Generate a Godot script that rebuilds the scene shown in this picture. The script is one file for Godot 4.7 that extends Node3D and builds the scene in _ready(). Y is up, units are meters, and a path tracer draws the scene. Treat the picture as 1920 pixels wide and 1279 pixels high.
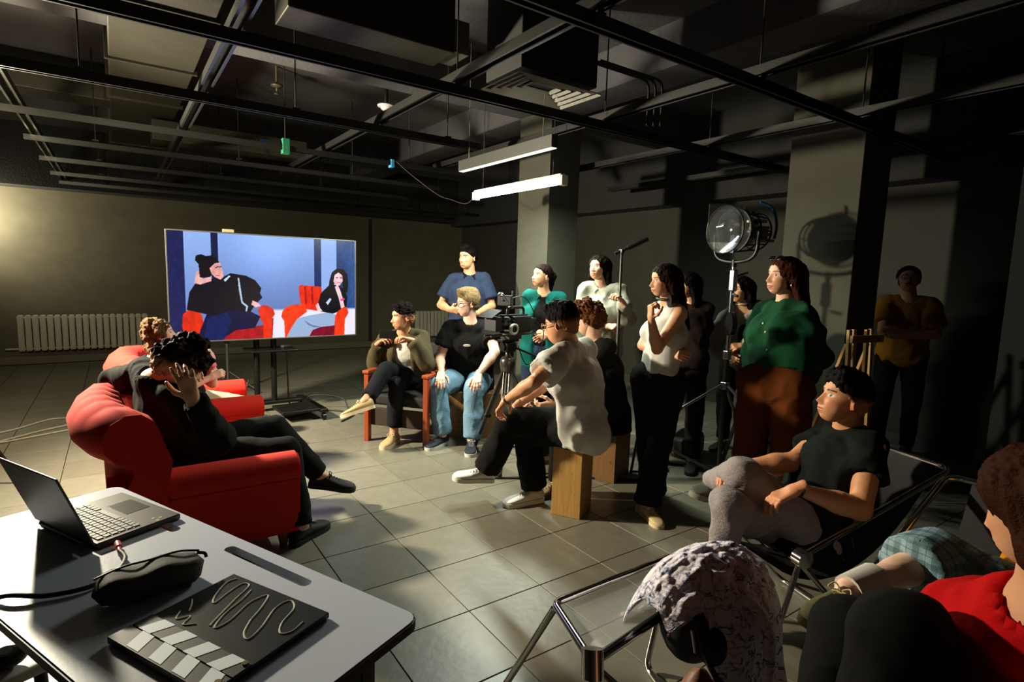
extends Node3D

func _ready() -> void:
	# ---- camera
	var cam := Camera3D.new()
	cam.name = "camera"
	cam.fov = 62.50
	cam.near = 0.05
	cam.far = 60.0
	cam.transform = Transform3D(Basis(Vector3.UP, deg_to_rad(-35.17)) * Basis(Vector3.RIGHT, deg_to_rad(-6.82)) * Basis(Vector3.BACK, deg_to_rad(1.77)), Vector3(0, 1.5, 0))
	add_child(cam)
	cam.current = true
	# ---- surroundings: a closed dark room
	var env := Environment.new()
	env.background_mode = Environment.BG_COLOR
	env.background_color = Color(0, 0, 0)
	env.tonemap_mode = Environment.TONE_MAPPER_LINEAR
	env.tonemap_exposure = 1.0
	env.sdfgi_enabled = true
	env.ssao_enabled = true
	env.ssil_enabled = true
	var we := WorldEnvironment.new()
	we.name = "world"
	we.environment = env
	add_child(we)
	# ---- the film lamp out of frame on the left (its stand and head are built in studio_key())
	var key := SpotLight3D.new()
	key.name = "key_lamp_beam"
	key.position = Vector3(-0.80, 2.10, -5.0)
	key.light_color = Color(1.0, 0.955, 0.84)
	key.light_energy = KEY
	key.light_size = 0.09
	key.spot_range = 25.0
	key.spot_attenuation = 2.0
	key.spot_angle = 80.0
	key.spot_angle_attenuation = 0.9
	key.shadow_enabled = true
	add_child(key)
	key.look_at_from_position(key.position, key.position + Vector3(0.88, -0.36, 0.36))
	var spill := OmniLight3D.new()
	spill.name = "key_lamp_spill"
	spill.position = Vector3(-0.80, 2.17, -5.0)
	spill.light_color = Color(1.0, 0.95, 0.80)
	spill.light_energy = SPILL
	spill.light_size = 0.12
	spill.omni_range = 25.0
	spill.omni_attenuation = 2.0
	spill.shadow_enabled = true
	add_child(spill)
	# ---- an unseen lamp out of view, placed to brighten the left of the back wall
	var wash := SpotLight3D.new()
	wash.name = "unseen_wall_lamp_glow"
	wash.position = Vector3(-1.55, 2.1, -10.02)
	wash.light_color = Color(1.0, 0.95, 0.82)
	wash.light_energy = 3.0
	wash.light_size = 0.05
	wash.spot_range = 15.0
	wash.spot_attenuation = 2.0
	wash.spot_angle = 84.0
	wash.spot_angle_attenuation = 0.5
	wash.shadow_enabled = true
	add_child(wash)
	wash.look_at_from_position(wash.position, wash.position + Vector3(0.35, 0.1, -1.0))
	# ---- the fluorescent tube
	var tube := AreaLight3D.new()
	tube.name = "tube_beam"
	tube.light_color = Color(0.96, 1.0, 0.93)
	tube.light_energy = TUBE
	tube.area_size = Vector2(0.06, 1.2)
	tube.area_range = 20.0
	tube.shadow_enabled = true
	add_child(tube)
	tube.transform = Transform3D(Basis(Vector3.RIGHT, -PI / 2), Vector3(2.75, 2.165, -3.93))
	# ---- the television
	var tv := AreaLight3D.new()
	tv.name = "screen_beam"
	tv.light_color = Color(0.72, 0.80, 1.0)
	tv.light_energy = 0.35
	tv.area_size = Vector2(1.72, 0.96)
	tv.area_range = 12.0
	tv.shadow_enabled = true
	add_child(tv)
	tv.transform = Transform3D(Basis(Vector3.UP, PI), Vector3(1.25, 1.29, -5.90))
	tv.rotation = Vector3(0, PI, 0)
	make_textures()
	build_room()
	build_ceiling()
	radiator(Vector3(-1.17, 0.20, -10.45), 19, 0.51, "long white column radiator on the back wall left of the television")
	radiator(Vector3(4.93, 0.17, -10.45), 10, 0.52, "short white radiator on the back wall behind the seated men")
	build_stage()
	build_seats()
	build_audience_side()
	build_table()
	build_gear()
	build_people()

const KEY := 31.0
const SPILL := 4.0
const TUBE := 9.0

# ------------------------------------------------------------------ mesh collector
class Mb:
	var v := PackedVector3Array()
	var n := PackedVector3Array()
	var c := PackedColorArray()
	var uv := PackedVector2Array()
	var ix := PackedInt32Array()
	var col := Color.WHITE
	func vert(p: Vector3, nn: Vector3, t := Vector2.ZERO) -> int:
		v.append(p); n.append(nn); c.append(col); uv.append(t)
		return v.size() - 1
	func tri(a: int, b: int, d: int) -> void:
		# wound so that the front (clockwise) follows the normals
		var g := (v[b] - v[a]).cross(v[d] - v[a])
		if g.dot(n[a] + n[b] + n[d]) > 0.0:
			ix.append_array([a, d, b])
		else:
			ix.append_array([a, b, d])
	func quad(a: Vector3, b: Vector3, d: Vector3, e: Vector3) -> void:
		var nn := (b - a).cross(d - a).normalized()
		var i := vert(a, nn, Vector2(0, 0)); vert(b, nn, Vector2(1, 0)); vert(d, nn, Vector2(1, 1)); vert(e, nn, Vector2(0, 1))
		tri(i, i + 1, i + 2); tri(i, i + 2, i + 3)
	# chamfered box
	func box(xf: Transform3D, size: Vector3, b := 0.004) -> void:
		var h := size * 0.5
		b = minf(b, minf(h.x, minf(h.y, h.z)) * 0.9)
		for ax in 3:
			for sg in [-1.0, 1.0]:
				var u := (ax + 1) % 3
				var w := (ax + 2) % 3
				var base := v.size()
				for j in 4:
					for i in 4:
						var p := Vector3.ZERO
						p[ax] = h[ax] * sg
						p[u] = [-h[u], -h[u] + b, h[u] - b, h[u]][i]
						p[w] = [-h[w], -h[w] + b, h[w] - b, h[w]][j]
						var q := Vector3(clampf(p.x, -h.x + b, h.x - b), clampf(p.y, -h.y + b, h.y - b), clampf(p.z, -h.z + b, h.z - b))
						var nn := (p - q).normalized()
						vert(xf * (q + nn * b), (xf.basis * nn).normalized(), Vector2(i, j) / 3.0)
				for j in 3:
					for i in 3:
						var k := base + j * 4 + i
						tri(k, k + 1, k + 5); tri(k, k + 5, k + 4)
	func bx(at: Vector3, size: Vector3, b := 0.004, turn := 0.0) -> void:
		box(Transform3D(Basis(Vector3.UP, turn), at), size, b)
	# a bar between two points with a rectangular section
	func bar(a: Vector3, b: Vector3, w: float, t: float, up := Vector3.UP, bev := 0.003) -> void:
		var z := (b - a).normalized()
		if absf(z.dot(up)) > 0.99:
			up = Vector3.RIGHT
		var x := up.cross(z).normalized()
		box(Transform3D(Basis(x, z.cross(x), z), (a + b) * 0.5), Vector3(w, t, a.distance_to(b)), bev)
	func grid(pts: PackedVector3Array, nu: int, nv: int, wrap_u := false, flip := false, uvs := Vector2.ONE) -> void:
		var base := v.size()
		var nn := PackedVector3Array()
		nn.resize(pts.size())
		for j in nv - 1:
			for i in (nu if wrap_u else nu - 1):
				var a := j * nu + i
				var b := j * nu + (i + 1) % nu
				var d := (j + 1) * nu + (i + 1) % nu
				var e := (j + 1) * nu + i
				var g := (pts[d] - pts[a]).cross(pts[e] - pts[b])
				if flip:
					g = -g
				nn[a] += g; nn[b] += g; nn[d] += g; nn[e] += g
		for k in pts.size():
			vert(pts[k], nn[k].normalized() if nn[k].length_squared() > 1e-20 else Vector3.UP, Vector2(float(k % nu) / (nu - 1), float(k / nu) / (nv - 1)) * uvs)
		for j in nv - 1:
			for i in (nu if wrap_u else nu - 1):
				var a := base + j * nu + i
				var b := base + j * nu + (i + 1) % nu
				var d := base + (j + 1) * nu + (i + 1) % nu
				var e := base + (j + 1) * nu + i
				tri(a, b, d); tri(a, d, e)
	func tube(p: PackedVector3Array, r: float, seg := 8, r2 := -1.0, ends := true) -> void:
		if r2 < 0.0:
			r2 = r
		var t0 := (p[1] - p[0]).normalized()
		var x := (Vector3.UP if absf(t0.y) < 0.9 else Vector3.RIGHT).cross(t0).normalized()
		var base := v.size()
		var m := p.size()
		for i in m:
			var t := (p[mini(i + 1, m - 1)] - p[maxi(i - 1, 0)]).normalized()
			x = (x - t * x.dot(t)).normalized()
			var y := t.cross(x)
			var rr := lerpf(r, r2, float(i) / (m - 1))
			for k in seg:
				var a := TAU * k / seg
				var d := x * cos(a) + y * sin(a)
				vert(p[i] + d * rr, d, Vector2(float(k) / seg, float(i) / (m - 1)))
		for i in m - 1:
			for k in seg:
				var a := base + i * seg + k
				var b := base + i * seg + (k + 1) % seg
				tri(a, b, b + seg); tri(a, b + seg, a + seg)
		if ends:
			for e in [0, m - 1]:
				var nn: Vector3 = (p[0] - p[1]).normalized() if e == 0 else (p[m - 1] - p[m - 2]).normalized()
				var i0 := v.size()
				for k in seg:
					vert(v[base + e * seg + k], nn)
				for k in range(1, seg - 1):
					tri(i0, i0 + k, i0 + k + 1)
	func rod(a: Vector3, b: Vector3, r: float, seg := 8, r2 := -1.0) -> void:
		tube(PackedVector3Array([a, b]), r, seg, r2)
	# profile of (radius, height) turned about the local y axis
	func lathe(prof: Array, xf := Transform3D(), seg := 20) -> void:
		var pts := PackedVector3Array()
		for q in prof:
			for k in seg:
				var a := -TAU * k / seg
				pts.append(xf * Vector3(cos(a) * q.x, q.y, sin(a) * q.x))
		grid(pts, seg, prof.size(), true, false)
	func ball(xf: Transform3D, seg := 14, rows := 9) -> void:
		var prof := []
		for i in rows:
			var a := lerpf(-PI / 2, PI / 2, float(i) / (rows - 1))
			prof.append(Vector2(maxf(cos(a), 0.001), sin(a)))
		lathe(prof, xf, seg)
	func sphere(at: Vector3, r: float, seg := 12) -> void:
		ball(Transform3D(Basis().scaled(Vector3.ONE * r), at), seg, 8)
	# outline in the local xy plane, drawn out along z from 0 to depth
	func prism(poly: PackedVector2Array, depth: float, xf := Transform3D(), smooth := false) -> void:
		var t := Geometry2D.triangulate_polygon(poly)
		for s in 2:
			var nn := (xf.basis * Vector3(0, 0, -1 if s == 0 else 1)).normalized()
			var i0 := v.size()
			for q in poly:
				vert(xf * Vector3(q.x, q.y, 0.0 if s == 0 else depth), nn, q)
			for k in range(0, t.size(), 3):
				tri(i0 + t[k], i0 + t[k + 1], i0 + t[k + 2])
		var m := poly.size()
		var sgn := -1.0 if Geometry2D.is_polygon_clockwise(poly) else 1.0
		for k in m:
			var a := poly[k]
			var b := poly[(k + 1) % m]
			var nb := Vector2((b - a).y, -(b - a).x).normalized() * sgn
			var na := nb
			var nc := nb
			if smooth:
				var z := poly[(k + m - 1) % m]
				var y := poly[(k + 2) % m]
				na = (nb + Vector2((a - z).y, -(a - z).x).normalized() * sgn).normalized()
				nc = (nb + Vector2((y - b).y, -(y - b).x).normalized() * sgn).normalized()
			var n1 := (xf.basis * Vector3(na.x, na.y, 0)).normalized()
			var n2 := (xf.basis * Vector3(nc.x, nc.y, 0)).normalized()
			var i := vert(xf * Vector3(a.x, a.y, 0), n1)
			vert(xf * Vector3(b.x, b.y, 0), n2); vert(xf * Vector3(b.x, b.y, depth), n2); vert(xf * Vector3(a.x, a.y, depth), n1)
			tri(i, i + 1, i + 2); tri(i, i + 2, i + 3)
	func mesh(with_color := false) -> ArrayMesh:
		var a := []
		a.resize(Mesh.ARRAY_MAX)
		a[Mesh.ARRAY_VERTEX] = v
		a[Mesh.ARRAY_NORMAL] = n
		a[Mesh.ARRAY_TEX_UV] = uv
		if with_color:
			a[Mesh.ARRAY_COLOR] = c
		a[Mesh.ARRAY_INDEX] = ix
		var m := ArrayMesh.new()
		m.add_surface_from_arrays(Mesh.PRIMITIVE_TRIANGLES, a)
		return m

# ------------------------------------------------------------------ naming
var used := {}
func numbered(called: String) -> String:
	var k: int = used.get(called, 0)
	used[called] = k + 1
	return called if k == 0 else "%s_%03d" % [called, k]

func tag(o: Node3D, label: String, category: String, group := "") -> Node3D:
	o.set_meta("label", label)
	o.set_meta("category", category)
	if group:
		o.set_meta("group", group)
	return o

func thing(called: String, at: Vector3, turn: float, label: String, category: String, group := "") -> Node3D:
	var o := Node3D.new()
	o.name = numbered(called)
	add_child(o, true)
	o.position = at
	o.rotation.y = turn
	return tag(o, label, category, group)

func put(called: String, m: Mesh, mat: Material, parent: Node = null, label := "") -> MeshInstance3D:
	var o := MeshInstance3D.new()
	o.mesh = m
	if m.get_surface_count() > 0:
		m.surface_set_material(0, mat)
	o.name = numbered(called) if parent == null else called
	(self if parent == null else parent).add_child(o, true)
	if label:
		o.set_meta("label", label)
	return o

func obj(called: String, b: Mb, mat: Material, parent: Node = null, label := "") -> MeshInstance3D:
	return put(called, b.mesh(), mat, parent, label)

func piece(called: String, mesh_: Mesh, mat: Material, parent: Node, at: Vector3) -> MeshInstance3D:
	var o := MeshInstance3D.new()
	o.mesh = mesh_
	o.material_override = mat
	o.name = called
	o.position = at
	parent.add_child(o, true)
	return o

func struct(called: String, b: Mb, mat: Material, parent: Node = null) -> MeshInstance3D:
	var o := obj(called, b, mat, parent)
	if parent == null:
		o.set_meta("kind", "structure")
	return o

func pts(list: Array) -> PackedVector3Array:
	return PackedVector3Array(list)

# a smooth curve through points
func curve(list: Array, step := 6) -> PackedVector3Array:
	var out := PackedVector3Array()
	for i in list.size() - 1:
		var p0: Vector3 = list[maxi(i - 1, 0)]
		var p1: Vector3 = list[i]
		var p2: Vector3 = list[i + 1]
		var p3: Vector3 = list[mini(i + 2, list.size() - 1)]
		for k in step:
			out.append(p1.cubic_interpolate(p2, p0, p3, float(k) / step))
	out.append(list[list.size() - 1])
	return out

# a path with rounded corners
func bend(list: Array, r: float, n := 5, closed := false) -> PackedVector3Array:
	var out := PackedVector3Array()
	var m := list.size()
	for i in m:
		var p: Vector3 = list[i]
		if not closed and (i == 0 or i == m - 1):
			out.append(p)
			continue
		var a: Vector3 = list[(i + m - 1) % m]
		var b: Vector3 = list[(i + 1) % m]
		var da := (a - p).normalized() * minf(r, p.distance_to(a) * 0.45)
		var db := (b - p).normalized() * minf(r, p.distance_to(b) * 0.45)
		for k in n + 1:
			var t := float(k) / n
			out.append((p + da).lerp(p, t).lerp(p.lerp(p + db, t), t))
	if closed:
		out.append(out[0])
	return out

# ------------------------------------------------------------------ materials
func hexc(h: String) -> Color:
	return Color(h)

func noise_tex(freq: float, oct: int, as_normal: bool, size := 256, strength := 4.0, sd := 1, kind := FastNoiseLite.TYPE_SIMPLEX_SMOOTH, ramp: Array = []) -> NoiseTexture2D:
	var f := FastNoiseLite.new()
	f.seed = sd
	f.frequency = freq
	f.noise_type = kind
	f.fractal_octaves = oct
	var t := NoiseTexture2D.new()
	t.width = size
	t.height = size
	t.seamless = true
	t.noise = f
	t.as_normal_map = as_normal
	t.bump_strength = strength
	if not ramp.is_empty():
		var g := Gradient.new()
		g.offsets = PackedFloat32Array(ramp[0])
		g.colors = PackedColorArray(ramp[1])
		t.color_ramp = g
	return t

var T := {}
func mat(c: Color, rough := 0.7, metal := 0.0, nrm := "", nscale := 0.5, uvs := 3.0, tex := "") -> StandardMaterial3D:
	var m := StandardMaterial3D.new()
	m.albedo_color = c
	m.roughness = rough
	m.metallic = metal
	m.metallic_specular = 0.5
	if nrm or tex:
		m.uv1_triplanar = true
		m.uv1_scale = Vector3.ONE * uvs
	if nrm:
		m.normal_enabled = true
		m.normal_texture = T[nrm]
		m.normal_scale = nscale
	if tex:
		m.albedo_texture = T[tex]
	return m

func cloth(c: Color, fine := 26.0, strength := 0.45) -> StandardMaterial3D:
	var m := mat(c, 0.92, 0.0, "weave", strength, fine, "mottle")
	m.metallic_specular = 0.25
	return m

func glow(c: Color, e: float) -> StandardMaterial3D:
	var m := mat(Color.BLACK, 0.5)
	m.emission_enabled = true
	m.emission = c
	m.emission_energy_multiplier = e
	return m

func make_textures() -> void:
	T.weave = noise_tex(0.09, 3, true, 256, 5.0, 3)
	T.mottle = noise_tex(0.03, 4, false, 256, 1.0, 5, FastNoiseLite.TYPE_SIMPLEX_SMOOTH, [[0.0, 1.0], [Color(0.82, 0.82, 0.82), Color(1, 1, 1)]])
	T.wall = noise_tex(0.05, 5, true, 512, 3.0, 7)
	T.wallcol = noise_tex(0.006, 5, false, 512, 1.0, 9, FastNoiseLite.TYPE_SIMPLEX_SMOOTH, [[0.0, 0.5, 1.0], [Color(0.90, 0.90, 0.89), Color(0.95, 0.95, 0.94), Color(1, 1, 1)]])
	T.tile = noise_tex(0.02, 5, false, 512, 1.0, 11, FastNoiseLite.TYPE_SIMPLEX_SMOOTH, [[0.0, 0.5, 1.0], [Color(0.92, 0.92, 0.91), Color(0.96, 0.96, 0.955), Color(1, 1, 1)]])
	T.tilen = noise_tex(0.03, 4, true, 512, 1.6, 13)
	T.hair = noise_tex(0.12, 2, true, 256, 8.0, 15)
	T.skin = noise_tex(0.06, 3, true, 256, 2.0, 19)

	T.denim = noise_tex(0.05, 5, false, 256, 1.0, 23, FastNoiseLite.TYPE_SIMPLEX_SMOOTH, [[0.0, 0.5, 1.0], [Color(0.84, 0.85, 0.86), Color(0.93, 0.93, 0.93), Color(1, 1, 1)]])
	var pl := Image.create(128, 128, false, Image.FORMAT_RGB8)
	pl.fill(Color(0.9, 0.92, 0.93))
	for y in 128:
		for x in 128:
			var k := 1.0
			if x % 64 < 22: k *= 0.72
			if y % 64 < 22: k *= 0.74
			if x % 64 > 40 and x % 64 < 44: k *= 0.7
			if y % 64 > 40 and y % 64 < 44: k *= 0.7
			pl.set_pixel(x, y, Color(0.92 * k, 0.95 * lerpf(k, 1.0, 0.15), 0.96 * lerpf(k, 1.0, 0.2)))
	T.plaid = ImageTexture.create_from_image(pl)

	# white cloth brushed with blue leaf strokes
	var br := Image.create(256, 256, false, Image.FORMAT_RGB8)
	br.fill(Color(0.93, 0.91, 0.93))
	var rng := RandomNumberGenerator.new()
	rng.seed = 8
	for k in 260:
		var x := rng.randf() * 256.0
		var y := rng.randf() * 256.0
		var a := rng.randf() * TAU
		var cv := rng.randf_range(-0.12, 0.12)
		var c := Color(0.10, 0.17, 0.36).lerp(Color(0.36, 0.48, 0.68), rng.randf())
		if rng.randf() < 0.25:
			c = Color(0.88, 0.85, 0.85)
		for st in rng.randi_range(8, 22):
			for q in 12:
				br.set_pixel(posmod(int(x) + q % 4, 256), posmod(int(y) + q / 4, 256), c)
			x += cos(a)
			y += sin(a)
			a += cv
	T.brush = ImageTexture.create_from_image(br)

	# wood with the grain running upright
	var wn := FastNoiseLite.new()
	wn.seed = 17
	wn.frequency = 0.02
	wn.fractal_octaves = 3
	var wi := Image.create(256, 256, false, Image.FORMAT_RGB8)
	for y in 256:
		for x in 256:
			var fx := minf(x, 255 - x) * 1.0
			var fy := minf(y, 255 - y) * 1.0
			var g := wn.get_noise_2d(fx * 5.0 + 3.0 * wn.get_noise_2d(fx, fy * 0.7) * 8.0, fy * 0.35)
			var k := clampf(0.90 + 0.10 * g + 0.05 * wn.get_noise_2d(fx * 20.0, fy * 1.2 + 50.0), 0.0, 1.0)
			var c := Color(k, k * 0.985, k * 0.95)
			for q in [[60, 90], [190, 170]]:
				var d := Vector2(x - q[0], (y - q[1]) * 0.6).length()
				if d < 4.0:
					c = c.lerp(Color(0.45, 0.32, 0.2), 0.6)
			wi.set_pixel(x, y, c)
	T.wood = ImageTexture.create_from_image(wi)

# ------------------------------------------------------------------ the room
const TILE := 0.4
func build_room() -> void:
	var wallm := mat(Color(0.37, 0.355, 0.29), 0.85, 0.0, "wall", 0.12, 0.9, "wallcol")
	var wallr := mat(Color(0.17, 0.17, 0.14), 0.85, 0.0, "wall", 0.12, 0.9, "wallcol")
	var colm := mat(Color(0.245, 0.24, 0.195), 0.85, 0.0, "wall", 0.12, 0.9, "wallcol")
	var dark := mat(Color(0.13, 0.13, 0.125), 0.9, 0.0, "wall", 0.3, 1.1, "wallcol")
	var ceil_m := mat(Color(0.27, 0.265, 0.28), 0.9, 0.0, "wall", 0.3, 0.8, "wallcol")
	# floor: a bed of grout with the tiles on it
	var b := Mb.new()
	b.bx(Vector3(-0.5, -0.108, -3.5), Vector3(15.4, 0.2, 16.4), 0.0005)
	var floor_ := struct("floor", b, mat(Color(0.24, 0.225, 0.19), 0.9))
	var tiles := []
	var rng := RandomNumberGenerator.new()
	rng.seed = 4
	var tones := []
	for k in 6:
		var g := 0.455 + 0.005 * k
		var tm := mat(Color(g * 1.0, g * 0.965, g * 0.85), 0.34 + 0.015 * k, 0.0, "tilen", 0.16, 0.9, "tile")
		tm.uv1_world_triplanar = true
		tm.uv1_offset = Vector3(k * 0.37, 0, k * 0.21)
		tones.append(tm)
	var shapes := []
	for k in 3:
		var tb := Mb.new()
		var s := TILE - 0.0045 - 0.0004 * k
		tb.bx(Vector3.ZERO, Vector3(s, 0.012, s), 0.0018)
		shapes.append(tb.mesh())
	var far := Mb.new()
	var cam := $camera as Camera3D
	var inv := cam.global_transform.affine_inverse() if cam.is_inside_tree() else cam.transform.affine_inverse()
	var list := []
	for i in range(-18, 18):
		for j in range(-1, 31):
			var p := Vector3(0.427 + TILE * 2.0 + TILE * (i + 0.5), -0.006, -0.398 * 1.0 - TILE * (j - 0.0) + 0.19)
			if p.x < -7.6 or p.x > 6.6 or p.z < -10.5 or p.z > 4.0:
				continue
			var q := inv * p
			if q.z > -0.55 or absf(q.x) > -q.z * 1.02 + 0.3 or absf(q.y) > -q.z * 0.68 + 0.3:
				continue
			list.append([-q.z, p])
	list.sort_custom(func(a, d): return a[0] < d[0])
	for k in list.size():
		var p: Vector3 = list[k][1]
		if k < 300:
			piece("tile", shapes[rng.randi() % 3], tones[rng.randi() % 6], floor_, p)
		else:
			far.bx(p, Vector3(TILE - 0.005, 0.012, TILE - 0.005), 0.0018)
	var fo := obj("far_tiles", far, tones[2], floor_)
	fo.set_meta("kind", "stuff")
	# walls
	b = Mb.new(); b.bx(Vector3(-0.5, 1.7, -10.62), Vector3(15.4, 3.8, 0.24), 0.002)
	var wb := struct("wall_back", b, wallm)
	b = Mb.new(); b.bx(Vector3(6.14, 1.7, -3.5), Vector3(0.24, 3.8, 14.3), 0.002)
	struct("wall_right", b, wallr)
	b = Mb.new(); b.bx(Vector3(-7.4, 1.7, -3.5), Vector3(0.24, 3.8, 14.3), 0.002)
	struct("wall_left", b, wallm)
	b = Mb.new(); b.bx(Vector3(-0.5, 1.7, 3.7), Vector3(15.4, 3.8, 0.24), 0.002)
	struct("wall_front", b, wallm)
	b = Mb.new(); b.bx(Vector3(-0.5, 3.52, -3.5), Vector3(15.4, 0.24, 16.4), 0.002)
	struct("ceiling", b, ceil_m)
	# seam in the back wall beside the television, skirting along it
	b = Mb.new(); b.bx(Vector3(4.0, 1.22, -10.49), Vector3(0.05, 2.44, 0.03), 0.004)
	obj("joint_strip", b, dark, wb)
	b = Mb.new(); b.bx(Vector3(-0.6, 0.055, -10.485), Vector3(13.0, 0.11, 0.03), 0.004)
	struct("baseboard_back", b, mat(Color(0.42, 0.40, 0.34), 0.5))
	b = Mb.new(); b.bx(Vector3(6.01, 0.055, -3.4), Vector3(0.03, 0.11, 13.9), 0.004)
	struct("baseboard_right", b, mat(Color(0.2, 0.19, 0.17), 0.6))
	# dark projecting bands along the tops of the walls
	b = Mb.new(); b.bx(Vector3(-0.6, 2.95, -10.3), Vector3(13.2, 0.94, 0.4), 0.004)
	struct("trim_1", b, dark)
	b = Mb.new(); b.bx(Vector3(5.86, 2.95, -3.4), Vector3(0.34, 1.06, 14.0), 0.004)
	struct("trim_2", b, dark)
	# ceiling beams between the columns
	b = Mb.new()
	b.bx(Vector3(3.67, 3.25, -3.5), Vector3(0.38, 0.34, 14.2), 0.006)
	struct("trim_3", b, ceil_m)
	b = Mb.new()
	b.bx(Vector3(-0.5, 3.25, -4.65), Vector3(13.0, 0.34, 0.5), 0.006)
	b.bx(Vector3(-0.5, 3.25, -8.6), Vector3(13.0, 0.34, 0.5), 0.006)
	struct("trim_4", b, ceil_m)
	# the two columns
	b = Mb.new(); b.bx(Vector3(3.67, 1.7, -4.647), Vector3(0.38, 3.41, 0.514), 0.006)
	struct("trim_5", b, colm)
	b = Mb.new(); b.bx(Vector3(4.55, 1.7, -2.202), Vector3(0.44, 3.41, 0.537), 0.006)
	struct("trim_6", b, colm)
	# near-black block at the right hand edge of the picture
	b = Mb.new(); b.bx(Vector3(5.55, 1.7, -0.75), Vector3(0.9, 3.41, 1.0), 0.006)
	struct("wall_right_2", b, mat(Color(0.04, 0.04, 0.04), 0.9))

func c_channel(len_: float, w: float, h: float) -> Mb:
	# strut with its open side and two lips facing down, along local z from 0
	var t := 0.004
	var lip := w * 0.2
	var poly := PackedVector2Array([Vector2(-w / 2, 0), Vector2(-w / 2, h), Vector2(w / 2, h), Vector2(w / 2, 0), Vector2(w / 2 - lip, 0), Vector2(w / 2 - lip, t * 1.5), Vector2(w / 2 - t, t * 1.5), Vector2(w / 2 - t, h - t), Vector2(-w / 2 + t, h - t), Vector2(-w / 2 + t, t * 1.5), Vector2(-w / 2 + lip, t * 1.5), Vector2(-w / 2 + lip, 0)])
	var b := Mb.new()
	b.prism(poly, len_)
	return b

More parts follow.
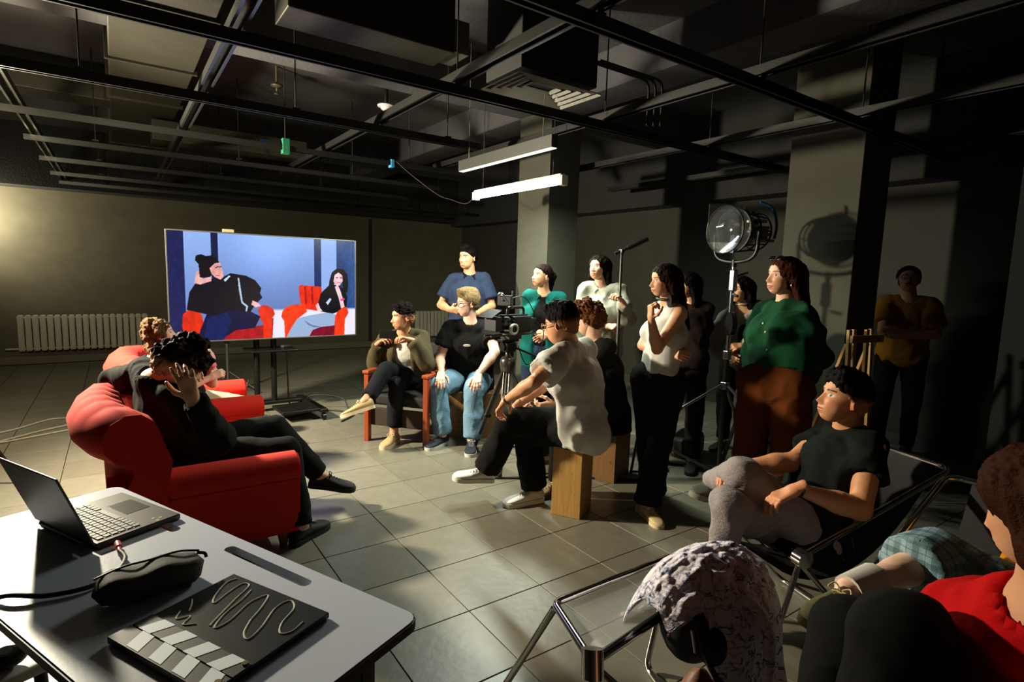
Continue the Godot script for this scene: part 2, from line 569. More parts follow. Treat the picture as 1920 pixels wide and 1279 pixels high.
func build_ceiling() -> void:
	var steel := mat(Color(0.30, 0.30, 0.29), 0.30, 0.85, "wall", 0.1, 2.0)
	var steel_d := mat(Color(0.13, 0.13, 0.125), 0.45, 0.5, "wall", 0.1, 2.0)
	var galv := mat(Color(0.20, 0.19, 0.15), 0.55, 0.35, "wall", 0.15, 1.5, "wallcol")
	var rod_m := mat(Color(0.16, 0.16, 0.15), 0.5, 0.6)
	var RY := 2.56
	# rails along the room's width: z, x0, x1, width, name of what is near
	var across := [
		[-1.86, 1.2, 6.0, "dark strut overhead nearest the camera, running to the right hand column"],
		[-3.02, -1.2, 5.3, "dark strut crossing from the top left corner to the air diffuser"],
		[-4.21, -0.62, 2.56, "long strut ending at the pendant lamp, passing below the smoke detector"],
		[-5.40, -1.6, 3.3, "strut with the green tape, crossing below the ceiling duct"],
		[-6.53, -0.6, 3.4, "strut with the small blue tape, over the television"],
		[-7.75, -0.6, 3.5, "third strut from the back wall, over the large radiator"],
		[-8.97, -0.6, 5.2, "second strut from the back wall, over the large radiator"],
		[-9.95, -0.58, 5.4, "last strut before the back wall"],
	]
	for r in across:
		var n := thing("ceiling_strut", Vector3(r[1], RY - 0.035, r[0]), PI / 2, r[3], "ceiling rail", "steel ceiling struts")
		obj("channel", c_channel(r[2] - r[1], 0.055, 0.055 if r[0] > -5.0 else 0.04), steel_d if r[0] > -5.0 else steel, n)
		var x := 0.5
		while x < r[2] - r[1] - 0.1:
			if absf(r[1] + x - 0.29) > 0.36:
				var hb := Mb.new()
				hb.rod(Vector3(0, 0.05, x), Vector3(0, 0.86, x), 0.005, 6)
				hb.bx(Vector3(0, 0.062, x), Vector3(0.05, 0.012, 0.05), 0.002)
				obj("hanger_rod", hb, rod_m, n)
			x += 1.19
	var along := [
		[-0.53, -10.2, 0.6, "leftmost lengthwise strut, bright at the left edge under the ceiling"],
		[0.51, -9.2, 0.2, "shiny lengthwise strut beside the ceiling duct"],
		[1.67, -7.2, -1.2, "bright lengthwise strut running past the air diffuser"],
		[2.87, -5.6, 0.6, "lengthwise strut between the diffuser and the middle column"],
		[4.03, -5.2, 0.6, "lengthwise strut crossing in front of the right hand column"],
		[5.27, -5.4, 0.4, "rightmost lengthwise strut above the studio lamp"],
	]
	for r in along:
		var n := thing("ceiling_strut", Vector3(r[0], RY + 0.03, r[1]), 0.0, r[3], "ceiling rail", "steel ceiling struts")
		obj("channel", c_channel(r[2] - r[1], 0.07, 0.05), steel if r[0] < 2.0 else steel_d, n)
	# taped marks on the struts
	var b := Mb.new()
	b.bx(Vector3(1.28, 2.56, -5.40), Vector3(0.06, 0.13, 0.075), 0.003)
	tag(obj("tape_strip", b, mat(Color(0.10, 0.42, 0.30), 0.6)), "green tape wrapped on a ceiling strut left of centre", "tape")
	b = Mb.new()
	b.bx(Vector3(2.28, 2.545, -5.40), Vector3(0.035, 0.075, 0.07), 0.003)
	tag(obj("tape_strip", b, mat(Color(0.25, 0.62, 0.85), 0.5)), "pale blue tape on the strut left of the pendant lamps", "tape")
	b = Mb.new()
	b.bx(Vector3(1.11, 2.58, -5.43), Vector3(0.07, 0.03, 0.05), 0.006)
	tag(obj("tape_strip", b, mat(Color(0.2, 0.55, 0.85), 0.5)), "bright blue tape knot on the strut beside the green tape", "tape")
	# big duct running away along the left
	var d := thing("air_duct", Vector3(0.29, 2.95, -1.6), 0.0, "wide flat metal air duct running away overhead on the left", "duct")
	b = Mb.new()
	for k in 6:
		b.bx(Vector3(0, 0.16, -0.62 - k * 1.17), Vector3(0.54, 0.31, 1.16), 0.01)
	obj("duct_body", b, galv, d)
	for k in 7:
		var f := Mb.new()
		f.bx(Vector3(0, 0.16, -0.035 - k * 1.17), Vector3(0.585, 0.35, 0.028), 0.004)
		obj("flange", f, galv, d)
	# cross duct, further branch behind the struts
	d = thing("air_duct", Vector3(-1.9, 3.0, -6.9), 0.0, "narrow metal duct crossing behind the struts at the upper left", "duct")
	b = Mb.new()
	b.bx(Vector3(0.8, 0.12, 0), Vector3(2.4, 0.24, 0.34), 0.01)
	obj("duct_body", b, galv, d)
	b = Mb.new()
	for x in [0.0, 0.9, 1.98]:
		b.bx(Vector3(x, 0.12, 0), Vector3(0.03, 0.28, 0.38), 0.004)
	obj("flange", b, galv, d)
	d = thing("air_duct", Vector3(0.8, 2.72, -6.95), 0.0, "low duct branch hanging above the television", "duct")
	b = Mb.new()
	b.bx(Vector3(0.3, 0.1, 0), Vector3(1.5, 0.2, 0.3), 0.01)
	obj("duct_body", b, galv, d)
	# ceiling cassette unit left of the diffuser
	d = thing("air_unit", Vector3(1.1, 2.86, -3.42), 0.0, "boxy air handling unit overhead with a lit underside, left of the diffuser", "air unit")
	b = Mb.new()
	b.bx(Vector3(0.2, 0.22, 0), Vector3(1.0, 0.44, 0.3), 0.008)
	obj("casing", b, galv, d)
	b = Mb.new()
	b.bx(Vector3(0.76, 0.12, 0.0), Vector3(0.12, 0.2, 0.24), 0.006)
	obj("outlet_collar", b, mat(Color(0.4, 0.4, 0.38), 0.5, 0.4), d)
	# diffuser on its drop box
	d = thing("air_diffuser", Vector3(2.36, 2.70, -3.10), 0.0, "square ceiling air diffuser with concentric white blades under a black box", "air diffuser")
	b = Mb.new()
	b.bx(Vector3(0, 0.37, 0), Vector3(0.62, 0.66, 0.40), 0.006)
	obj("plenum_box", b, mat(Color(0.10, 0.095, 0.085), 0.7, 0.2), d)
	for k in 5:
		var w := 0.66 - k * 0.11
		var l := 0.42 - k * 0.075
		var y := 0.004 + k * 0.006
		var rb := Mb.new()
		for s in [-1.0, 1.0]:
			rb.bar(Vector3(-w / 2, y, s * l / 2), Vector3(w / 2, y, s * l / 2), 0.030, 0.006, Vector3(0, 1, 0.5 * s), 0.002)
			rb.bar(Vector3(s * w / 2, y, -l / 2), Vector3(s * w / 2, y, l / 2), 0.030, 0.006, Vector3(0.5 * s, 1, 0), 0.002)
		obj("blade", rb, mat(Color(0.62, 0.62, 0.58), 0.5), d)
	# smoke detector and sprinkler
	d = thing("smoke_detector", Vector3(2.28, 3.08, -5.54), 0.0, "round white smoke detector on the dark ceiling beam", "smoke detector")
	b = Mb.new()
	b.lathe([Vector2(0.001, 0.0), Vector2(0.035, 0.0), Vector2(0.05, 0.012), Vector2(0.055, 0.03), Vector2(0.085, 0.035), Vector2(0.088, 0.05), Vector2(0.001, 0.055)], Transform3D(), 24)
	obj("housing", b, mat(Color(0.85, 0.84, 0.86), 0.4), d)
	b = Mb.new()
	b.rod(Vector3(0, 0.05, 0), Vector3(0, 0.33, 0), 0.02, 10)
	obj("mounting_pipe", b, rod_m, d)
	d = thing("sprinkler_head", Vector3(1.34, 3.2, -5.95), 0.0, "small sprinkler head hanging from the ceiling left of centre", "sprinkler")
	b = Mb.new()
	b.lathe([Vector2(0.001, -0.06), Vector2(0.025, -0.06), Vector2(0.025, -0.05), Vector2(0.008, -0.045), Vector2(0.012, 0.0), Vector2(0.05, 0.01), Vector2(0.06, 0.03), Vector2(0.001, 0.035)], Transform3D(), 16)
	b.rod(Vector3(0, 0.03, 0), Vector3(0, 0.2, 0), 0.012, 8)
	obj("nozzle", b, mat(Color(0.5, 0.47, 0.38), 0.4, 0.5), d)
	# loose pipes by the back of the ceiling
	d = thing("conduit_pipe", Vector3(0, 2.83, -2.4), 0.0, "dark conduit pipes bending down beside the diffuser", "pipe")
	b = Mb.new()
	for k in 3:
		b.tube(bend([Vector3(2.75, 0.12, -0.62 + 0.03 * k), Vector3(3.3 + 0.04 * k, 0.12, -0.62 + 0.03 * k), Vector3(3.3 + 0.04 * k, -0.2, -0.62 + 0.03 * k)], 0.08), 0.01, 8)
	obj("pipe", b, rod_m, d)
	# pendant linear lamp (off, its strip given a glow to look lit from below) and the bright tube
	d = thing("pendant_light", Vector3(2.45, 2.35, -3.68), 0.0, "long black pendant profile with a thin white light strip, above the tube", "lamp")
	b = Mb.new()
	b.bx(Vector3(0, 0.045, 0), Vector3(0.055, 0.085, 1.26), 0.003)
	obj("housing", b, mat(Color(0.20, 0.20, 0.18), 0.5), d)
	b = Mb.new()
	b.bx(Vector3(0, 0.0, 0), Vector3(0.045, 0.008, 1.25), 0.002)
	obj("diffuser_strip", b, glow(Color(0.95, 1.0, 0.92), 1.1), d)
	b = Mb.new()
	for z in [-0.5, 0.5]:
		b.rod(Vector3(0, 0.085, z), Vector3(0, 1.0, z), 0.003, 6)
	obj("suspension_wire", b, mat(Color(0.5, 0.5, 0.45), 0.4, 0.6), d)
	d = thing("tube_light", Vector3(2.75, 2.2, -3.93), 0.0, "bright white fluorescent tube lamp hanging in front of the middle column", "lamp")
	b = Mb.new()
	b.rod(Vector3(0, 0, -0.60), Vector3(0, 0, 0.60), 0.028, 16)
	obj("tube", b, glow(Color(0.96, 1.0, 0.93), 10.0), d)
	b = Mb.new()
	for z in [-0.62, 0.62]:
		b.bx(Vector3(0, 0.0, z), Vector3(0.06, 0.075, 0.05), 0.006)
	b.bx(Vector3(0, 0.04, 0), Vector3(0.05, 0.02, 1.24), 0.003)
	obj("end_cap", b, mat(Color(0.8, 0.82, 0.78), 0.4), d)
	b = Mb.new()
	for z in [-0.5, 0.5]:
		b.rod(Vector3(0, 0.05, z), Vector3(0, 1.14, z), 0.0025, 6)
	obj("suspension_wire", b, mat(Color(0.3, 0.3, 0.28), 0.4, 0.6), d)
	b = Mb.new()
	b.tube(curve([Vector3(0, 0.0, -0.64), Vector3(-0.03, -0.06, -0.75), Vector3(-0.12, -0.02, -0.88), Vector3(-0.2, 0.03, -1.0), Vector3(-0.35, 0.22, -1.25), Vector3(-0.45, 0.36, -1.4)]), 0.003, 6)
	obj("power_cord", b, mat(Color(0.16, 0.16, 0.14), 0.6), d)

func radiator(at: Vector3, n: int, h: float, label: String) -> void:
	var o := thing("radiator", at, 0.0, label, "radiator")
	var m := mat(Color(0.74, 0.73, 0.66), 0.45)
	var s := Mb.new()
	s.prism(rounded_rect(0.068, h, 0.02), 0.07, Transform3D(Basis(), Vector3(0, h / 2, 0)))
	s.prism(rounded_rect(0.05, h - 0.03, 0.02), 0.022, Transform3D(Basis(), Vector3(0, h / 2, 0.068)), true)
	var sm := s.mesh()
	sm.surface_set_material(0, m)
	for k in n:
		var p := MeshInstance3D.new()
		p.mesh = sm
		p.name = "section"
		p.position = Vector3(k * 0.0815 + 0.04, 0, 0)
		o.add_child(p, true)
	var b := Mb.new()
	b.rod(Vector3(-0.14, 0.03, 0.03), Vector3(n * 0.0815 + 0.06, 0.03, 0.03), 0.014, 8)
	b.rod(Vector3(0, h - 0.04, 0.03), Vector3(n * 0.0815, h - 0.04, 0.03), 0.014, 8)
	obj("header_pipe", b, m, o)
	b = Mb.new()
	for x in [0.3, n * 0.0815 - 0.3]:
		b.bx(Vector3(x, h - 0.1, -0.0175), Vector3(0.03, 0.04, 0.0645), 0.004)
	obj("wall_bracket", b, m, o)

func rounded_rect(w: float, h: float, r: float, n := 4) -> PackedVector2Array:
	var out := PackedVector2Array()
	for k in 4:
		var c := Vector2((w / 2 - r) * [1, -1, -1, 1][k], (h / 2 - r) * [1, 1, -1, -1][k])
		for i in n + 1:
			var a := PI / 2 * (k + float(i) / n)
			out.append(c + Vector2(cos(a), sin(a)) * r)
	return out

# ------------------------------------------------------------------ distance fields meshed as surface nets
class Sdf:
	var o: Vector3
	var h: float
	var nx: int
	var ny: int
	var nz: int
	var f := PackedFloat32Array()
	func _init(lo: Vector3, hi: Vector3, hh: float) -> void:
		h = hh
		o = lo - Vector3.ONE * h * 3.0
		var d := (hi - lo) / h
		nx = int(d.x) + 7; ny = int(d.y) + 7; nz = int(d.z) + 7
		f.resize(nx * ny * nz)
		f.fill(1.0)
	# mode 0 joins, mode 1 carves away; ca/cb flat ends
	func cap(a: Vector3, b: Vector3, ra: float, rb: float, k := 0.02, lat := Vector3.ZERO, s := 1.0, cb := false, ca := false, mode := 0) -> void:
		var R := maxf(ra, rb) + (k if mode == 0 else 0.0) + h * 2.0
		var ext := Vector3.ONE * R
		if s < 1.0:
			ext += lat.abs() * (R / s - R)
		var lo := (a.min(b) - ext - o) / h
		var hi := (a.max(b) + ext - o) / h
		var x0 := maxi(int(lo.x), 0); var x1 := mini(int(hi.x) + 1, nx - 1)
		var y0 := maxi(int(lo.y), 0); var y1 := mini(int(hi.y) + 1, ny - 1)
		var z0 := maxi(int(lo.z), 0); var z1 := mini(int(hi.z) + 1, nz - 1)
		var ba := b - a
		var sq := 1.0 - s
		if s < 1.0:
			ba -= lat * (ba.dot(lat) * sq)
		var len_ := ba.length()
		var inv := 1.0 / maxf(ba.dot(ba), 1e-9)
		var dr := rb - ra
		var k4 := 0.25 / k
		for z in range(z0, z1 + 1):
			for y in range(y0, y1 + 1):
				var i := (z * ny + y) * nx + x0
				var q := o + Vector3(x0, y, z) * h - a
				for x in range(x0, x1 + 1):
					var p := q
					if s < 1.0:
						p -= lat * (p.dot(lat) * sq)
					var t := p.dot(ba) * inv
					var tc := clampf(t, 0.0, 1.0)
					var d := (p - ba * tc).length() - (ra + dr * tc)
					if cb and t > 1.0:
						d = maxf((p - ba * t).length() - rb, (t - 1.0) * len_)
					elif ca and t < 0.0:
						d = maxf((p - ba * t).length() - ra, -t * len_)
					var e := f[i]
					if mode == 1:
						if -d > e:
							f[i] = -d
					else:
						var g := k - absf(d - e)
						f[i] = minf(d, e) - (g * g * k4 if g > 0.0 else 0.0)
					i += 1
					q.x += h
	# keeps what lies behind the plane
	func clip(p: Vector3, n: Vector3, c := Vector3.ZERO, r := 99.0) -> void:
		for z in nz:
			for y in ny:
				var i := (z * ny + y) * nx
				var q := o + Vector3(0, y, z) * h
				for x in nx:
					var d := (q - p).dot(n)
					if d > f[i] and (r > 90.0 or q.distance_squared_to(c) < r * r):
						f[i] = d
					i += 1
					q.x += h
	const E := [0, 1, 2, 3, 4, 5, 6, 7, 0, 2, 1, 3, 4, 6, 5, 7, 0, 4, 1, 5, 2, 6, 3, 7]
	var at := PackedInt32Array()
	var vs := PackedVector3Array()
	func cell(x: int, y: int, z: int) -> int:
		var i := (z * ny + y) * nx + x
		if at[i] >= 0:
			return at[i]
		var sy := nx
		var sz := nx * ny
		var c := [f[i], f[i + 1], f[i + sy], f[i + sy + 1], f[i + sz], f[i + sz + 1], f[i + sz + sy], f[i + sz + sy + 1]]
		var acc := Vector3.ZERO
		var m := 0
		for e in 12:
			var a: int = E[e * 2]
			var b: int = E[e * 2 + 1]
			var fa: float = c[a]
			var fb: float = c[b]
			if (fa < 0.0) != (fb < 0.0):
				var t := fa / (fa - fb)
				var pa := Vector3(a & 1, (a >> 1) & 1, a >> 2)
				acc += pa.lerp(Vector3(b & 1, (b >> 1) & 1, b >> 2), t)
				m += 1
		vs.append(o + (Vector3(x, y, z) + acc / maxi(m, 1)) * h)
		at[i] = vs.size() - 1
		return at[i]
	func to_mb(mb: Mb, xf := Transform3D(), amp := 0.0, nz_: FastNoiseLite = null, freq := Vector3.ONE) -> void:
		at.resize(f.size())
		at.fill(-1)
		vs.clear()
		var tri := PackedInt32Array()
		var sy := nx
		var sz := nx * ny
		for z in range(1, nz - 1):
			for y in range(1, ny - 1):
				var i := (z * ny + y) * nx + 1
				for x in range(1, nx - 1):
					if f[i] < 0.0:
						for d in 6:
							var j := i + (1 if d == 0 else -1 if d == 1 else sy if d == 2 else -sy if d == 3 else sz if d == 4 else -sz)
							if f[j] >= 0.0:
								var ax := d >> 1
								var lo := d & 1
								var bx := x - lo if ax == 0 else x
								var by := y - lo if ax == 1 else y
								var bz := z - lo if ax == 2 else z
								var a: int
								var b: int
								var c: int
								var e: int
								if ax == 0:
									a = cell(bx, by - 1, bz - 1); b = cell(bx, by, bz - 1); c = cell(bx, by, bz); e = cell(bx, by - 1, bz)
								elif ax == 1:
									a = cell(bx - 1, by, bz - 1); b = cell(bx - 1, by, bz); c = cell(bx, by, bz); e = cell(bx, by, bz - 1)
								else:
									a = cell(bx - 1, by - 1, bz); b = cell(bx, by - 1, bz); c = cell(bx, by, bz); e = cell(bx - 1, by, bz)
								if lo == 0:
									tri.append_array([a, c, b, a, e, c])
								else:
									tri.append_array([a, b, c, a, c, e])
					i += 1
		var nn := PackedVector3Array()
		nn.resize(vs.size())
		for k in range(0, tri.size(), 3):
			var g := (vs[tri[k + 2]] - vs[tri[k]]).cross(vs[tri[k + 1]] - vs[tri[k]])
			nn[tri[k]] += g; nn[tri[k + 1]] += g; nn[tri[k + 2]] += g
		var pos := vs
		if amp > 0.0:
			pos = PackedVector3Array()
			pos.resize(vs.size())
			for k in vs.size():
				var p := vs[k]
				pos[k] = p + nn[k].normalized() * amp * nz_.get_noise_3dv(p * freq)
			nn.fill(Vector3.ZERO)
			for k in range(0, tri.size(), 3):
				var g := (pos[tri[k + 2]] - pos[tri[k]]).cross(pos[tri[k + 1]] - pos[tri[k]])
				nn[tri[k]] += g; nn[tri[k + 1]] += g; nn[tri[k + 2]] += g
		var base := mb.v.size()
		for k in pos.size():
			mb.v.append(xf * pos[k])
			mb.n.append((xf.basis * nn[k]).normalized())
			mb.c.append(mb.col)
			mb.uv.append(Vector2.ZERO)
		for k in tri.size():
			mb.ix.append(base + tri[k])

static func lin(c: Color) -> Color:
	return c.srgb_to_linear()

static func gs(x: float, y: float, cx: float, cy: float, sx: float, sy: float) -> float:
	var a := (x - cx) / sx
	var b := (y - cy) / sy
	return exp(-a * a - b * b)

static func hit(d: Vector3, c: Vector3, r: Vector3) -> float:
	# far root of the ray from the origin through an ellipsoid
	var e := d / r
	var m := -c / r
	var A := e.dot(e)
	var B := e.dot(m)
	var D := B * B - A * (m.dot(m) - 1.0)
	return (-B + sqrt(D)) / A if D > 0.0 else 0.0

# a head with a face: x to its left, y up, z forward, origin between the ears; about 0.233 high
static func head_mb(mb: Mb, xf: Transform3D, sp: Dictionary) -> void:
	var fem: bool = sp.get("fem", false)
	var smile: float = sp.get("smile", 0.0)
	var skin := lin(sp.skin)
	var brow := lin(sp.get("brow", Color(0.09, 0.06, 0.05)))
	var lips := skin * (Color(0.78, 0.42, 0.40) if fem else Color(0.80, 0.55, 0.50))
	var NU := 78
	var NV := 74
	var p := PackedVector3Array()
	var cols := PackedColorArray()
	var rough := FastNoiseLite.new()
	rough.frequency = 60.0
	for j in NV:
		var v := float(j) / (NV - 1)
		# rows crowd over the face
		var ph := lerpf(-PI / 2 + 0.002, -0.95, v / 0.14) if v < 0.14 else (lerpf(-0.95, 0.62, (v - 0.14) / 0.64) if v < 0.78 else lerpf(0.62, PI / 2 - 0.002, (v - 0.78) / 0.22))
		for i in NU:
			var u := float(i) / NU
			var th: float
			if u < 0.62:
				th = lerpf(-1.05, 1.05, u / 0.62)
			else:
				th = lerpf(1.05, TAU - 1.05, (u - 0.62) / 0.38)
			var d := Vector3(sin(th) * cos(ph), sin(ph), cos(th) * cos(ph))
			var o := Vector3(0, -0.012, 0.004)
			var t1 := hit(d, Vector3(0, 0.026, -0.012) - o, Vector3(0.076, 0.090, 0.097))
			var t2 := hit(d, Vector3(0, -0.046, 0.026) - o, Vector3(0.060 if not fem else 0.055, 0.071 if not fem else 0.066, 0.062))
			var k := 0.035
			var g := maxf(k - absf(t1 - t2), 0.0)
			var q := o + d * (maxf(t1, t2) + g * g / (4.0 * k))
			var c := skin
			if d.z > 0.0:
				var x := absf(q.x)
				var y := q.y
				var fw := clampf(d.z * 2.2 - 0.35, 0.0, 1.0)
				var z := 0.0
				# flatten the front of the face a little
				z -= 0.006 * gs(x, y, 0.0, 0.01, 0.035, 0.06)
				z += 0.0055 * gs(x, y, 0.028, 0.026, 0.022, 0.009) * (0.5 if fem else 1.0)
				z -= 0.010 * gs(x, y, 0.031, 0.003, 0.017, 0.012)
				z += 0.0055 * gs(x, y, 0.031, 0.001, 0.012, 0.007)
				z += (0.0045 + 0.003 * smile) * gs(x, y, 0.043, -0.026, 0.020, 0.018)
				z -= 0.004 * gs(x, y, 0.048, -0.060, 0.016, 0.022)
				# nose
				var ny := clampf((0.016 - y) / 0.052, 0.0, 1.0)
				if y < 0.03:
					var amp := 0.003 + 0.023 * pow(ny, 1.2)
					if y < -0.036:
						amp *= clampf((y + 0.052) / 0.016, 0.0, 1.0)
					z += amp * exp(-pow(x / lerpf(0.009, 0.0125, ny), 2.0)) * clampf((0.03 - y) / 0.012, 0.0, 1.0)
				z += 0.007 * gs(x, y, 0.0135, -0.039, 0.006, 0.0065)
				# mouth and chin
				var my := -0.067 + 0.006 * smile * clampf(x / 0.026, 0.0, 1.0)
				z += 0.005 * gs(x, y, 0.0, -0.068, 0.030, 0.016)
				z += 0.0032 * gs(x, y, 0.005, my + 0.0055, 0.015, 0.004)
				z += 0.0045 * gs(x, y, 0.0, my - 0.0075, 0.014, 0.005)
				z -= 0.0045 * gs(x, y, 0.0, my, 0.024, 0.0024)
				z -= 0.0035 * gs(x, y, 0.0, -0.088, 0.016, 0.006)
				z += 0.0065 * gs(x, y, 0.0, -0.107, 0.017, 0.011)
				z += 0.003 * gs(x, y, 0.045, -0.085, 0.02, 0.02) * (0.0 if fem else 1.0)
				q.z += z * fw
				# colour of lips, brows, eyes
				var w := 0.026 + 0.005 * smile
				if x < w:
					var lh := 0.0085 * sqrt(maxf(1.0 - pow(x / w, 2.0), 0.0))
					if y < my + lh * 0.95 and y > my - lh * 1.25:
						c = lips
					if absf(y - my) < 0.0016 and x < w * 0.96:
						c = Color(0.78, 0.72, 0.66) if smile > 0.6 and x < 0.019 else lips * Color(0.35, 0.3, 0.3)
				var by := 0.0225 + 0.003 * (1.0 - pow((x - 0.032) / 0.02, 2.0))
				if x > 0.012 and x < 0.052 and absf(y - by) < (0.0026 if fem else 0.0036) * (1.15 - (x - 0.012) * 12.0):
					c = brow
				var ex := (x - 0.0315) / 0.0145
				if absf(ex) < 1.0:
					var hh := 0.0058 * sqrt(1.0 - ex * ex)
					var yy := y - 0.0012
					if absf(yy) < hh:
						c = Color(0.62, 0.58, 0.53)
						if Vector2(q.x - signf(q.x) * 0.0315, yy).length() < 0.0056:
							c = Color(0.02, 0.012, 0.008)
					elif yy > 0.0 and yy < hh + (0.003 if fem else 0.0022):
						c = Color(0.03, 0.02, 0.015)
				if sp.has("stubble") and y < -0.045 and c == skin:
					c = skin.lerp(Color(0.05, 0.04, 0.035), float(sp.stubble))
				var ch := gs(x, y, 0.042, -0.03, 0.02, 0.02)
				if c == skin:
					c = skin * Color(1.0 + 0.05 * ch, 1.0 - 0.07 * ch, 1.0 - 0.09 * ch)
			p.append(q)
			cols.append(c)
	var base := mb.v.size()
	var tp := PackedVector3Array()
	for q in p:
		tp.append(xf * q)
	mb.grid(tp, NU, NV, true, false)
	for k in p.size():
		mb.c[base + k] = cols[k]
	# ears
	mb.col = skin * Color(1.04, 0.92, 0.9)
	for s in [-1.0, 1.0]:
		var e := Basis(Vector3.UP, s * 0.45) * Basis(Vector3.RIGHT, -0.15)
		var ep := PackedVector3Array()
		var n := 18
		var m := 9
		for j in m:
			for i in n:
				var a := TAU * i / n
				var r := float(j) / (m - 1)
				var rim := 0.006 * exp(-pow((r - 0.78) / 0.16, 2.0)) - 0.003 * exp(-pow(r / 0.45, 2.0)) + (0.006 if r < 0.99 else -0.004)
				var yy := sin(a) * 0.032 * r
				var zz := cos(a) * (0.019 if yy > -0.005 else 0.019 * (1.0 + (yy + 0.005) * 18.0)) * r
				ep.append(xf * (Vector3(s * 0.0745, -0.006, -0.008) + e * Vector3(s * (rim + 0.001), yy, zz - 0.006)))
		mb.grid(ep, n, m, true, s < 0.0)
	mb.col = skin

# a hand of its own grid: palm, five bent fingers, thumb off the side of the palm
static func hand_mb(mb: Mb, wrist: Vector3, dir: Vector3, palm: Vector3, left: bool, s: float, curl: Array, spread := 0.10, thumb := 0.0) -> void:
	var y := dir.normalized()
	var z := (palm - y * palm.dot(y)).normalized()
	var xf := Transform3D(Basis(y.cross(z), y, z).scaled_local(Vector3.ONE * s), wrist)
	var sx := -1.0 if left else 1.0
	var g := Sdf.new(Vector3(-0.085, -0.03, -0.05), Vector3(0.085, 0.20, 0.11), 0.0046)
	g.cap(Vector3(0, -0.03, 0), Vector3(0, 0.022, 0), 0.0215, 0.022, 0.015, Vector3.RIGHT, 0.78)
	var bx := [0.027, 0.009, -0.0095, -0.027]
	var by := [0.088, 0.093, 0.088, 0.079]
	var ln := [0.072, 0.080, 0.074, 0.058]
	for k in 4:
		var b := Vector3(bx[k] * sx, by[k], 0)
		g.cap(Vector3(bx[k] * 0.6 * sx, 0.012, 0), b, 0.0135, 0.0115, 0.012)
		var cu: float = curl[k]
		var a := 0.15 + cu * 1.05
		var fan := sx * spread * (1.5 - k)
		for j in 3:
			var L: float = ln[k] * [0.45, 0.30, 0.25][j]
			var d := Vector3(sin(fan) * cos(a), cos(fan) * cos(a), sin(a))
			g.cap(b, b + d * L, 0.0092 - j * 0.0009, 0.0084 - j * 0.0009, 0.006)
			b += d * L
			a += 0.12 + cu * [1.3, 0.85, 0.0][j]
	var t := Vector3(0.018 * sx, 0.018, 0.006)
	var td := [Vector3(0.78 * sx, 0.62, 0.30 + thumb * 0.4), Vector3((0.42 - thumb * 0.5) * sx, 0.85, 0.32 + thumb * 0.5), Vector3((0.2 - thumb * 0.6) * sx, 0.9, 0.30 + thumb * 0.5)]
	for j in 3:
		var d: Vector3 = td[j].normalized()
		var L: float = [0.044, 0.032, 0.026][j]
		g.cap(t, t + d * L, 0.0135 - j * 0.0018, 0.0115 - j * 0.0016, 0.008)
		t += d * L
	g.to_mb(mb, xf)

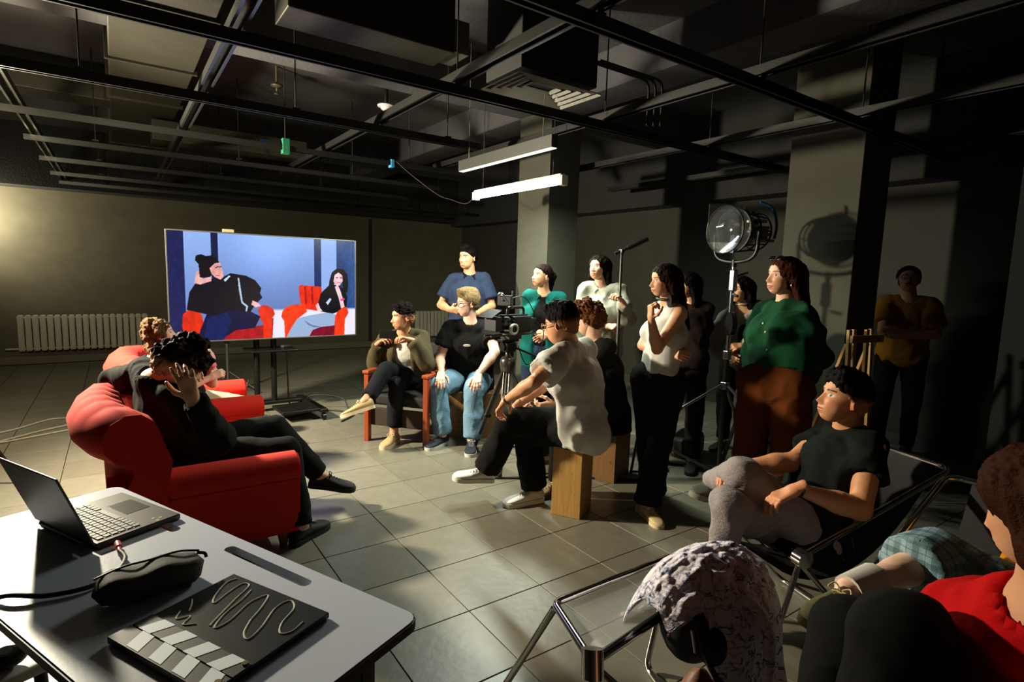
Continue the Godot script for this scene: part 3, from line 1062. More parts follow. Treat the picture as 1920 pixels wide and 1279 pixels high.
class Fig:
	var j: Dictionary
	var s: float
	var up: Vector3
	var lat: Vector3
	var fw: Vector3
	var sp: Dictionary
	var head: Transform3D
	var out := {}
	func _init(pose: Dictionary, spec: Dictionary) -> void:
		j = pose
		s = pose.s
		sp = spec
		up = (j.nk - j.pv).normalized()
		lat = (j.sl - j.sr)
		lat = (lat - up * lat.dot(up)).normalized()
		fw = lat.cross(up)
		var lk: Vector3 = spec.look.normalized()
		var hu: Vector3 = spec.get("hup", Vector3.UP)
		var hx := hu.cross(lk).normalized()
		var hs: float = s * (0.93 if spec.get("fem", false) else 0.98) * float(spec.get("hscale", 1.0))
		head = Transform3D(Basis(hx, lk.cross(hx), lk).scaled_local(Vector3.ONE * hs), j.hd + lk * 0.012)
	func box_of(keys: Array, pad: float) -> Array:
		var lo := Vector3.ONE * 99.0
		var hi := -lo
		for k in keys:
			lo = lo.min(j[k]); hi = hi.max(j[k])
		return [lo - Vector3.ONE * pad, hi + Vector3.ONE * pad]
	func torso(g: Sdf, i: float, hem: float, k := 0.03, fem := false, belly := 0.0) -> void:
		var ch: Vector3 = j.pv + up * 0.33 * s + fw * 0.005
		g.cap(j.pv + up * hem * s, ch, (0.098 + i + belly) * s, (0.112 + i) * s, k, lat, 0.66, false, true)
		g.cap(ch, j.nk - up * 0.06 * s, (0.108 + i) * s, (0.062 + i * 0.6) * s, k, lat, 0.60)
		g.cap(j.sl - lat * 0.035, j.sr + lat * 0.035, (0.050 + i * 0.45) * s, (0.050 + i * 0.45) * s, k)
		g.cap(j.nk - up * 0.01, j.sl, (0.05 + i * 0.4) * s, (0.046 + i * 0.3) * s, 0.03)
		g.cap(j.nk - up * 0.01, j.sr, (0.05 + i * 0.4) * s, (0.046 + i * 0.3) * s, 0.03)
		if fem:
			for q in [-1.0, 1.0]:
				g.cap(ch + fw * 0.055 * s + lat * q * 0.07 * s, ch + fw * 0.075 * s + lat * q * 0.075 * s - up * 0.02 * s, (0.058 + i) * s, (0.052 + i) * s, 0.03)
	func leg(g: Sdf, a: String, i: float, i2: float, upto: float, hemr: float, k := 0.012) -> void:
		var hp: Vector3 = j["h" + a]
		var kn: Vector3 = j["k" + a]
		var an: Vector3 = j["a" + a]
		g.cap(hp, kn, (0.090 + i) * s, (0.060 + i2) * s, k)
		if upto > 0.05:
			var e := kn.lerp(an, upto)
			g.cap(kn, e, (0.058 + i2) * s, hemr * s, k, Vector3.ZERO, 1.0, true)
	func build(t0: FastNoiseLite, t1: FastNoiseLite) -> void:
		var fem: bool = sp.get("fem", false)
		var m: float = 0.93 if fem else 1.0
		# --- body: one continuous surface
		var bb := Mb.new()
		bb.col = Fig.linc(sp.skin)
		var q := box_of(["pv", "nk", "sl", "sr", "el", "er", "wl", "wr", "hl", "hr", "kl", "kr", "al", "ar", "hd"], 0.14)
		var g := Sdf.new(q[0], q[1], 0.0135)
		torso(g, -0.012, 0.0, 0.03, fem)
		g.cap(j.hl, j.hr, 0.088 * s, 0.088 * s, 0.03)
		for a in ["l", "r"]:
			var sh: Vector3 = j["s" + a]
			var el: Vector3 = j["e" + a]
			var wr: Vector3 = j["w" + a]
			var brawn: float = sp.get("brawn", 1.0) * m
			g.cap(sh, el, 0.051 * s * brawn, 0.038 * s * brawn, 0.02)
			g.cap(el, el.lerp(wr, 0.35), 0.039 * s * brawn, 0.041 * s * brawn, 0.012)
			g.cap(el.lerp(wr, 0.3), wr, 0.041 * s * brawn, 0.0245 * s * m, 0.012)
			leg(g, a, -0.012, -0.006, 1.0, 0.036)
			var kn: Vector3 = j["k" + a]
			var an: Vector3 = j["a" + a]
			g.cap(an, an + (j["t" + a] - an) * 0.16, 0.034 * s, 0.03 * s, 0.02)
			g.cap(kn.lerp(an, 0.15), kn.lerp(an, 0.45), 0.05 * s, 0.046 * s, 0.02)
		g.cap(j.nk - up * 0.02, j.hd + head.basis.z * -0.008 / s, 0.058 * s * m, 0.052 * s * m, 0.03)
		g.to_mb(bb)
		bb.col = Fig.linc(sp.skin)
		Fig.head_fn.call(bb, head, sp)
		bb.col = Fig.linc(sp.skin) * Color(1.02, 0.95, 0.93)
		for a in ["l", "r"]:
			var hd: Array = sp.get("hand_" + a, [])
			var el: Vector3 = j["e" + a]
			var wr: Vector3 = j["w" + a]
			var dir: Vector3 = (wr - el).normalized()
			var palm: Vector3 = (lat * (-1.0 if a == "l" else 1.0) - Vector3.UP * 0.6)
			var curl := [0.35, 0.4, 0.45, 0.5]
			var thumb := 0.2
			var spread := 0.08
			if hd.size() > 0:
				dir = (dir * 0.35 + (lat * hd[0].y + fw * hd[0].x + Vector3.UP * hd[0].z)).normalized()
				palm = lat * hd[1].y + fw * hd[1].x + Vector3.UP * hd[1].z
				curl = hd[2]
				thumb = hd[3]
				spread = hd[4]
			Fig.hand_fn.call(bb, wr, dir, palm, a == "l", s * m, curl, spread, thumb)
		out.body = bb
		# --- top
		var tp: Dictionary = sp.top
		q = box_of(["pv", "nk", "sl", "sr", "el", "er", "wl", "wr"], 0.2)
		g = Sdf.new(q[0], q[1], float(sp.get("cell", 0.0125)))
		var i: float = tp.get("i", 0.010)
		var hem: float = tp.get("hem", -0.10)
		torso(g, i, hem, 0.03, fem, tp.get("belly", 0.0))
		if hem < -0.05:
			g.cap(j.hl, j.hr, (0.092 + i) * s, (0.092 + i) * s, 0.03)
		var slv: float = tp.get("sleeve", 0.6)
		for a in ["l", "r"]:
			var sh: Vector3 = j["s" + a]
			var el: Vector3 = j["e" + a]
			var wr: Vector3 = j["w" + a]
			var w: float = tp.get("wide", 0.012)
			if slv <= 1.0 and slv > 0.0:
				g.cap(sh, sh.lerp(el, slv), (0.050 + w * 0.6) * s * m, (0.048 + w * 1.5) * s * m, 0.02, Vector3.ZERO, 1.0, true)
			elif slv > 1.0:
				g.cap(sh, el, (0.050 + w * 0.6) * s * m, (0.041 + w) * s * m, 0.02)
				g.cap(el, el.lerp(wr, slv - 1.0), (0.045 + w) * s * m, (0.032 + w * 0.7) * s * m, 0.02, Vector3.ZERO, 1.0, true)
			else:
				g.cap(sh + lat * (0.13 if a == "l" else -0.13) + up * 0.0, sh + lat * (0.05 if a == "l" else -0.05), 0.09, 0.07, 0.01, Vector3.ZERO, 1.0, false, false, 1)
		if tp.get("collar", 0.0) > 0.0:
			var g0 := g
			var nk: Vector3 = j.nk
			g = Sdf.new(nk - Vector3.ONE * 0.13, nk + Vector3.ONE * 0.13, 0.007)
			var cr: float = tp.collar * 0.85
			var prev := Vector3.ZERO
			for k in 15:
				var an := -2.6 + 5.2 * k / 14.0
				var pt: Vector3 = j.nk + (lat * sin(an) * 0.066 - fw * cos(an) * 0.066) * s + fw * 0.012 + up * (0.030 - 0.045 * maxf(0.0, -cos(an))) * s
				if k > 0:
					g.cap(prev, pt, cr, cr, 0.008)
					g.cap(prev.lerp(pt, 0.5), prev.lerp(pt, 0.5) - up * 0.028 * s + (prev.lerp(pt, 0.5) - nk).normalized() * 0.018, cr * 0.8, cr * 0.6, 0.008)
				prev = pt
			out.collar = Mb.new()
			g.to_mb(out.collar, Transform3D(), 0.003, t0, Vector3.ONE * 20.0)
			g = g0
		var nd: float = tp.get("neck", 0.02)
		g.cap(j.nk + up * (0.055 - nd) * s + fw * 0.016, j.nk + up * 0.14 * s + fw * 0.05, 0.060 * s * m, 0.09 * s, 0.01, lat, 0.9, false, false, 1)
		if tp.has("vee"):
			g.cap(j.nk + up * 0.03 * s + fw * 0.11 * s, j.nk - up * float(tp.vee) * s + fw * 0.16 * s, 0.052 * s, 0.006, 0.01, Vector3.ZERO, 1.0, false, false, 1)
		if tp.has("open"):
			# worn open: a wedge down the front shows what is under it
			var wd: float = tp.open
			g.cap(j.nk + fw * 0.12 * s, j.pv + up * hem * s + fw * 0.16 * s, wd * s, wd * 1.15 * s, 0.01, Vector3.ZERO, 1.0, false, false, 1)
			g.cap(j.nk + fw * 0.12 * s - up * 0.05, j.pv + up * (hem - 0.1) * s + fw * 0.2 * s, wd * s, wd * 1.15 * s, 0.01, Vector3.ZERO, 1.0, false, false, 1)
		var tb := Mb.new()
		g.to_mb(tb, Transform3D(), tp.get("fold", 0.010), t1, Vector3(1.0, 0.6, 1.0) * float(tp.get("ff", 9.0)) * 0.55)
		out.top = tb
		if tp.has("under"):
			g = Sdf.new(q[0], q[1], 0.014)
			torso(g, tp.get("under_i", i - 0.012), hem + 0.04, 0.03, fem)
			g.cap(j.nk + up * (0.055 - nd - float(tp.get("under_neck", 0.01))) * s + fw * 0.016, j.nk + up * 0.14 * s + fw * 0.05, 0.062 * s * m, 0.09 * s, 0.01, lat, 0.9, false, false, 1)
			if tp.has("under_vee"):
				g.cap(j.nk + up * 0.03 * s + fw * 0.11 * s, j.nk - up * float(tp.under_vee) * s + fw * 0.16 * s, 0.052 * s, 0.006, 0.01, Vector3.ZERO, 1.0, false, false, 1)
			var ub := Mb.new()
			g.to_mb(ub, Transform3D(), 0.006, t0, Vector3.ONE * 10.0)
			out.under = ub
		# --- trousers
		var bt: Dictionary = sp.bottom
		q = box_of(["pv", "hl", "hr", "kl", "kr", "al", "ar"], 0.2)
		g = Sdf.new(q[0], q[1], 0.0135)
		i = bt.get("i", 0.012)
		g.cap(j.hl, j.hr, (0.094 + i) * s, (0.094 + i) * s, 0.03)
		g.cap(j.pv, j.pv + up * float(bt.get("rise", 0.10)) * s, (0.095 + i) * s, (0.093 + i * 0.4) * s, 0.03, lat, 0.68, true)
		for a in ["l", "r"]:
			leg(g, a, i, bt.get("knee", i), bt.get("upto", 0.95), bt.get("hem", 0.055))
		var pb := Mb.new()
		g.to_mb(pb, Transform3D(), bt.get("fold", 0.010), t1, Vector3(0.8, 0.8, 0.8) * float(bt.get("ff", 8.0)) * 0.6)
		out.bottom = pb
		# --- hair
		out.hair = Mb.new()
		Fig.hair_fn.call(out.hair, head, sp, t0, self)
	static var head_fn: Callable
	static var hand_fn: Callable
	static var hair_fn: Callable
	static func linc(c: Color) -> Color:
		return c.srgb_to_linear()

# hair in the head's own frame
static func hair_mb(mb: Mb, xf: Transform3D, sp: Dictionary, nz_: FastNoiseLite, fig: Fig) -> void:
	var style: String = sp.hair[0]
	var base := lin(sp.hair[1])
	var lo := Vector3(-0.14, -0.16, -0.17)
	var hi := Vector3(0.14, 0.18, 0.13)
	if style in ["long", "mid"]:
		lo = Vector3(-0.16, -0.42 if style == "long" else -0.22, -0.20)
	if style == "curly":
		lo = Vector3(-0.18, -0.32, -0.2); hi = Vector3(0.18, 0.2, 0.14)
	if style == "pony":
		lo = Vector3(-0.14, -0.26, -0.24)
	var g := Sdf.new(lo, hi, 0.0072)
	var big := Vector3(0.0, 0.034, -0.016)
	# skull cap
	g.cap(big + Vector3(0, 0, -0.014), big + Vector3(0, 0.0, 0.012), 0.0905, 0.0865, 0.01, Vector3.RIGHT, 1.0)
	g.cap(Vector3(0, -0.02, -0.035), Vector3(0, 0.03, -0.03), 0.074, 0.085, 0.02)
	var amp := 0.007
	var fr := Vector3(60, 16, 60)
	if style == "short" or style == "crop" or style == "quiff" or style == "messy":
		var line := 0.060 if style != "crop" else 0.066
		g.clip(Vector3(0, line, 0.078), Vector3(0, -1.0, 0.80).normalized())
		if style == "crop":
			amp = 0.004
		if style == "quiff":
			g.cap(Vector3(-0.04, 0.095, 0.048), Vector3(0.045, 0.10, 0.044), 0.026, 0.028, 0.03)
			g.cap(Vector3(0, 0.10, 0.015), Vector3(0, 0.085, -0.05), 0.042, 0.042, 0.03)
			fr = Vector3(60, 60, 16)
			amp = 0.012
		if style == "messy":
			for q in [Vector3(0.03, 0.11, 0.05), Vector3(-0.04, 0.115, 0.03), Vector3(0.05, 0.11, -0.03), Vector3(-0.05, 0.09, -0.06), Vector3(0.0, 0.125, 0.0), Vector3(0.06, 0.06, 0.03), Vector3(-0.07, 0.06, -0.02), Vector3(0, 0.03, -0.10), Vector3(0.05, 0.0, -0.085), Vector3(-0.05, 0.0, -0.085)]:
				g.cap(q, q * 1.06, 0.040, 0.034, 0.025)
			if sp.get("fringe", 0.0) > 0.0:
				for q in [Vector3(0.035, 0.062, 0.088), Vector3(-0.03, 0.066, 0.090), Vector3(-0.062, 0.05, 0.062), Vector3(0.066, 0.045, 0.058), Vector3(-0.078, 0.02, 0.03), Vector3(0.0, 0.045, 0.102)]:
					g.cap(q, q + Vector3(0, -0.018, 0.004), 0.026, 0.018, 0.02)
			amp = 0.022
			fr = Vector3(30, 26, 30)
		if style == "short":
			g.cap(Vector3(-0.035, 0.105, 0.05), Vector3(0.035, 0.105, 0.05), 0.028, 0.028, 0.03)
			g.cap(Vector3(0, 0.095, 0.0), Vector3(0, 0.085, -0.06), 0.052, 0.050, 0.03)
	elif style == "curly":
		g.clip(Vector3(0, 0.055, 0.075), Vector3(0, -0.9, 1.0).normalized(), Vector3(0, 0.0, 0.12), 0.12)
		var rng := RandomNumberGenerator.new()
		rng.seed = 12
		for k in 60:
			var a := rng.randf_range(1.2, TAU - 1.2)
			var y := rng.randf_range(-0.25, 0.11)
			var r := 0.095 * sqrt(maxf(0.08, 1.0 - pow(maxf(y - 0.02, 0.0) / 0.10, 2.0)))
			var c := Vector3(sin(a) * r, y + 0.015, cos(a) * r - 0.02)
			var e := c + Vector3(rng.randf_range(-0.02, 0.02), -0.03, rng.randf_range(-0.02, 0.02))
			g.cap(c, e, 0.026, 0.020, 0.014)
		amp = 0.014
		fr = Vector3(38, 30, 38)
	elif style == "pony" or style == "bun":
		g.clip(Vector3(0, 0.066, 0.072), Vector3(0, -1.0, 0.62).normalized())
		if style == "pony":
			g.cap(Vector3(0, 0.05, -0.11), Vector3(0, 0.02, -0.145), 0.030, 0.034, 0.02)
			g.cap(Vector3(0, 0.02, -0.145), Vector3(0, -0.2, -0.13), 0.036, 0.016, 0.02)
		else:
			g.cap(Vector3(0, 0.06, -0.115), Vector3(0.0, 0.05, -0.13), 0.040, 0.040, 0.02)
		amp = 0.005
	else:
		var L := -0.34 if style == "long" else -0.15
		var back: float = sp.get("hair_back", 0.0)
		for x in [-0.055, -0.02, 0.02, 0.055]:
			g.cap(Vector3(x, 0.03, -0.080), Vector3(x * 1.25, L, -0.095 - back), 0.036, 0.030, 0.045)
		for s in [-1.0, 1.0]:
			g.cap(Vector3(s * 0.072, 0.05, -0.005), Vector3(s * 0.085, L * 0.5, -0.045 - back * 0.5), 0.024, 0.026, 0.03)
			g.cap(Vector3(s * 0.085, L * 0.5, -0.045 - back * 0.5), Vector3(s * 0.085, L, -0.07 - back), 0.026, 0.020, 0.03)
			if sp.get("fringe", 0.0) > 0.0:
				g.cap(Vector3(s * 0.01, 0.085, 0.072), Vector3(s * 0.058, 0.03, 0.062), 0.013, 0.012, 0.015)
		# the face stays clear
		g.cap(Vector3(0, -0.005, 0.14), Vector3(0, -0.13, 0.13), 0.094, 0.088, 0.01, Vector3.RIGHT, 0.9, false, false, 1)
		g.cap(Vector3(0, 0.02, 0.13), Vector3(0, 0.0, 0.13), 0.070, 0.08, 0.01, Vector3.RIGHT, 0.95, false, false, 1)
		amp = 0.007
		fr = Vector3(85, 7, 85)
	var at := mb.v.size()
	g.to_mb(mb, Transform3D(), amp, nz_, fr)
	for k in range(at, mb.v.size()):
		var p := mb.v[k]
		var w := 0.5 + 0.5 * nz_.get_noise_3dv(p * fr * 1.7)
		var c := base * (0.65 + 0.75 * w)
		if sp.has("fade") and p.y < 0.03:
			c = c.lerp(lin(sp.skin), clampf((0.03 - p.y) / 0.06, 0.0, 0.55))
		mb.c[k] = c
		mb.v[k] = xf * p
		mb.n[k] = (xf.basis * mb.n[k]).normalized()

# ------------------------------------------------------------------ people
const POSES := {
	"p1": {"s": 0.95, "f": Vector3(0.989, 0, 0.148), "pv": Vector3(0.411, 0.440, -4.888), "nk": Vector3(0.228, 0.820, -4.650), "hd": Vector3(0.234, 0.997, -4.671), "sl": Vector3(0.360, 0.782, -4.764), "sr": Vector3(0.137, 0.799, -4.562), "hl": Vector3(0.428, 0.440, -4.973), "hr": Vector3(0.398, 0.440, -4.801), "el": Vector3(0.563, 0.603, -4.731), "er": Vector3(0.306, 0.591, -4.523), "wl": Vector3(0.555, 0.827, -4.638), "wr": Vector3(0.528, 0.677, -4.568), "kl": Vector3(0.820, 0.357, -4.888), "kr": Vector3(0.743, 0.339, -4.607), "al": Vector3(0.989, 0.058, -5.073), "ar": Vector3(0.965, 0.034, -4.701), "tl": Vector3(1.131, -0.008, -5.077), "tr": Vector3(1.087, -0.030, -4.626)},
	"p2": {"s": 1.02, "f": Vector3(0.999, 0, 0.050), "pv": Vector3(0.305, 0.484, -3.382), "nk": Vector3(0.123, 0.937, -3.218), "hd": Vector3(0.225, 1.021, -3.084), "sl": Vector3(0.100, 0.940, -3.416), "sr": Vector3(0.197, 0.869, -3.067), "hl": Vector3(0.306, 0.486, -3.476), "hr": Vector3(0.306, 0.486, -3.284), "el": Vector3(-0.022, 0.848, -3.665), "er": Vector3(0.360, 0.682, -2.909), "wl": Vector3(0.250, 0.858, -3.726), "wr": Vector3(0.254, 0.902, -2.816), "kl": Vector3(0.742, 0.533, -3.516), "kr": Vector3(0.732, 0.488, -3.162), "al": Vector3(0.997, 0.204, -3.453), "ar": Vector3(0.769, 0.083, -3.049), "tl": Vector3(1.141, 0.138, -3.389), "tr": Vector3(0.893, 0.005, -3.132)},
	"p3": {"s": 1.00, "f": Vector3(-0.774, 0, 0.633), "pv": Vector3(2.218, 0.491, -4.775), "nk": Vector3(2.063, 0.942, -4.595), "hd": Vector3(2.021, 1.103, -4.514), "sl": Vector3(2.182, 0.920, -4.497), "sr": Vector3(1.954, 0.893, -4.716), "hl": Vector3(2.276, 0.491, -4.703), "hr": Vector3(2.161, 0.491, -4.847), "el": Vector3(2.157, 0.712, -4.304), "er": Vector3(1.894, 0.644, -4.841), "wl": Vector3(2.011, 0.920, -4.316), "wr": Vector3(1.861, 0.850, -4.694), "kl": Vector3(1.892, 0.634, -4.573), "kr": Vector3(1.946, 0.507, -4.476), "al": Vector3(1.617, 0.430, -4.347), "ar": Vector3(1.925, 0.095, -4.476), "tl": Vector3(1.468, 0.359, -4.361), "tr": Vector3(1.814, 0.019, -4.380)},
	"p4": {"s": 1.03, "f": Vector3(-0.600, 0, 0.800), "pv": Vector3(2.662, 0.526, -4.438), "nk": Vector3(2.596, 1.039, -4.347), "hd": Vector3(2.569, 1.228, -4.341), "sl": Vector3(2.739, 1.003, -4.255), "sr": Vector3(2.453, 1.001, -4.452), "hl": Vector3(2.737, 0.526, -4.382), "hr": Vector3(2.586, 0.526, -4.496), "el": Vector3(2.667, 0.821, -4.037), "er": Vector3(2.349, 0.727, -4.456), "wl": Vector3(2.476, 0.646, -3.992), "wr": Vector3(2.247, 0.643, -4.229), "kl": Vector3(2.466, 0.504, -4.033), "kr": Vector3(2.216, 0.506, -4.254), "al": Vector3(2.423, 0.084, -3.992), "ar": Vector3(2.273, 0.087, -4.230), "tl": Vector3(2.333, 0.032, -3.858), "tr": Vector3(2.127, 0.030, -4.164)},
	"p5": {"s": 1.03, "f": Vector3(-0.567, 0, 0.824), "pv": Vector3(2.955, 0.943, -5.017), "nk": Vector3(2.995, 1.466, -5.045), "hd": Vector3(2.956, 1.651, -5.020), "sl": Vector3(3.128, 1.438, -4.957), "sr": Vector3(2.854, 1.423, -5.132), "hl": Vector3(3.033, 0.943, -4.963), "hr": Vector3(2.877, 0.943, -5.071), "el": Vector3(3.167, 1.160, -4.875), "er": Vector3(2.735, 1.159, -5.178), "wl": Vector3(2.926, 1.091, -4.799), "wr": Vector3(2.704, 1.127, -4.920), "kl": Vector3(3.045, 0.501, -4.942), "kr": Vector3(2.853, 0.501, -5.074), "al": Vector3(3.054, 0.079, -4.955), "ar": Vector3(2.861, 0.079, -5.087), "tl": Vector3(2.991, 0.001, -4.817), "tr": Vector3(2.756, 0.001, -4.979)},
	"p6": {"s": 0.91, "f": Vector3(-0.759, 0, 0.651), "pv": Vector3(2.971, 0.857, -3.776), "nk": Vector3(2.990, 1.322, -3.785), "hd": Vector3(2.951, 1.486, -3.773), "sl": Vector3(3.082, 1.302, -3.685), "sr": Vector3(2.900, 1.311, -3.883), "hl": Vector3(3.026, 0.854, -3.712), "hr": Vector3(2.917, 0.854, -3.839), "el": Vector3(3.092, 1.060, -3.596), "er": Vector3(2.930, 1.068, -3.966), "wl": Vector3(2.867, 1.006, -3.575), "wr": Vector3(2.897, 1.023, -3.741), "kl": Vector3(3.029, 0.462, -3.705), "kr": Vector3(2.911, 0.462, -3.842), "al": Vector3(3.030, 0.087, -3.708), "ar": Vector3(2.913, 0.087, -3.844), "tl": Vector3(2.945, 0.018, -3.605), "tr": Vector3(2.799, 0.018, -3.776)},
	"p7": {"s": 0.95, "f": Vector3(-0.759, 0, 0.651), "pv": Vector3(3.259, 0.908, -3.388), "nk": Vector3(3.290, 1.397, -3.400), "hd": Vector3(3.252, 1.570, -3.409), "sl": Vector3(3.390, 1.387, -3.298), "sr": Vector3(3.195, 1.390, -3.505), "hl": Vector3(3.316, 0.902, -3.322), "hr": Vector3(3.202, 0.902, -3.454), "el": Vector3(3.339, 1.170, -3.146), "er": Vector3(3.158, 1.125, -3.479), "wl": Vector3(3.171, 1.313, -3.047), "wr": Vector3(3.218, 1.105, -3.245), "kl": Vector3(3.320, 0.490, -3.318), "kr": Vector3(3.198, 0.490, -3.458), "al": Vector3(3.324, 0.097, -3.315), "ar": Vector3(3.195, 0.097, -3.461), "tl": Vector3(3.237, 0.028, -3.204), "tr": Vector3(3.070, 0.027, -3.397)},
	"p8": {"s": 1.02, "f": Vector3(-0.947, 0, -0.323), "pv": Vector3(2.350, 0.550, -2.529), "nk": Vector3(2.264, 1.061, -2.579), "hd": Vector3(2.155, 1.213, -2.548), "sl": Vector3(2.120, 1.030, -2.502), "sr": Vector3(2.429, 1.029, -2.635), "hl": Vector3(2.320, 0.550, -2.440), "hr": Vector3(2.380, 0.550, -2.617), "el": Vector3(1.867, 0.911, -2.423), "er": Vector3(2.221, 0.840, -2.716), "wl": Vector3(1.828, 0.767, -2.636), "wr": Vector3(2.041, 0.678, -2.820), "kl": Vector3(2.138, 0.497, -2.836), "kr": Vector3(1.996, 0.577, -2.827), "al": Vector3(2.210, 0.085, -2.827), "ar": Vector3(1.948, 0.206, -3.013), "tl": Vector3(2.049, 0.041, -2.851), "tr": Vector3(1.788, 0.181, -3.058)},
	"p9": {"s": 0.98, "f": Vector3(-0.973, 0, -0.229), "pv": Vector3(2.853, 0.529, -2.838), "nk": Vector3(2.776, 1.017, -2.915), "hd": Vector3(2.749, 1.194, -2.947), "sl": Vector3(2.750, 1.012, -2.763), "sr": Vector3(2.801, 0.952, -3.062), "hl": Vector3(2.832, 0.529, -2.750), "hr": Vector3(2.874, 0.529, -2.926), "el": Vector3(2.584, 0.799, -2.835), "er": Vector3(2.637, 0.736, -3.131), "wl": Vector3(2.419, 0.629, -2.915), "wr": Vector3(2.473, 0.556, -3.190), "kl": Vector3(2.423, 0.482, -2.839), "kr": Vector3(2.614, 0.427, -3.242), "al": Vector3(2.420, 0.080, -2.849), "ar": Vector3(2.736, 0.081, -3.405), "tl": Vector3(2.277, 0.004, -2.858), "tr": Vector3(2.602, 0.008, -3.461)},
	"p10": {"s": 0.93, "f": Vector3(-0.936, 0, 0.351), "pv": Vector3(2.820, 0.852, -2.360), "nk": Vector3(2.869, 1.324, -2.346), "hd": Vector3(2.810, 1.486, -2.349), "sl": Vector3(2.812, 1.286, -2.221), "sr": Vector3(2.922, 1.298, -2.472), "hl": Vector3(2.849, 0.849, -2.279), "hr": Vector3(2.790, 0.853, -2.440), "el": Vector3(2.651, 1.077, -2.243), "er": Vector3(2.796, 1.064, -2.486), "wl": Vector3(2.519, 1.266, -2.188), "wr": Vector3(2.796, 1.044, -2.250), "kl": Vector3(2.761, 0.457, -2.275), "kr": Vector3(2.816, 0.455, -2.412), "al": Vector3(2.684, 0.083, -2.274), "ar": Vector3(2.868, 0.079, -2.379), "tl": Vector3(2.635, 0.021, -2.142), "tr": Vector3(2.734, 0.008, -2.355)},
	"p11": {"s": 0.95, "f": Vector3(-0.916, 0, 0.401), "pv": Vector3(3.638, 0.875, -2.804), "nk": Vector3(3.854, 1.286, -2.939), "hd": Vector3(3.796, 1.451, -2.932), "sl": Vector3(3.887, 1.265, -2.801), "sr": Vector3(3.791, 1.256, -3.065), "hl": Vector3(3.673, 0.875, -2.723), "hr": Vector3(3.603, 0.875, -2.884), "el": Vector3(3.833, 1.000, -2.804), "er": Vector3(3.737, 0.998, -3.126), "wl": Vector3(3.603, 0.974, -2.875), "wr": Vector3(3.632, 0.972, -2.909), "kl": Vector3(3.671, 0.468, -2.696), "kr": Vector3(3.581, 0.468, -2.901), "al": Vector3(3.687, 0.079, -2.703), "ar": Vector3(3.597, 0.079, -2.908), "tl": Vector3(3.572, 0.006, -2.626), "tr": Vector3(3.462, 0.006, -2.876)},
	"p12": {"s": 0.96, "f": Vector3(-0.959, 0, 0.282), "pv": Vector3(4.440, 0.880, -2.799), "nk": Vector3(4.165, 1.260, -2.661), "hd": Vector3(4.107, 1.428, -2.655), "sl": Vector3(4.228, 1.276, -2.545), "sr": Vector3(4.131, 1.183, -2.795), "hl": Vector3(4.465, 0.880, -2.714), "hr": Vector3(4.415, 0.880, -2.884), "el": Vector3(4.229, 1.019, -2.451), "er": Vector3(4.058, 0.922, -2.840), "wl": Vector3(4.001, 0.995, -2.537), "wr": Vector3(3.941, 0.897, -2.627), "kl": Vector3(4.456, 0.470, -2.672), "kr": Vector3(4.385, 0.470, -2.915), "al": Vector3(4.481, 0.078, -2.680), "ar": Vector3(4.410, 0.078, -2.922), "tl": Vector3(4.355, 0.005, -2.617), "tr": Vector3(4.271, 0.005, -2.907)},
	"p13": {"s": 0.98, "f": Vector3(-0.959, 0, 0.282), "pv": Vector3(3.090, 0.902, -1.741), "nk": Vector3(3.284, 1.356, -1.820), "hd": Vector3(3.245, 1.533, -1.825), "sl": Vector3(3.245, 1.307, -1.670), "sr": Vector3(3.296, 1.313, -1.968), "hl": Vector3(3.116, 0.902, -1.654), "hr": Vector3(3.065, 0.902, -1.827), "el": Vector3(3.388, 1.069, -1.651), "er": Vector3(3.328, 1.047, -2.047), "wl": Vector3(3.506, 0.887, -1.773), "wr": Vector3(3.446, 0.867, -1.921), "kl": Vector3(3.112, 0.482, -1.635), "kr": Vector3(3.051, 0.482, -1.841), "al": Vector3(3.124, 0.080, -1.639), "ar": Vector3(3.063, 0.080, -1.845), "tl": Vector3(2.995, 0.005, -1.575), "tr": Vector3(2.921, 0.005, -1.829)},
	"p14": {"s": 0.98, "f": Vector3(-0.884, 0, 0.468), "pv": Vector3(5.606, 0.901, -2.032), "nk": Vector3(5.483, 1.381, -1.971), "hd": Vector3(5.424, 1.552, -1.973), "sl": Vector3(5.565, 1.347, -1.828), "sr": Vector3(5.415, 1.350, -2.121), "hl": Vector3(5.648, 0.901, -1.952), "hr": Vector3(5.564, 0.901, -2.112), "el": Vector3(5.437, 1.116, -1.738), "er": Vector3(5.265, 1.122, -2.063), "wl": Vector3(5.260, 1.095, -1.913), "wr": Vector3(5.279, 1.122, -1.813), "kl": Vector3(5.649, 0.480, -1.927), "kr": Vector3(5.543, 0.480, -2.126), "al": Vector3(5.663, 0.079, -1.934), "ar": Vector3(5.557, 0.079, -2.134), "tl": Vector3(5.550, 0.004, -1.846), "tr": Vector3(5.421, 0.004, -2.090)},
	"p15": {"s": 1.02, "f": Vector3(-0.999, 0, -0.054), "pv": Vector3(2.492, 0.371, -1.211), "nk": Vector3(2.745, 0.823, -1.171), "hd": Vector3(2.655, 0.989, -1.162), "sl": Vector3(2.630, 0.809, -1.027), "sr": Vector3(2.820, 0.751, -1.309), "hl": Vector3(2.483, 0.375, -1.121), "hr": Vector3(2.503, 0.368, -1.304), "el": Vector3(2.455, 0.584, -0.973), "er": Vector3(2.539, 0.675, -1.302), "wl": Vector3(2.271, 0.653, -1.142), "wr": Vector3(2.332, 0.639, -1.455), "kl": Vector3(2.241, 0.644, -1.373), "kr": Vector3(2.104, 0.542, -1.338), "al": Vector3(2.470, 0.462, -1.670), "ar": Vector3(2.089, 0.118, -1.345), "tl": Vector3(2.305, 0.481, -1.638), "tr": Vector3(1.928, 0.069, -1.358)},
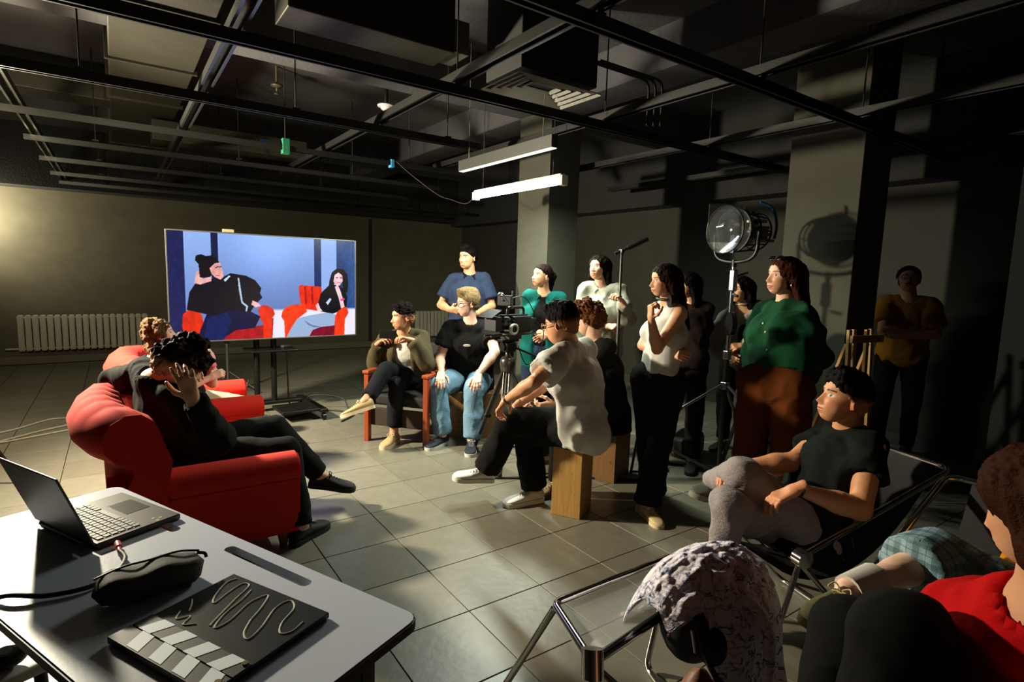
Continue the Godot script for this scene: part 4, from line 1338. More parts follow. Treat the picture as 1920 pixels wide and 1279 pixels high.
	"p16": {"s": 0.95, "f": Vector3(-1.000, 0, 0.000), "pv": Vector3(1.405, 0.508, -0.254), "nk": Vector3(1.290, 0.975, -0.194), "hd": Vector3(1.240, 1.142, -0.214), "sl": Vector3(1.209, 0.992, -0.111), "sr": Vector3(1.353, 0.845, -0.326), "hl": Vector3(1.404, 0.508, -0.168), "hr": Vector3(1.405, 0.508, -0.341), "el": Vector3(1.315, 0.744, -0.124), "er": Vector3(1.501, 0.626, -0.266), "wl": Vector3(1.233, 0.522, -0.179), "wr": Vector3(1.450, 0.395, -0.215), "kl": Vector3(1.339, 0.711, -0.517), "kr": Vector3(1.182, 0.848, -0.376), "al": Vector3(1.218, 0.341, -0.517), "ar": Vector3(1.064, 0.477, -0.376), "tl": Vector3(1.081, 0.268, -0.493), "tr": Vector3(0.927, 0.404, -0.400)},
	"p17": {"s": 0.97, "f": Vector3(-0.999, 0, 0.053), "pv": Vector3(2.255, 0.480, -0.335), "nk": Vector3(2.548, 0.861, -0.217), "hd": Vector3(2.505, 1.035, -0.215), "sl": Vector3(2.538, 0.788, -0.079), "sr": Vector3(2.523, 0.889, -0.368), "hl": Vector3(2.260, 0.480, -0.247), "hr": Vector3(2.250, 0.480, -0.424), "el": Vector3(2.484, 0.527, -0.004), "er": Vector3(2.435, 0.633, -0.421), "wl": Vector3(2.256, 0.443, -0.049), "wr": Vector3(2.213, 0.548, -0.353), "kl": Vector3(2.121, 0.625, -0.612), "kr": Vector3(1.838, 0.465, -0.484), "al": Vector3(1.732, 0.600, -0.695), "ar": Vector3(1.737, 0.080, -0.479), "tl": Vector3(1.573, 0.600, -0.701), "tr": Vector3(1.596, 0.006, -0.496)},
}
const FIST := [0.85, 0.9, 0.95, 1.0]
const CURL := [0.42, 0.48, 0.52, 0.56]
const SOFT := [0.18, 0.22, 0.26, 0.3]
const GRIP := [0.72, 0.78, 0.82, 0.88]

func shoe_mesh(tall: float) -> ArrayMesh:
	# upper: heel at z = -0.06, toe at z = 0.21, ankle opening on top
	var b := Mb.new()
	var P := PackedVector3Array()
	var nu := 18
	var st := [[-0.062, 0.010, 0.055], [-0.060, 0.026, 0.075], [-0.045, 0.034, 0.088 + tall], [-0.01, 0.036, 0.090 + tall], [0.03, 0.037, 0.086 + tall * 0.6], [0.07, 0.041, 0.072], [0.11, 0.046, 0.060], [0.15, 0.047, 0.052], [0.18, 0.042, 0.046], [0.203, 0.028, 0.038], [0.211, 0.008, 0.028]]
	for s in st:
		for k in nu:
			var a := TAU * k / nu
			var c := cos(a)
			var sn := sin(a)
			var x: float = s[1] * signf(c) * pow(absf(c), 0.75)
			var y: float = 0.018 + (s[2] - 0.018) * (0.5 + 0.5 * signf(sn) * pow(absf(sn), 0.8))
			x *= lerpf(1.0, 0.72, clampf((y - 0.045) / 0.06, 0.0, 1.0))
			P.append(Vector3(x, y, s[0]))
	b.grid(P, nu, st.size(), true, false)
	return b.mesh()

func sole_mesh() -> ArrayMesh:
	var b := Mb.new()
	var poly := PackedVector2Array()
	for q in [[-0.065, 0.012], [-0.062, 0.026], [-0.045, 0.037], [0.0, 0.038], [0.06, 0.040], [0.12, 0.049], [0.16, 0.049], [0.19, 0.041], [0.21, 0.024], [0.216, 0.0]]:
		poly.append(Vector2(q[1], q[0]))
	for q in [[0.21, 0.024], [0.19, 0.041], [0.16, 0.047], [0.12, 0.046], [0.06, 0.036], [0.0, 0.035], [-0.045, 0.036], [-0.062, 0.026], [-0.065, 0.012]]:
		poly.append(Vector2(-q[1], q[0]))
	b.prism(poly, 0.026, Transform3D(Basis(Vector3.RIGHT, Vector3(0, 0, 1), Vector3(0, 1, 0)), Vector3.ZERO), true)
	return b.mesh()

func lace_mesh() -> ArrayMesh:
	var b := Mb.new()
	for k in 4:
		var z := 0.055 + k * 0.017
		var y := 0.081 - k * 0.0065
		b.tube(PackedVector3Array([Vector3(-0.022, y - 0.010, z), Vector3(-0.01, y + 0.001, z + 0.003), Vector3(0.01, y + 0.001, z + 0.005), Vector3(0.022, y - 0.010, z + 0.008)]), 0.0028, 5)
	b.tube(curve([Vector3(0, 0.084, 0.05), Vector3(0.02, 0.098, 0.045), Vector3(0.03, 0.085, 0.06), Vector3(0.005, 0.085, 0.055)]), 0.0024, 5)
	b.tube(curve([Vector3(0, 0.084, 0.05), Vector3(-0.02, 0.10, 0.05), Vector3(-0.03, 0.085, 0.065), Vector3(-0.005, 0.085, 0.055)]), 0.0024, 5)
	return b.mesh()

func people_specs() -> Array:
	var light := Color(0.84, 0.66, 0.54)
	var fair := Color(0.90, 0.72, 0.62)
	var tan_ := Color(0.74, 0.53, 0.40)
	var black := Color(0.075, 0.07, 0.065)
	var blk := Color(0.055, 0.05, 0.045)
	var LIE := [Vector3(0.9, 0, -0.4), Vector3(0, 0, -1), SOFT, 0.1, 0.14]
	return [
	{"pose": "p1", "fem": true, "skin": fair, "look": Vector3(0.971, 0.196, 0.138), "hair": ["curly", Color(0.33, 0.25, 0.17)],
		"top": {"c": Color(0.12, 0.11, 0.10), "sleeve": 0.7, "hem": -0.08}, "bottom": {"c": Color(0.78, 0.68, 0.56), "i": 0.02, "knee": 0.024, "hem": 0.075}, "shoe": [Color(0.5, 0.45, 0.4), Color(0.8, 0.8, 0.75)],
		"hand_l": [Vector3(0.2, -0.5, 0.4), Vector3(-0.7, -0.6, 0), FIST, 0.6, 0.04], "band": ["l", Color(0.95, 0.25, 0.5), 0.32],
		"label": "seated woman with curly light brown hair in the farther red armchair, beige trousers"},
	{"pose": "p2", "skin": light, "look": Vector3(0.909, -0.398, -0.119), "hup": Vector3(0.3, 1, 0.15), "fringe": 1.0, "hair": ["messy", Color(0.13, 0.085, 0.055)], "fade": 1,
		"top": {"c": Color(0.105, 0.098, 0.088), "sleeve": 1.92, "hem": -0.10, "i": 0.026, "wide": 0.026, "fold": 0.020, "ff": 6.5, "collar": 0.014, "seat": true}, "bottom": {"c": Color(0.085, 0.088, 0.085), "knee": 0.014, "hem": 0.062}, "shoe": [black, Color(0.08, 0.08, 0.08)],
		"hand_r": [Vector3(-0.1, 0.25, 1.0), Vector3(0.15, 1, 0.1), [0.1, 0.12, 0.16, 0.2], 0.0, 0.13],
		"label": "man in a black jacket slumped in the nearer red armchair, hand on his head"},
	{"pose": "p3", "skin": tan_, "look": Vector3(-0.997, -0.075, 0.026), "hair": ["quiff", Color(0.05, 0.04, 0.038)], "fade": 1,
		"top": {"c": Color(0.30, 0.27, 0.19), "sleeve": 1.95, "hem": -0.07, "i": 0.028, "wide": 0.026, "open": 0.072, "collar": 0.014, "under": Color(0.86, 0.85, 0.82), "under_i": 0.010, "fold": 0.018, "ff": 7.0}, "bottom": {"c": Color(0.10, 0.11, 0.13), "upto": 0.86, "hem": 0.060}, "shoe": [Color(0.66, 0.57, 0.40), Color(0.80, 0.74, 0.60)],
		"hand_r": [Vector3(0.2, 0.8, 0.5), Vector3(0.1, 0.7, -0.3), CURL, 0.5, 0.1], "hand_l": [Vector3(0.3, -0.9, 0.2), Vector3(0.2, -0.3, -0.8), CURL, 0.4, 0.1], "band": ["l", Color(0.06, 0.06, 0.06), 0.12],
		"label": "seated man in an olive jacket over white shirt, legs crossed, holding a phone"},
	{"pose": "p4", "skin": Color(0.86, 0.67, 0.58), "look": Vector3(-0.982, -0.097, -0.161), "hair": ["short", Color(0.40, 0.33, 0.22)], "smile": 0.8, "brow": Color(0.45, 0.36, 0.26), "glasses": Color(0.08, 0.08, 0.1), "logo": true, "brawn": 1.08,
		"top": {"c": black, "sleeve": 0.62, "hem": -0.10, "i": 0.026, "wide": 0.026, "belly": 0.016, "seat": true, "neck": 0.01}, "bottom": {"c": Color(0.46, 0.60, 0.70), "tex": "denim", "i": 0.018, "knee": 0.022, "hem": 0.072, "fold": 0.014}, "shoe": [Color(0.09, 0.11, 0.16), Color(0.75, 0.75, 0.72)],
		"hand_l": LIE, "hand_r": LIE,
		"label": "seated fair haired man with glasses, black t-shirt and blue jeans, hands on knees"},
	{"pose": "p5", "skin": Color(0.75, 0.54, 0.40), "look": Vector3(-0.930, -0.039, 0.366), "hair": ["short", Color(0.045, 0.04, 0.038)], "smile": 1.0,
		"top": {"c": Color(0.16, 0.20, 0.29), "sleeve": 0.72, "hem": -0.12, "i": 0.016, "wide": 0.02, "collar": 0.015, "collar_c": Color(0.05, 0.06, 0.09), "vee": 0.06}, "bottom": {"c": Color(0.08, 0.08, 0.09)}, "shoe": [black, black],
		"hand_l": [Vector3(0.3, -0.8, 0), Vector3(-0.6, 0, 0.3), FIST, 0.4, 0.05], "hand_r": [Vector3(0.3, 0.8, 0), Vector3(-0.6, 0, 0.3), FIST, 0.4, 0.05],
		"label": "smiling man in a navy polo shirt standing behind the seated men"},
	{"pose": "p6", "fem": true, "skin": Color(0.82, 0.61, 0.47), "look": Vector3(-0.989, 0.143, -0.024), "hair": ["pony", Color(0.06, 0.04, 0.035)],
		"top": {"c": Color(0.05, 0.36, 0.34), "sleeve": 1.92, "hem": -0.16, "i": 0.024, "wide": 0.018, "open": 0.066, "under": Color(0.05, 0.045, 0.05), "under_i": 0.008, "under_vee": 0.14, "collar": 0.012}, "bottom": {"c": Color(0.16, 0.23, 0.32), "tex": "denim"}, "shoe": [black, black],
		"label": "woman in a teal blazer over black top, dark hair tied back"},
	{"pose": "p7", "fem": true, "skin": Color(0.84, 0.65, 0.53), "look": Vector3(-0.956, 0.094, 0.277), "hair": ["mid", Color(0.07, 0.05, 0.042)], "smile": 0.3,
		"top": {"c": Color(0.66, 0.66, 0.60), "sleeve": 1.9, "hem": -0.12, "i": 0.026, "wide": 0.024, "vee": 0.20, "collar": 0.013, "fold": 0.016}, "bottom": {"c": Color(0.10, 0.08, 0.07)}, "shoe": [black, black],
		"hand_l": [Vector3(0.3, -0.6, 0.5), Vector3(0.2, -0.5, -0.2), GRIP, 0.6, 0.03], "hand_r": [Vector3(0.5, 0.6, 0), Vector3(-0.4, 0.3, -0.4), GRIP, 0.6, 0.03], "band": ["r", Color(0.95, 0.25, 0.45), 0.10],
		"label": "woman in a pale grey blouse holding the upright microphone pole"},
	{"pose": "p8", "skin": Color(0.80, 0.57, 0.42), "look": Vector3(-0.462, -0.203, -0.863), "hair": ["short", Color(0.05, 0.042, 0.036)], "fade": 1, "glasses": Color(0.65, 0.5, 0.3), "stubble": 0.08,
		"top": {"c": Color(0.80, 0.79, 0.76), "sleeve": 0.66, "hem": -0.06, "i": 0.026, "wide": 0.026, "fold": 0.024, "ff": 7.0, "seat": true, "neck": 0.005}, "bottom": {"c": Color(0.085, 0.085, 0.08), "i": 0.018, "knee": 0.026, "hem": 0.085, "upto": 0.93}, "shoe": [Color(0.86, 0.85, 0.82), Color(0.84, 0.82, 0.76)],
		"hand_l": [Vector3(0.5, -0.1, -0.7), Vector3(-0.3, -0.2, -0.9), CURL, 0.4, 0.10], "hand_r": [Vector3(0.4, 0.3, -0.6), Vector3(-0.3, 0.3, -0.9), CURL, 0.4, 0.10], "watch": "l",
		"label": "man in a white t-shirt and white sneakers sitting on the wooden block, back turned"},
	{"pose": "p9", "skin": light, "look": Vector3(-0.287, -0.148, -0.946), "hair": ["messy", Color(0.30, 0.175, 0.095)],
		"top": {"c": Color(0.085, 0.08, 0.075), "sleeve": 1.9, "hem": -0.14, "i": 0.03, "wide": 0.026, "collar": 0.015, "collar_c": Color(0.45, 0.36, 0.25), "seat": true}, "bottom": {"c": Color(0.08, 0.075, 0.07)}, "shoe": [Color(0.60, 0.50, 0.34), Color(0.35, 0.28, 0.2)],
		"hand_l": [Vector3(0.7, -0.4, 0.1), Vector3(0, -0.6, 0.5), CURL, 0.5, 0.1], "hand_r": [Vector3(0.7, 0.4, 0.1), Vector3(0, 0.6, 0.5), CURL, 0.5, 0.1],
		"label": "person with wavy brown hair and a black jacket seated beside the white t-shirt"},
	{"pose": "p10", "fem": true, "skin": Color(0.84, 0.62, 0.48), "look": Vector3(-0.941, -0.038, -0.336), "hair": ["long", Color(0.12, 0.06, 0.04)], "hair_back": 0.06,
		"top": {"c": Color(0.82, 0.81, 0.78), "sleeve": 0.0, "hem": 0.055, "i": 0.010, "neck": 0.03, "fold": 0.008}, "bottom": {"c": Color(0.095, 0.10, 0.095), "i": 0.010, "knee": 0.020, "hem": 0.090, "upto": 0.98, "rise": 0.17, "tex": "denim"}, "shoe": [Color(0.80, 0.72, 0.52), Color(0.82, 0.76, 0.6)],
		"hand_l": [Vector3(0.1, 0.15, 1.0), Vector3(-1, 0, 0.2), FIST, 0.5, 0.05], "hand_r": [Vector3(-0.3, 1, 0), Vector3(-0.9, 0, -0.3), CURL, 0.3, 0.08],
		"label": "woman in a white tank top and wide black trousers, hand raised to her chin"},
	{"pose": "p11", "fem": true, "skin": light, "look": Vector3(-0.956, 0.008, -0.293), "hair": ["long", Color(0.05, 0.035, 0.03)],
		"top": {"c": Color(0.11, 0.07, 0.05), "sleeve": 0.8, "hem": -0.12, "i": 0.014}, "bottom": {"c": Color(0.07, 0.06, 0.06)}, "shoe": [black, black],
		"label": "dark haired person in a dark brown top half hidden behind the tank top woman"},
	{"pose": "p12", "fem": true, "skin": Color(0.85, 0.64, 0.48), "look": Vector3(-0.991, 0.028, -0.131), "hair": ["mid", Color(0.055, 0.045, 0.04)], "fringe": 1.0, "choker": true,
		"top": {"c": Color(0.58, 0.57, 0.53), "sleeve": 1.9, "hem": -0.24, "i": 0.034, "wide": 0.036, "open": 0.052, "under": Color(0.05, 0.045, 0.045), "under_i": 0.008, "under_neck": 0.03, "fold": 0.020, "ff": 6.0}, "bottom": {"c": Color(0.06, 0.06, 0.06)}, "shoe": [black, black],
		"label": "woman with a fringe, choker and loose grey shirt behind the lamp stand"},
	{"pose": "p13", "fem": true, "skin": Color(0.87, 0.66, 0.54), "look": Vector3(-0.923, 0.058, -0.381), "hair": ["long", Color(0.21, 0.095, 0.055)], "hair_back": 0.085, "sunglasses": true, "buttons": true, "earring": true, "hscale": 1.06,
		"top": {"c": Color(0.075, 0.27, 0.165), "sleeve": 1.85, "hem": 0.075, "i": 0.032, "wide": 0.030, "vee": 0.13, "collar": 0.012, "fold": 0.020, "ff": 7.0, "under": Color(0.80, 0.78, 0.74), "under_i": 0.012, "under_neck": 0.0, "tail": true}, "bottom": {"c": Color(0.40, 0.20, 0.065), "i": 0.026, "knee": 0.030, "hem": 0.080, "rise": 0.17, "fold": 0.014}, "shoe": [Color(0.35, 0.3, 0.25), Color(0.6, 0.55, 0.5)],
		"label": "woman with long auburn hair in a green linen shirt and rust trousers"},
	{"pose": "p14", "skin": Color(0.72, 0.52, 0.40), "look": Vector3(-0.904, 0.203, 0.377), "hair": ["crop", Color(0.10, 0.065, 0.045)], "glasses": Color(0.4, 0.3, 0.2), "moustache": Color(0.08, 0.05, 0.04),
		"top": {"c": Color(0.58, 0.40, 0.09), "sleeve": 0.7, "hem": -0.08, "i": 0.018, "wide": 0.022}, "bottom": {"c": Color(0.06, 0.055, 0.05)}, "shoe": [black, black],
		"hand_l": [Vector3(0, -1, 0.1), Vector3(-1, 0, 0), SOFT, 0.2, 0.05], "hand_r": [Vector3(0, 1, 0.1), Vector3(-1, 0, 0), SOFT, 0.2, 0.05],
		"label": "man in a mustard shirt with moustache and glasses, arms folded, at the right wall"},
	{"pose": "p15", "skin": Color(0.80, 0.55, 0.39), "look": Vector3(-0.785, 0.209, -0.584), "hair": ["quiff", Color(0.045, 0.04, 0.036)], "fade": 1, "stubble": 0.06, "brawn": 1.12,
		"top": {"c": Color(0.065, 0.095, 0.075), "sleeve": 0.5, "hem": -0.10, "i": 0.022, "wide": 0.022, "seat": true, "fold": 0.014}, "bottom": {"c": Color(0.58, 0.54, 0.54), "tex": "denim", "i": 0.012, "knee": 0.014, "hem": 0.058, "fold": 0.016}, "shoe": [Color(0.27, 0.26, 0.23), Color(0.42, 0.40, 0.35)],
		"hand_l": [Vector3(0.5, -0.1, -0.8), Vector3(-0.4, -0.2, -0.8), SOFT, 0.3, 0.07], "hand_r": [Vector3(0.5, 0.5, -0.5), Vector3(-0.3, 0.2, -0.9), SOFT, 0.2, 0.1], "band": ["l", Color(0.05, 0.04, 0.04), 0.06],
		"label": "man in a dark green t-shirt and grey jeans leaning back in a folding chair"},
	{"pose": "p16", "fem": true, "skin": Color(0.78, 0.56, 0.42), "look": Vector3(0.354, -0.338, -0.872), "hair": ["mid", Color(0.17, 0.075, 0.04)],
		"top": {"c": Color(0.74, 0.03, 0.035), "sleeve": 0.75, "hem": -0.05, "i": 0.014, "wide": 0.024, "neck": 0.085, "fold": 0.016}, "bottom": {"c": blk, "i": 0.02, "knee": 0.026, "hem": 0.08}, "shoe": [black, black],
		"label": "person in a red top and black trousers in the near right corner, face turned away"},
	{"pose": "p17", "skin": fair, "look": Vector3(-0.877, -0.126, -0.464), "hair": ["short", Color(0.08, 0.05, 0.04)],
		"top": {"c": Color(0.80, 0.50, 0.03), "sleeve": 0.8, "hem": -0.12, "i": 0.024, "wide": 0.02, "seat": true}, "bottom": {"c": Color(0.60, 0.68, 0.70), "tex": "plaid", "i": 0.024, "knee": 0.036, "upto": 0.30, "hem": 0.105}, "shoe": [Color(0.72, 0.66, 0.42), Color(0.7, 0.66, 0.5)], "sock": Color(0.85, 0.82, 0.78),
		"label": "seated person in a yellow top and plaid shorts, bare leg stretched out"},
	]

func ring_mb(c: Vector3, axis: Vector3, r: float, tube_r: float) -> Mb:
	var b := Mb.new()
	var x := axis.cross(Vector3.UP if absf(axis.y) < 0.9 else Vector3.RIGHT).normalized()
	var y := axis.cross(x).normalized()
	var p := PackedVector3Array()
	for k in 25:
		p.append(c + (x * cos(TAU * k / 24) + y * sin(TAU * k / 24)) * r)
	b.tube(p, tube_r, 8, -1.0, false)
	return b

func shifted(b: Mb, d: Vector3) -> Mb:
	for k in b.v.size():
		b.v[k] -= d
	return b

func build_people() -> void:
	Fig.head_fn = head_mb
	Fig.hand_fn = hand_mb
	Fig.hair_fn = hair_mb
	var nz := FastNoiseLite.new()
	nz.frequency = 1.0
	nz.fractal_octaves = 2
	nz.seed = 21
	var folds := FastNoiseLite.new()
	folds.frequency = 1.0
	folds.fractal_type = FastNoiseLite.FRACTAL_RIDGED
	folds.fractal_octaves = 2
	folds.seed = 31
	var specs := people_specs()
	var figs := []
	var ids := []
	for sp in specs:
		if ONLY.size() > 0 and not sp.pose in ONLY:
			continue
		var fg := Fig.new(POSES[sp.pose], sp)
		figs.append(fg)
		ids.append(WorkerThreadPool.add_task(fg.build.bind(nz, folds)))
	for id in ids:
		WorkerThreadPool.wait_for_task_completion(id)
	var skin_m := mat(Color.WHITE, 0.52, 0.0, "skin", 0.12, 14.0)
	skin_m.vertex_color_use_as_albedo = true
	var hair_m := mat(Color.WHITE, 0.72, 0.0, "hair", 0.25, 6.0)
	hair_m.metallic_specular = 0.2
	hair_m.vertex_color_use_as_albedo = true
	var shoes := shoe_mesh(0.0)
	var soles := sole_mesh()
	var laces := lace_mesh()
	for fg: Fig in figs:
		var sp: Dictionary = fg.sp
		var J: Dictionary = fg.j
		var base := Vector3(J.pv.x, 0, J.pv.z)
		var n := thing("person", base, 0.0, sp.label, "person")
		put("body", shifted(fg.out.body, base).mesh(true), skin_m, n)
		var hr := put("hair", shifted(fg.out.hair, base).mesh(true), hair_m, n)
		var tp: Dictionary = sp.top
		var names := {"p3": "jacket", "p2": "jacket", "p6": "blazer", "p9": "jacket", "p7": "blouse", "p10": "tank_top", "p5": "polo_shirt"}
		var tm := fg.out.top as Mb
		if sp.has("logo") or sp.has("buttons"):
			# small pieces that sit on the cloth: found on the surface itself
			var spots := [[0.13, 0.0]] if sp.has("logo") else [[0.16, 0.0], [0.25, 0.005], [0.34, 0.005]]
			for q in spots:
				var want: Vector3 = J.nk - fg.up * q[0] * fg.s + fg.lat * q[1]
				var best := Vector3.ZERO
				var far := -9.0
				for vtx in tm.v:
					var r := vtx - want
					if absf(r.dot(fg.lat)) < 0.02 and absf(r.dot(fg.up)) < 0.02 and r.dot(fg.fw) > far:
						far = r.dot(fg.fw)
						best = vtx
				var lb := Mb.new()
				var sz := Vector3(0.034, 0.014, 0.003) if sp.has("logo") else Vector3(0.006, 0.006, 0.003)
				lb.ball(Transform3D(Basis(fg.lat, fg.up, fg.fw).scaled_local(sz), best - base + fg.fw * 0.002), 14, 7)
				obj("logo" if sp.has("logo") else "button", lb, mat(Color(0.72, 0.71, 0.66), 0.7), n)
		put(names.get(sp.pose, "shirt"), shifted(fg.out.top, base).mesh(), cloth(tp.c), n)
		if fg.out.has("collar"):
			put("collar", shifted(fg.out.collar, base).mesh(), cloth(tp.get("collar_c", tp.c)), n)
		if fg.out.has("under"):
			put("undershirt", shifted(fg.out.under, base).mesh(), cloth(tp.under), n)
		var bm := cloth(sp.bottom.c)
		if sp.bottom.has("tex"):
			bm.albedo_texture = T[sp.bottom.tex]
			bm.uv1_scale = Vector3.ONE * (9.0 if sp.bottom.tex == "plaid" else 4.0)
		put("trousers" if sp.pose != "p17" else "shorts", shifted(fg.out.bottom, base).mesh(), bm, n)
		for a in ["l", "r"]:
			var an: Vector3 = J["a" + a]
			var d: Vector3 = (J["t" + a] - an).normalized()
			var kn: Vector3 = J["k" + a]
			var xf: Transform3D
			if an.y < 0.125:
				var z := Vector3(d.x, 0, d.z).normalized()
				xf = Transform3D(Basis(Vector3.UP.cross(z), Vector3.UP, z), Vector3(an.x, 0.0, an.z))
			else:
				var u := (kn - an).normalized()
				var dz := (d + u * 0.22 + Vector3.UP * 0.10).normalized()
				var y := (u * 0.35 + Vector3.UP * 0.9)
				y = (y - dz * y.dot(dz)).normalized()
				xf = Transform3D(Basis(y.cross(dz), y, dz), an)
				xf.origin -= xf.basis.y * 0.075
			xf.basis = xf.basis.scaled_local(Vector3.ONE * fg.s * (0.93 if sp.get("fem", false) else 1.02))
			xf.origin -= base
			var s := put("shoe", shoes.duplicate(), mat(sp.shoe[0], 0.8, 0.0, "weave", 0.3, 20.0), n)
			s.transform = xf
			put("sole", soles.duplicate(), mat(sp.shoe[1], 0.7), s)
			put("laces", laces.duplicate(), mat(sp.shoe[1].lerp(sp.shoe[0], 0.3), 0.8), s)
			if sp.has("sock"):
				var sb := Mb.new()
				sb.rod(an - base, an.lerp(kn, 0.30) - base, 0.046, 14, 0.054)
				obj("sock", sb, cloth(sp.sock), n)
		var hx := fg.head
		hx.origin -= base
		if sp.has("glasses"):
			var b := Mb.new()
			for q in [-1.0, 1.0]:
				var p := PackedVector3Array()
				for k in 21:
					var t := TAU * k / 20
					p.append(hx * Vector3(q * 0.033 + cos(t) * 0.0235, 0.0 + sin(t) * 0.0185, 0.098 + 0.004 - absf(cos(t) * 0.0235 * 0.25)))
				b.tube(p, 0.0024, 6, -1.0, false)
				b.tube(PackedVector3Array([hx * Vector3(q * 0.056, 0.006, 0.095), hx * Vector3(q * 0.075, 0.008, 0.075), hx * Vector3(q * 0.0815, 0.004, -0.005)]), 0.0024, 6)
			b.tube(PackedVector3Array([hx * Vector3(-0.011, 0.003, 0.104), hx * Vector3(0, 0.006, 0.108), hx * Vector3(0.011, 0.003, 0.104)]), 0.0016, 6)
			obj("glasses", b, mat(sp.glasses, 0.3, 0.4), n)
		if sp.has("sunglasses"):
			var b := Mb.new()
			for q in [-1.0, 1.0]:
				b.ball(hx * Transform3D(Basis(Vector3.RIGHT, -0.7).scaled_local(Vector3(0.028, 0.018, 0.005)), Vector3(q * 0.034, 0.108, 0.062)), 14, 7)
				b.tube(PackedVector3Array([hx * Vector3(q * 0.06, 0.105, 0.055), hx * Vector3(q * 0.085, 0.08, 0.0)]), 0.002, 6)
			obj("sunglasses", b, mat(Color(0.03, 0.03, 0.03), 0.15), n)
		if sp.has("moustache"):
			var b := Mb.new()
			for q in [-1.0, 1.0]:
				b.ball(hx * Transform3D(Basis(Vector3.BACK, -q * 0.3).scaled_local(Vector3(0.018, 0.006, 0.006)), Vector3(q * 0.013, -0.0565, 0.101)), 10, 7)
			obj("moustache", b, mat(sp.moustache, 0.8, 0.0, "hair", 0.5, 12.0), n)
		if sp.has("earring"):
			var b := Mb.new()
			for q in [-1.0, 1.0]:
				b.ball(hx * Transform3D(Basis().scaled(Vector3(0.005, 0.012, 0.005)), Vector3(q * 0.08, -0.052, -0.008)), 8, 6)
			obj("earring", b, mat(Color(0.85, 0.75, 0.5), 0.25, 0.9), n)
		if sp.has("choker"):
			obj("choker", shifted(ring_mb(J.nk + (J.hd - J.nk) * 0.42 + fg.fw * 0.006, (J.hd - J.nk).normalized(), 0.056 * fg.s, 0.006), base), mat(Color(0.75, 0.72, 0.68), 0.3, 0.6), n)
		if sp.has("band"):
			var a: String = sp.band[0]
			var w: Vector3 = J["w" + a].lerp(J["e" + a], sp.band[2])
			obj("wristband", shifted(ring_mb(w, (J["e" + a] - J["w" + a]).normalized(), lerpf(0.026, 0.036, sp.band[2]) * fg.s, 0.0055), base), mat(sp.band[1], 0.6), n)
		if sp.has("watch"):
			var a: String = sp.watch
			var ax: Vector3 = (J["e" + a] - J["w" + a]).normalized()
			var w: Vector3 = J["w" + a] + ax * 0.015
			var wo := obj("watch", shifted(ring_mb(w, ax, 0.029, 0.006), base), mat(Color(0.55, 0.5, 0.42), 0.35, 0.7), n)
			var b := Mb.new()
			b.rod(w - base + Vector3.UP * 0.028, w - base + Vector3.UP * 0.038, 0.018, 16)
			obj("watch_face", b, mat(Color(0.08, 0.08, 0.09), 0.2), wo)
const ONLY := []

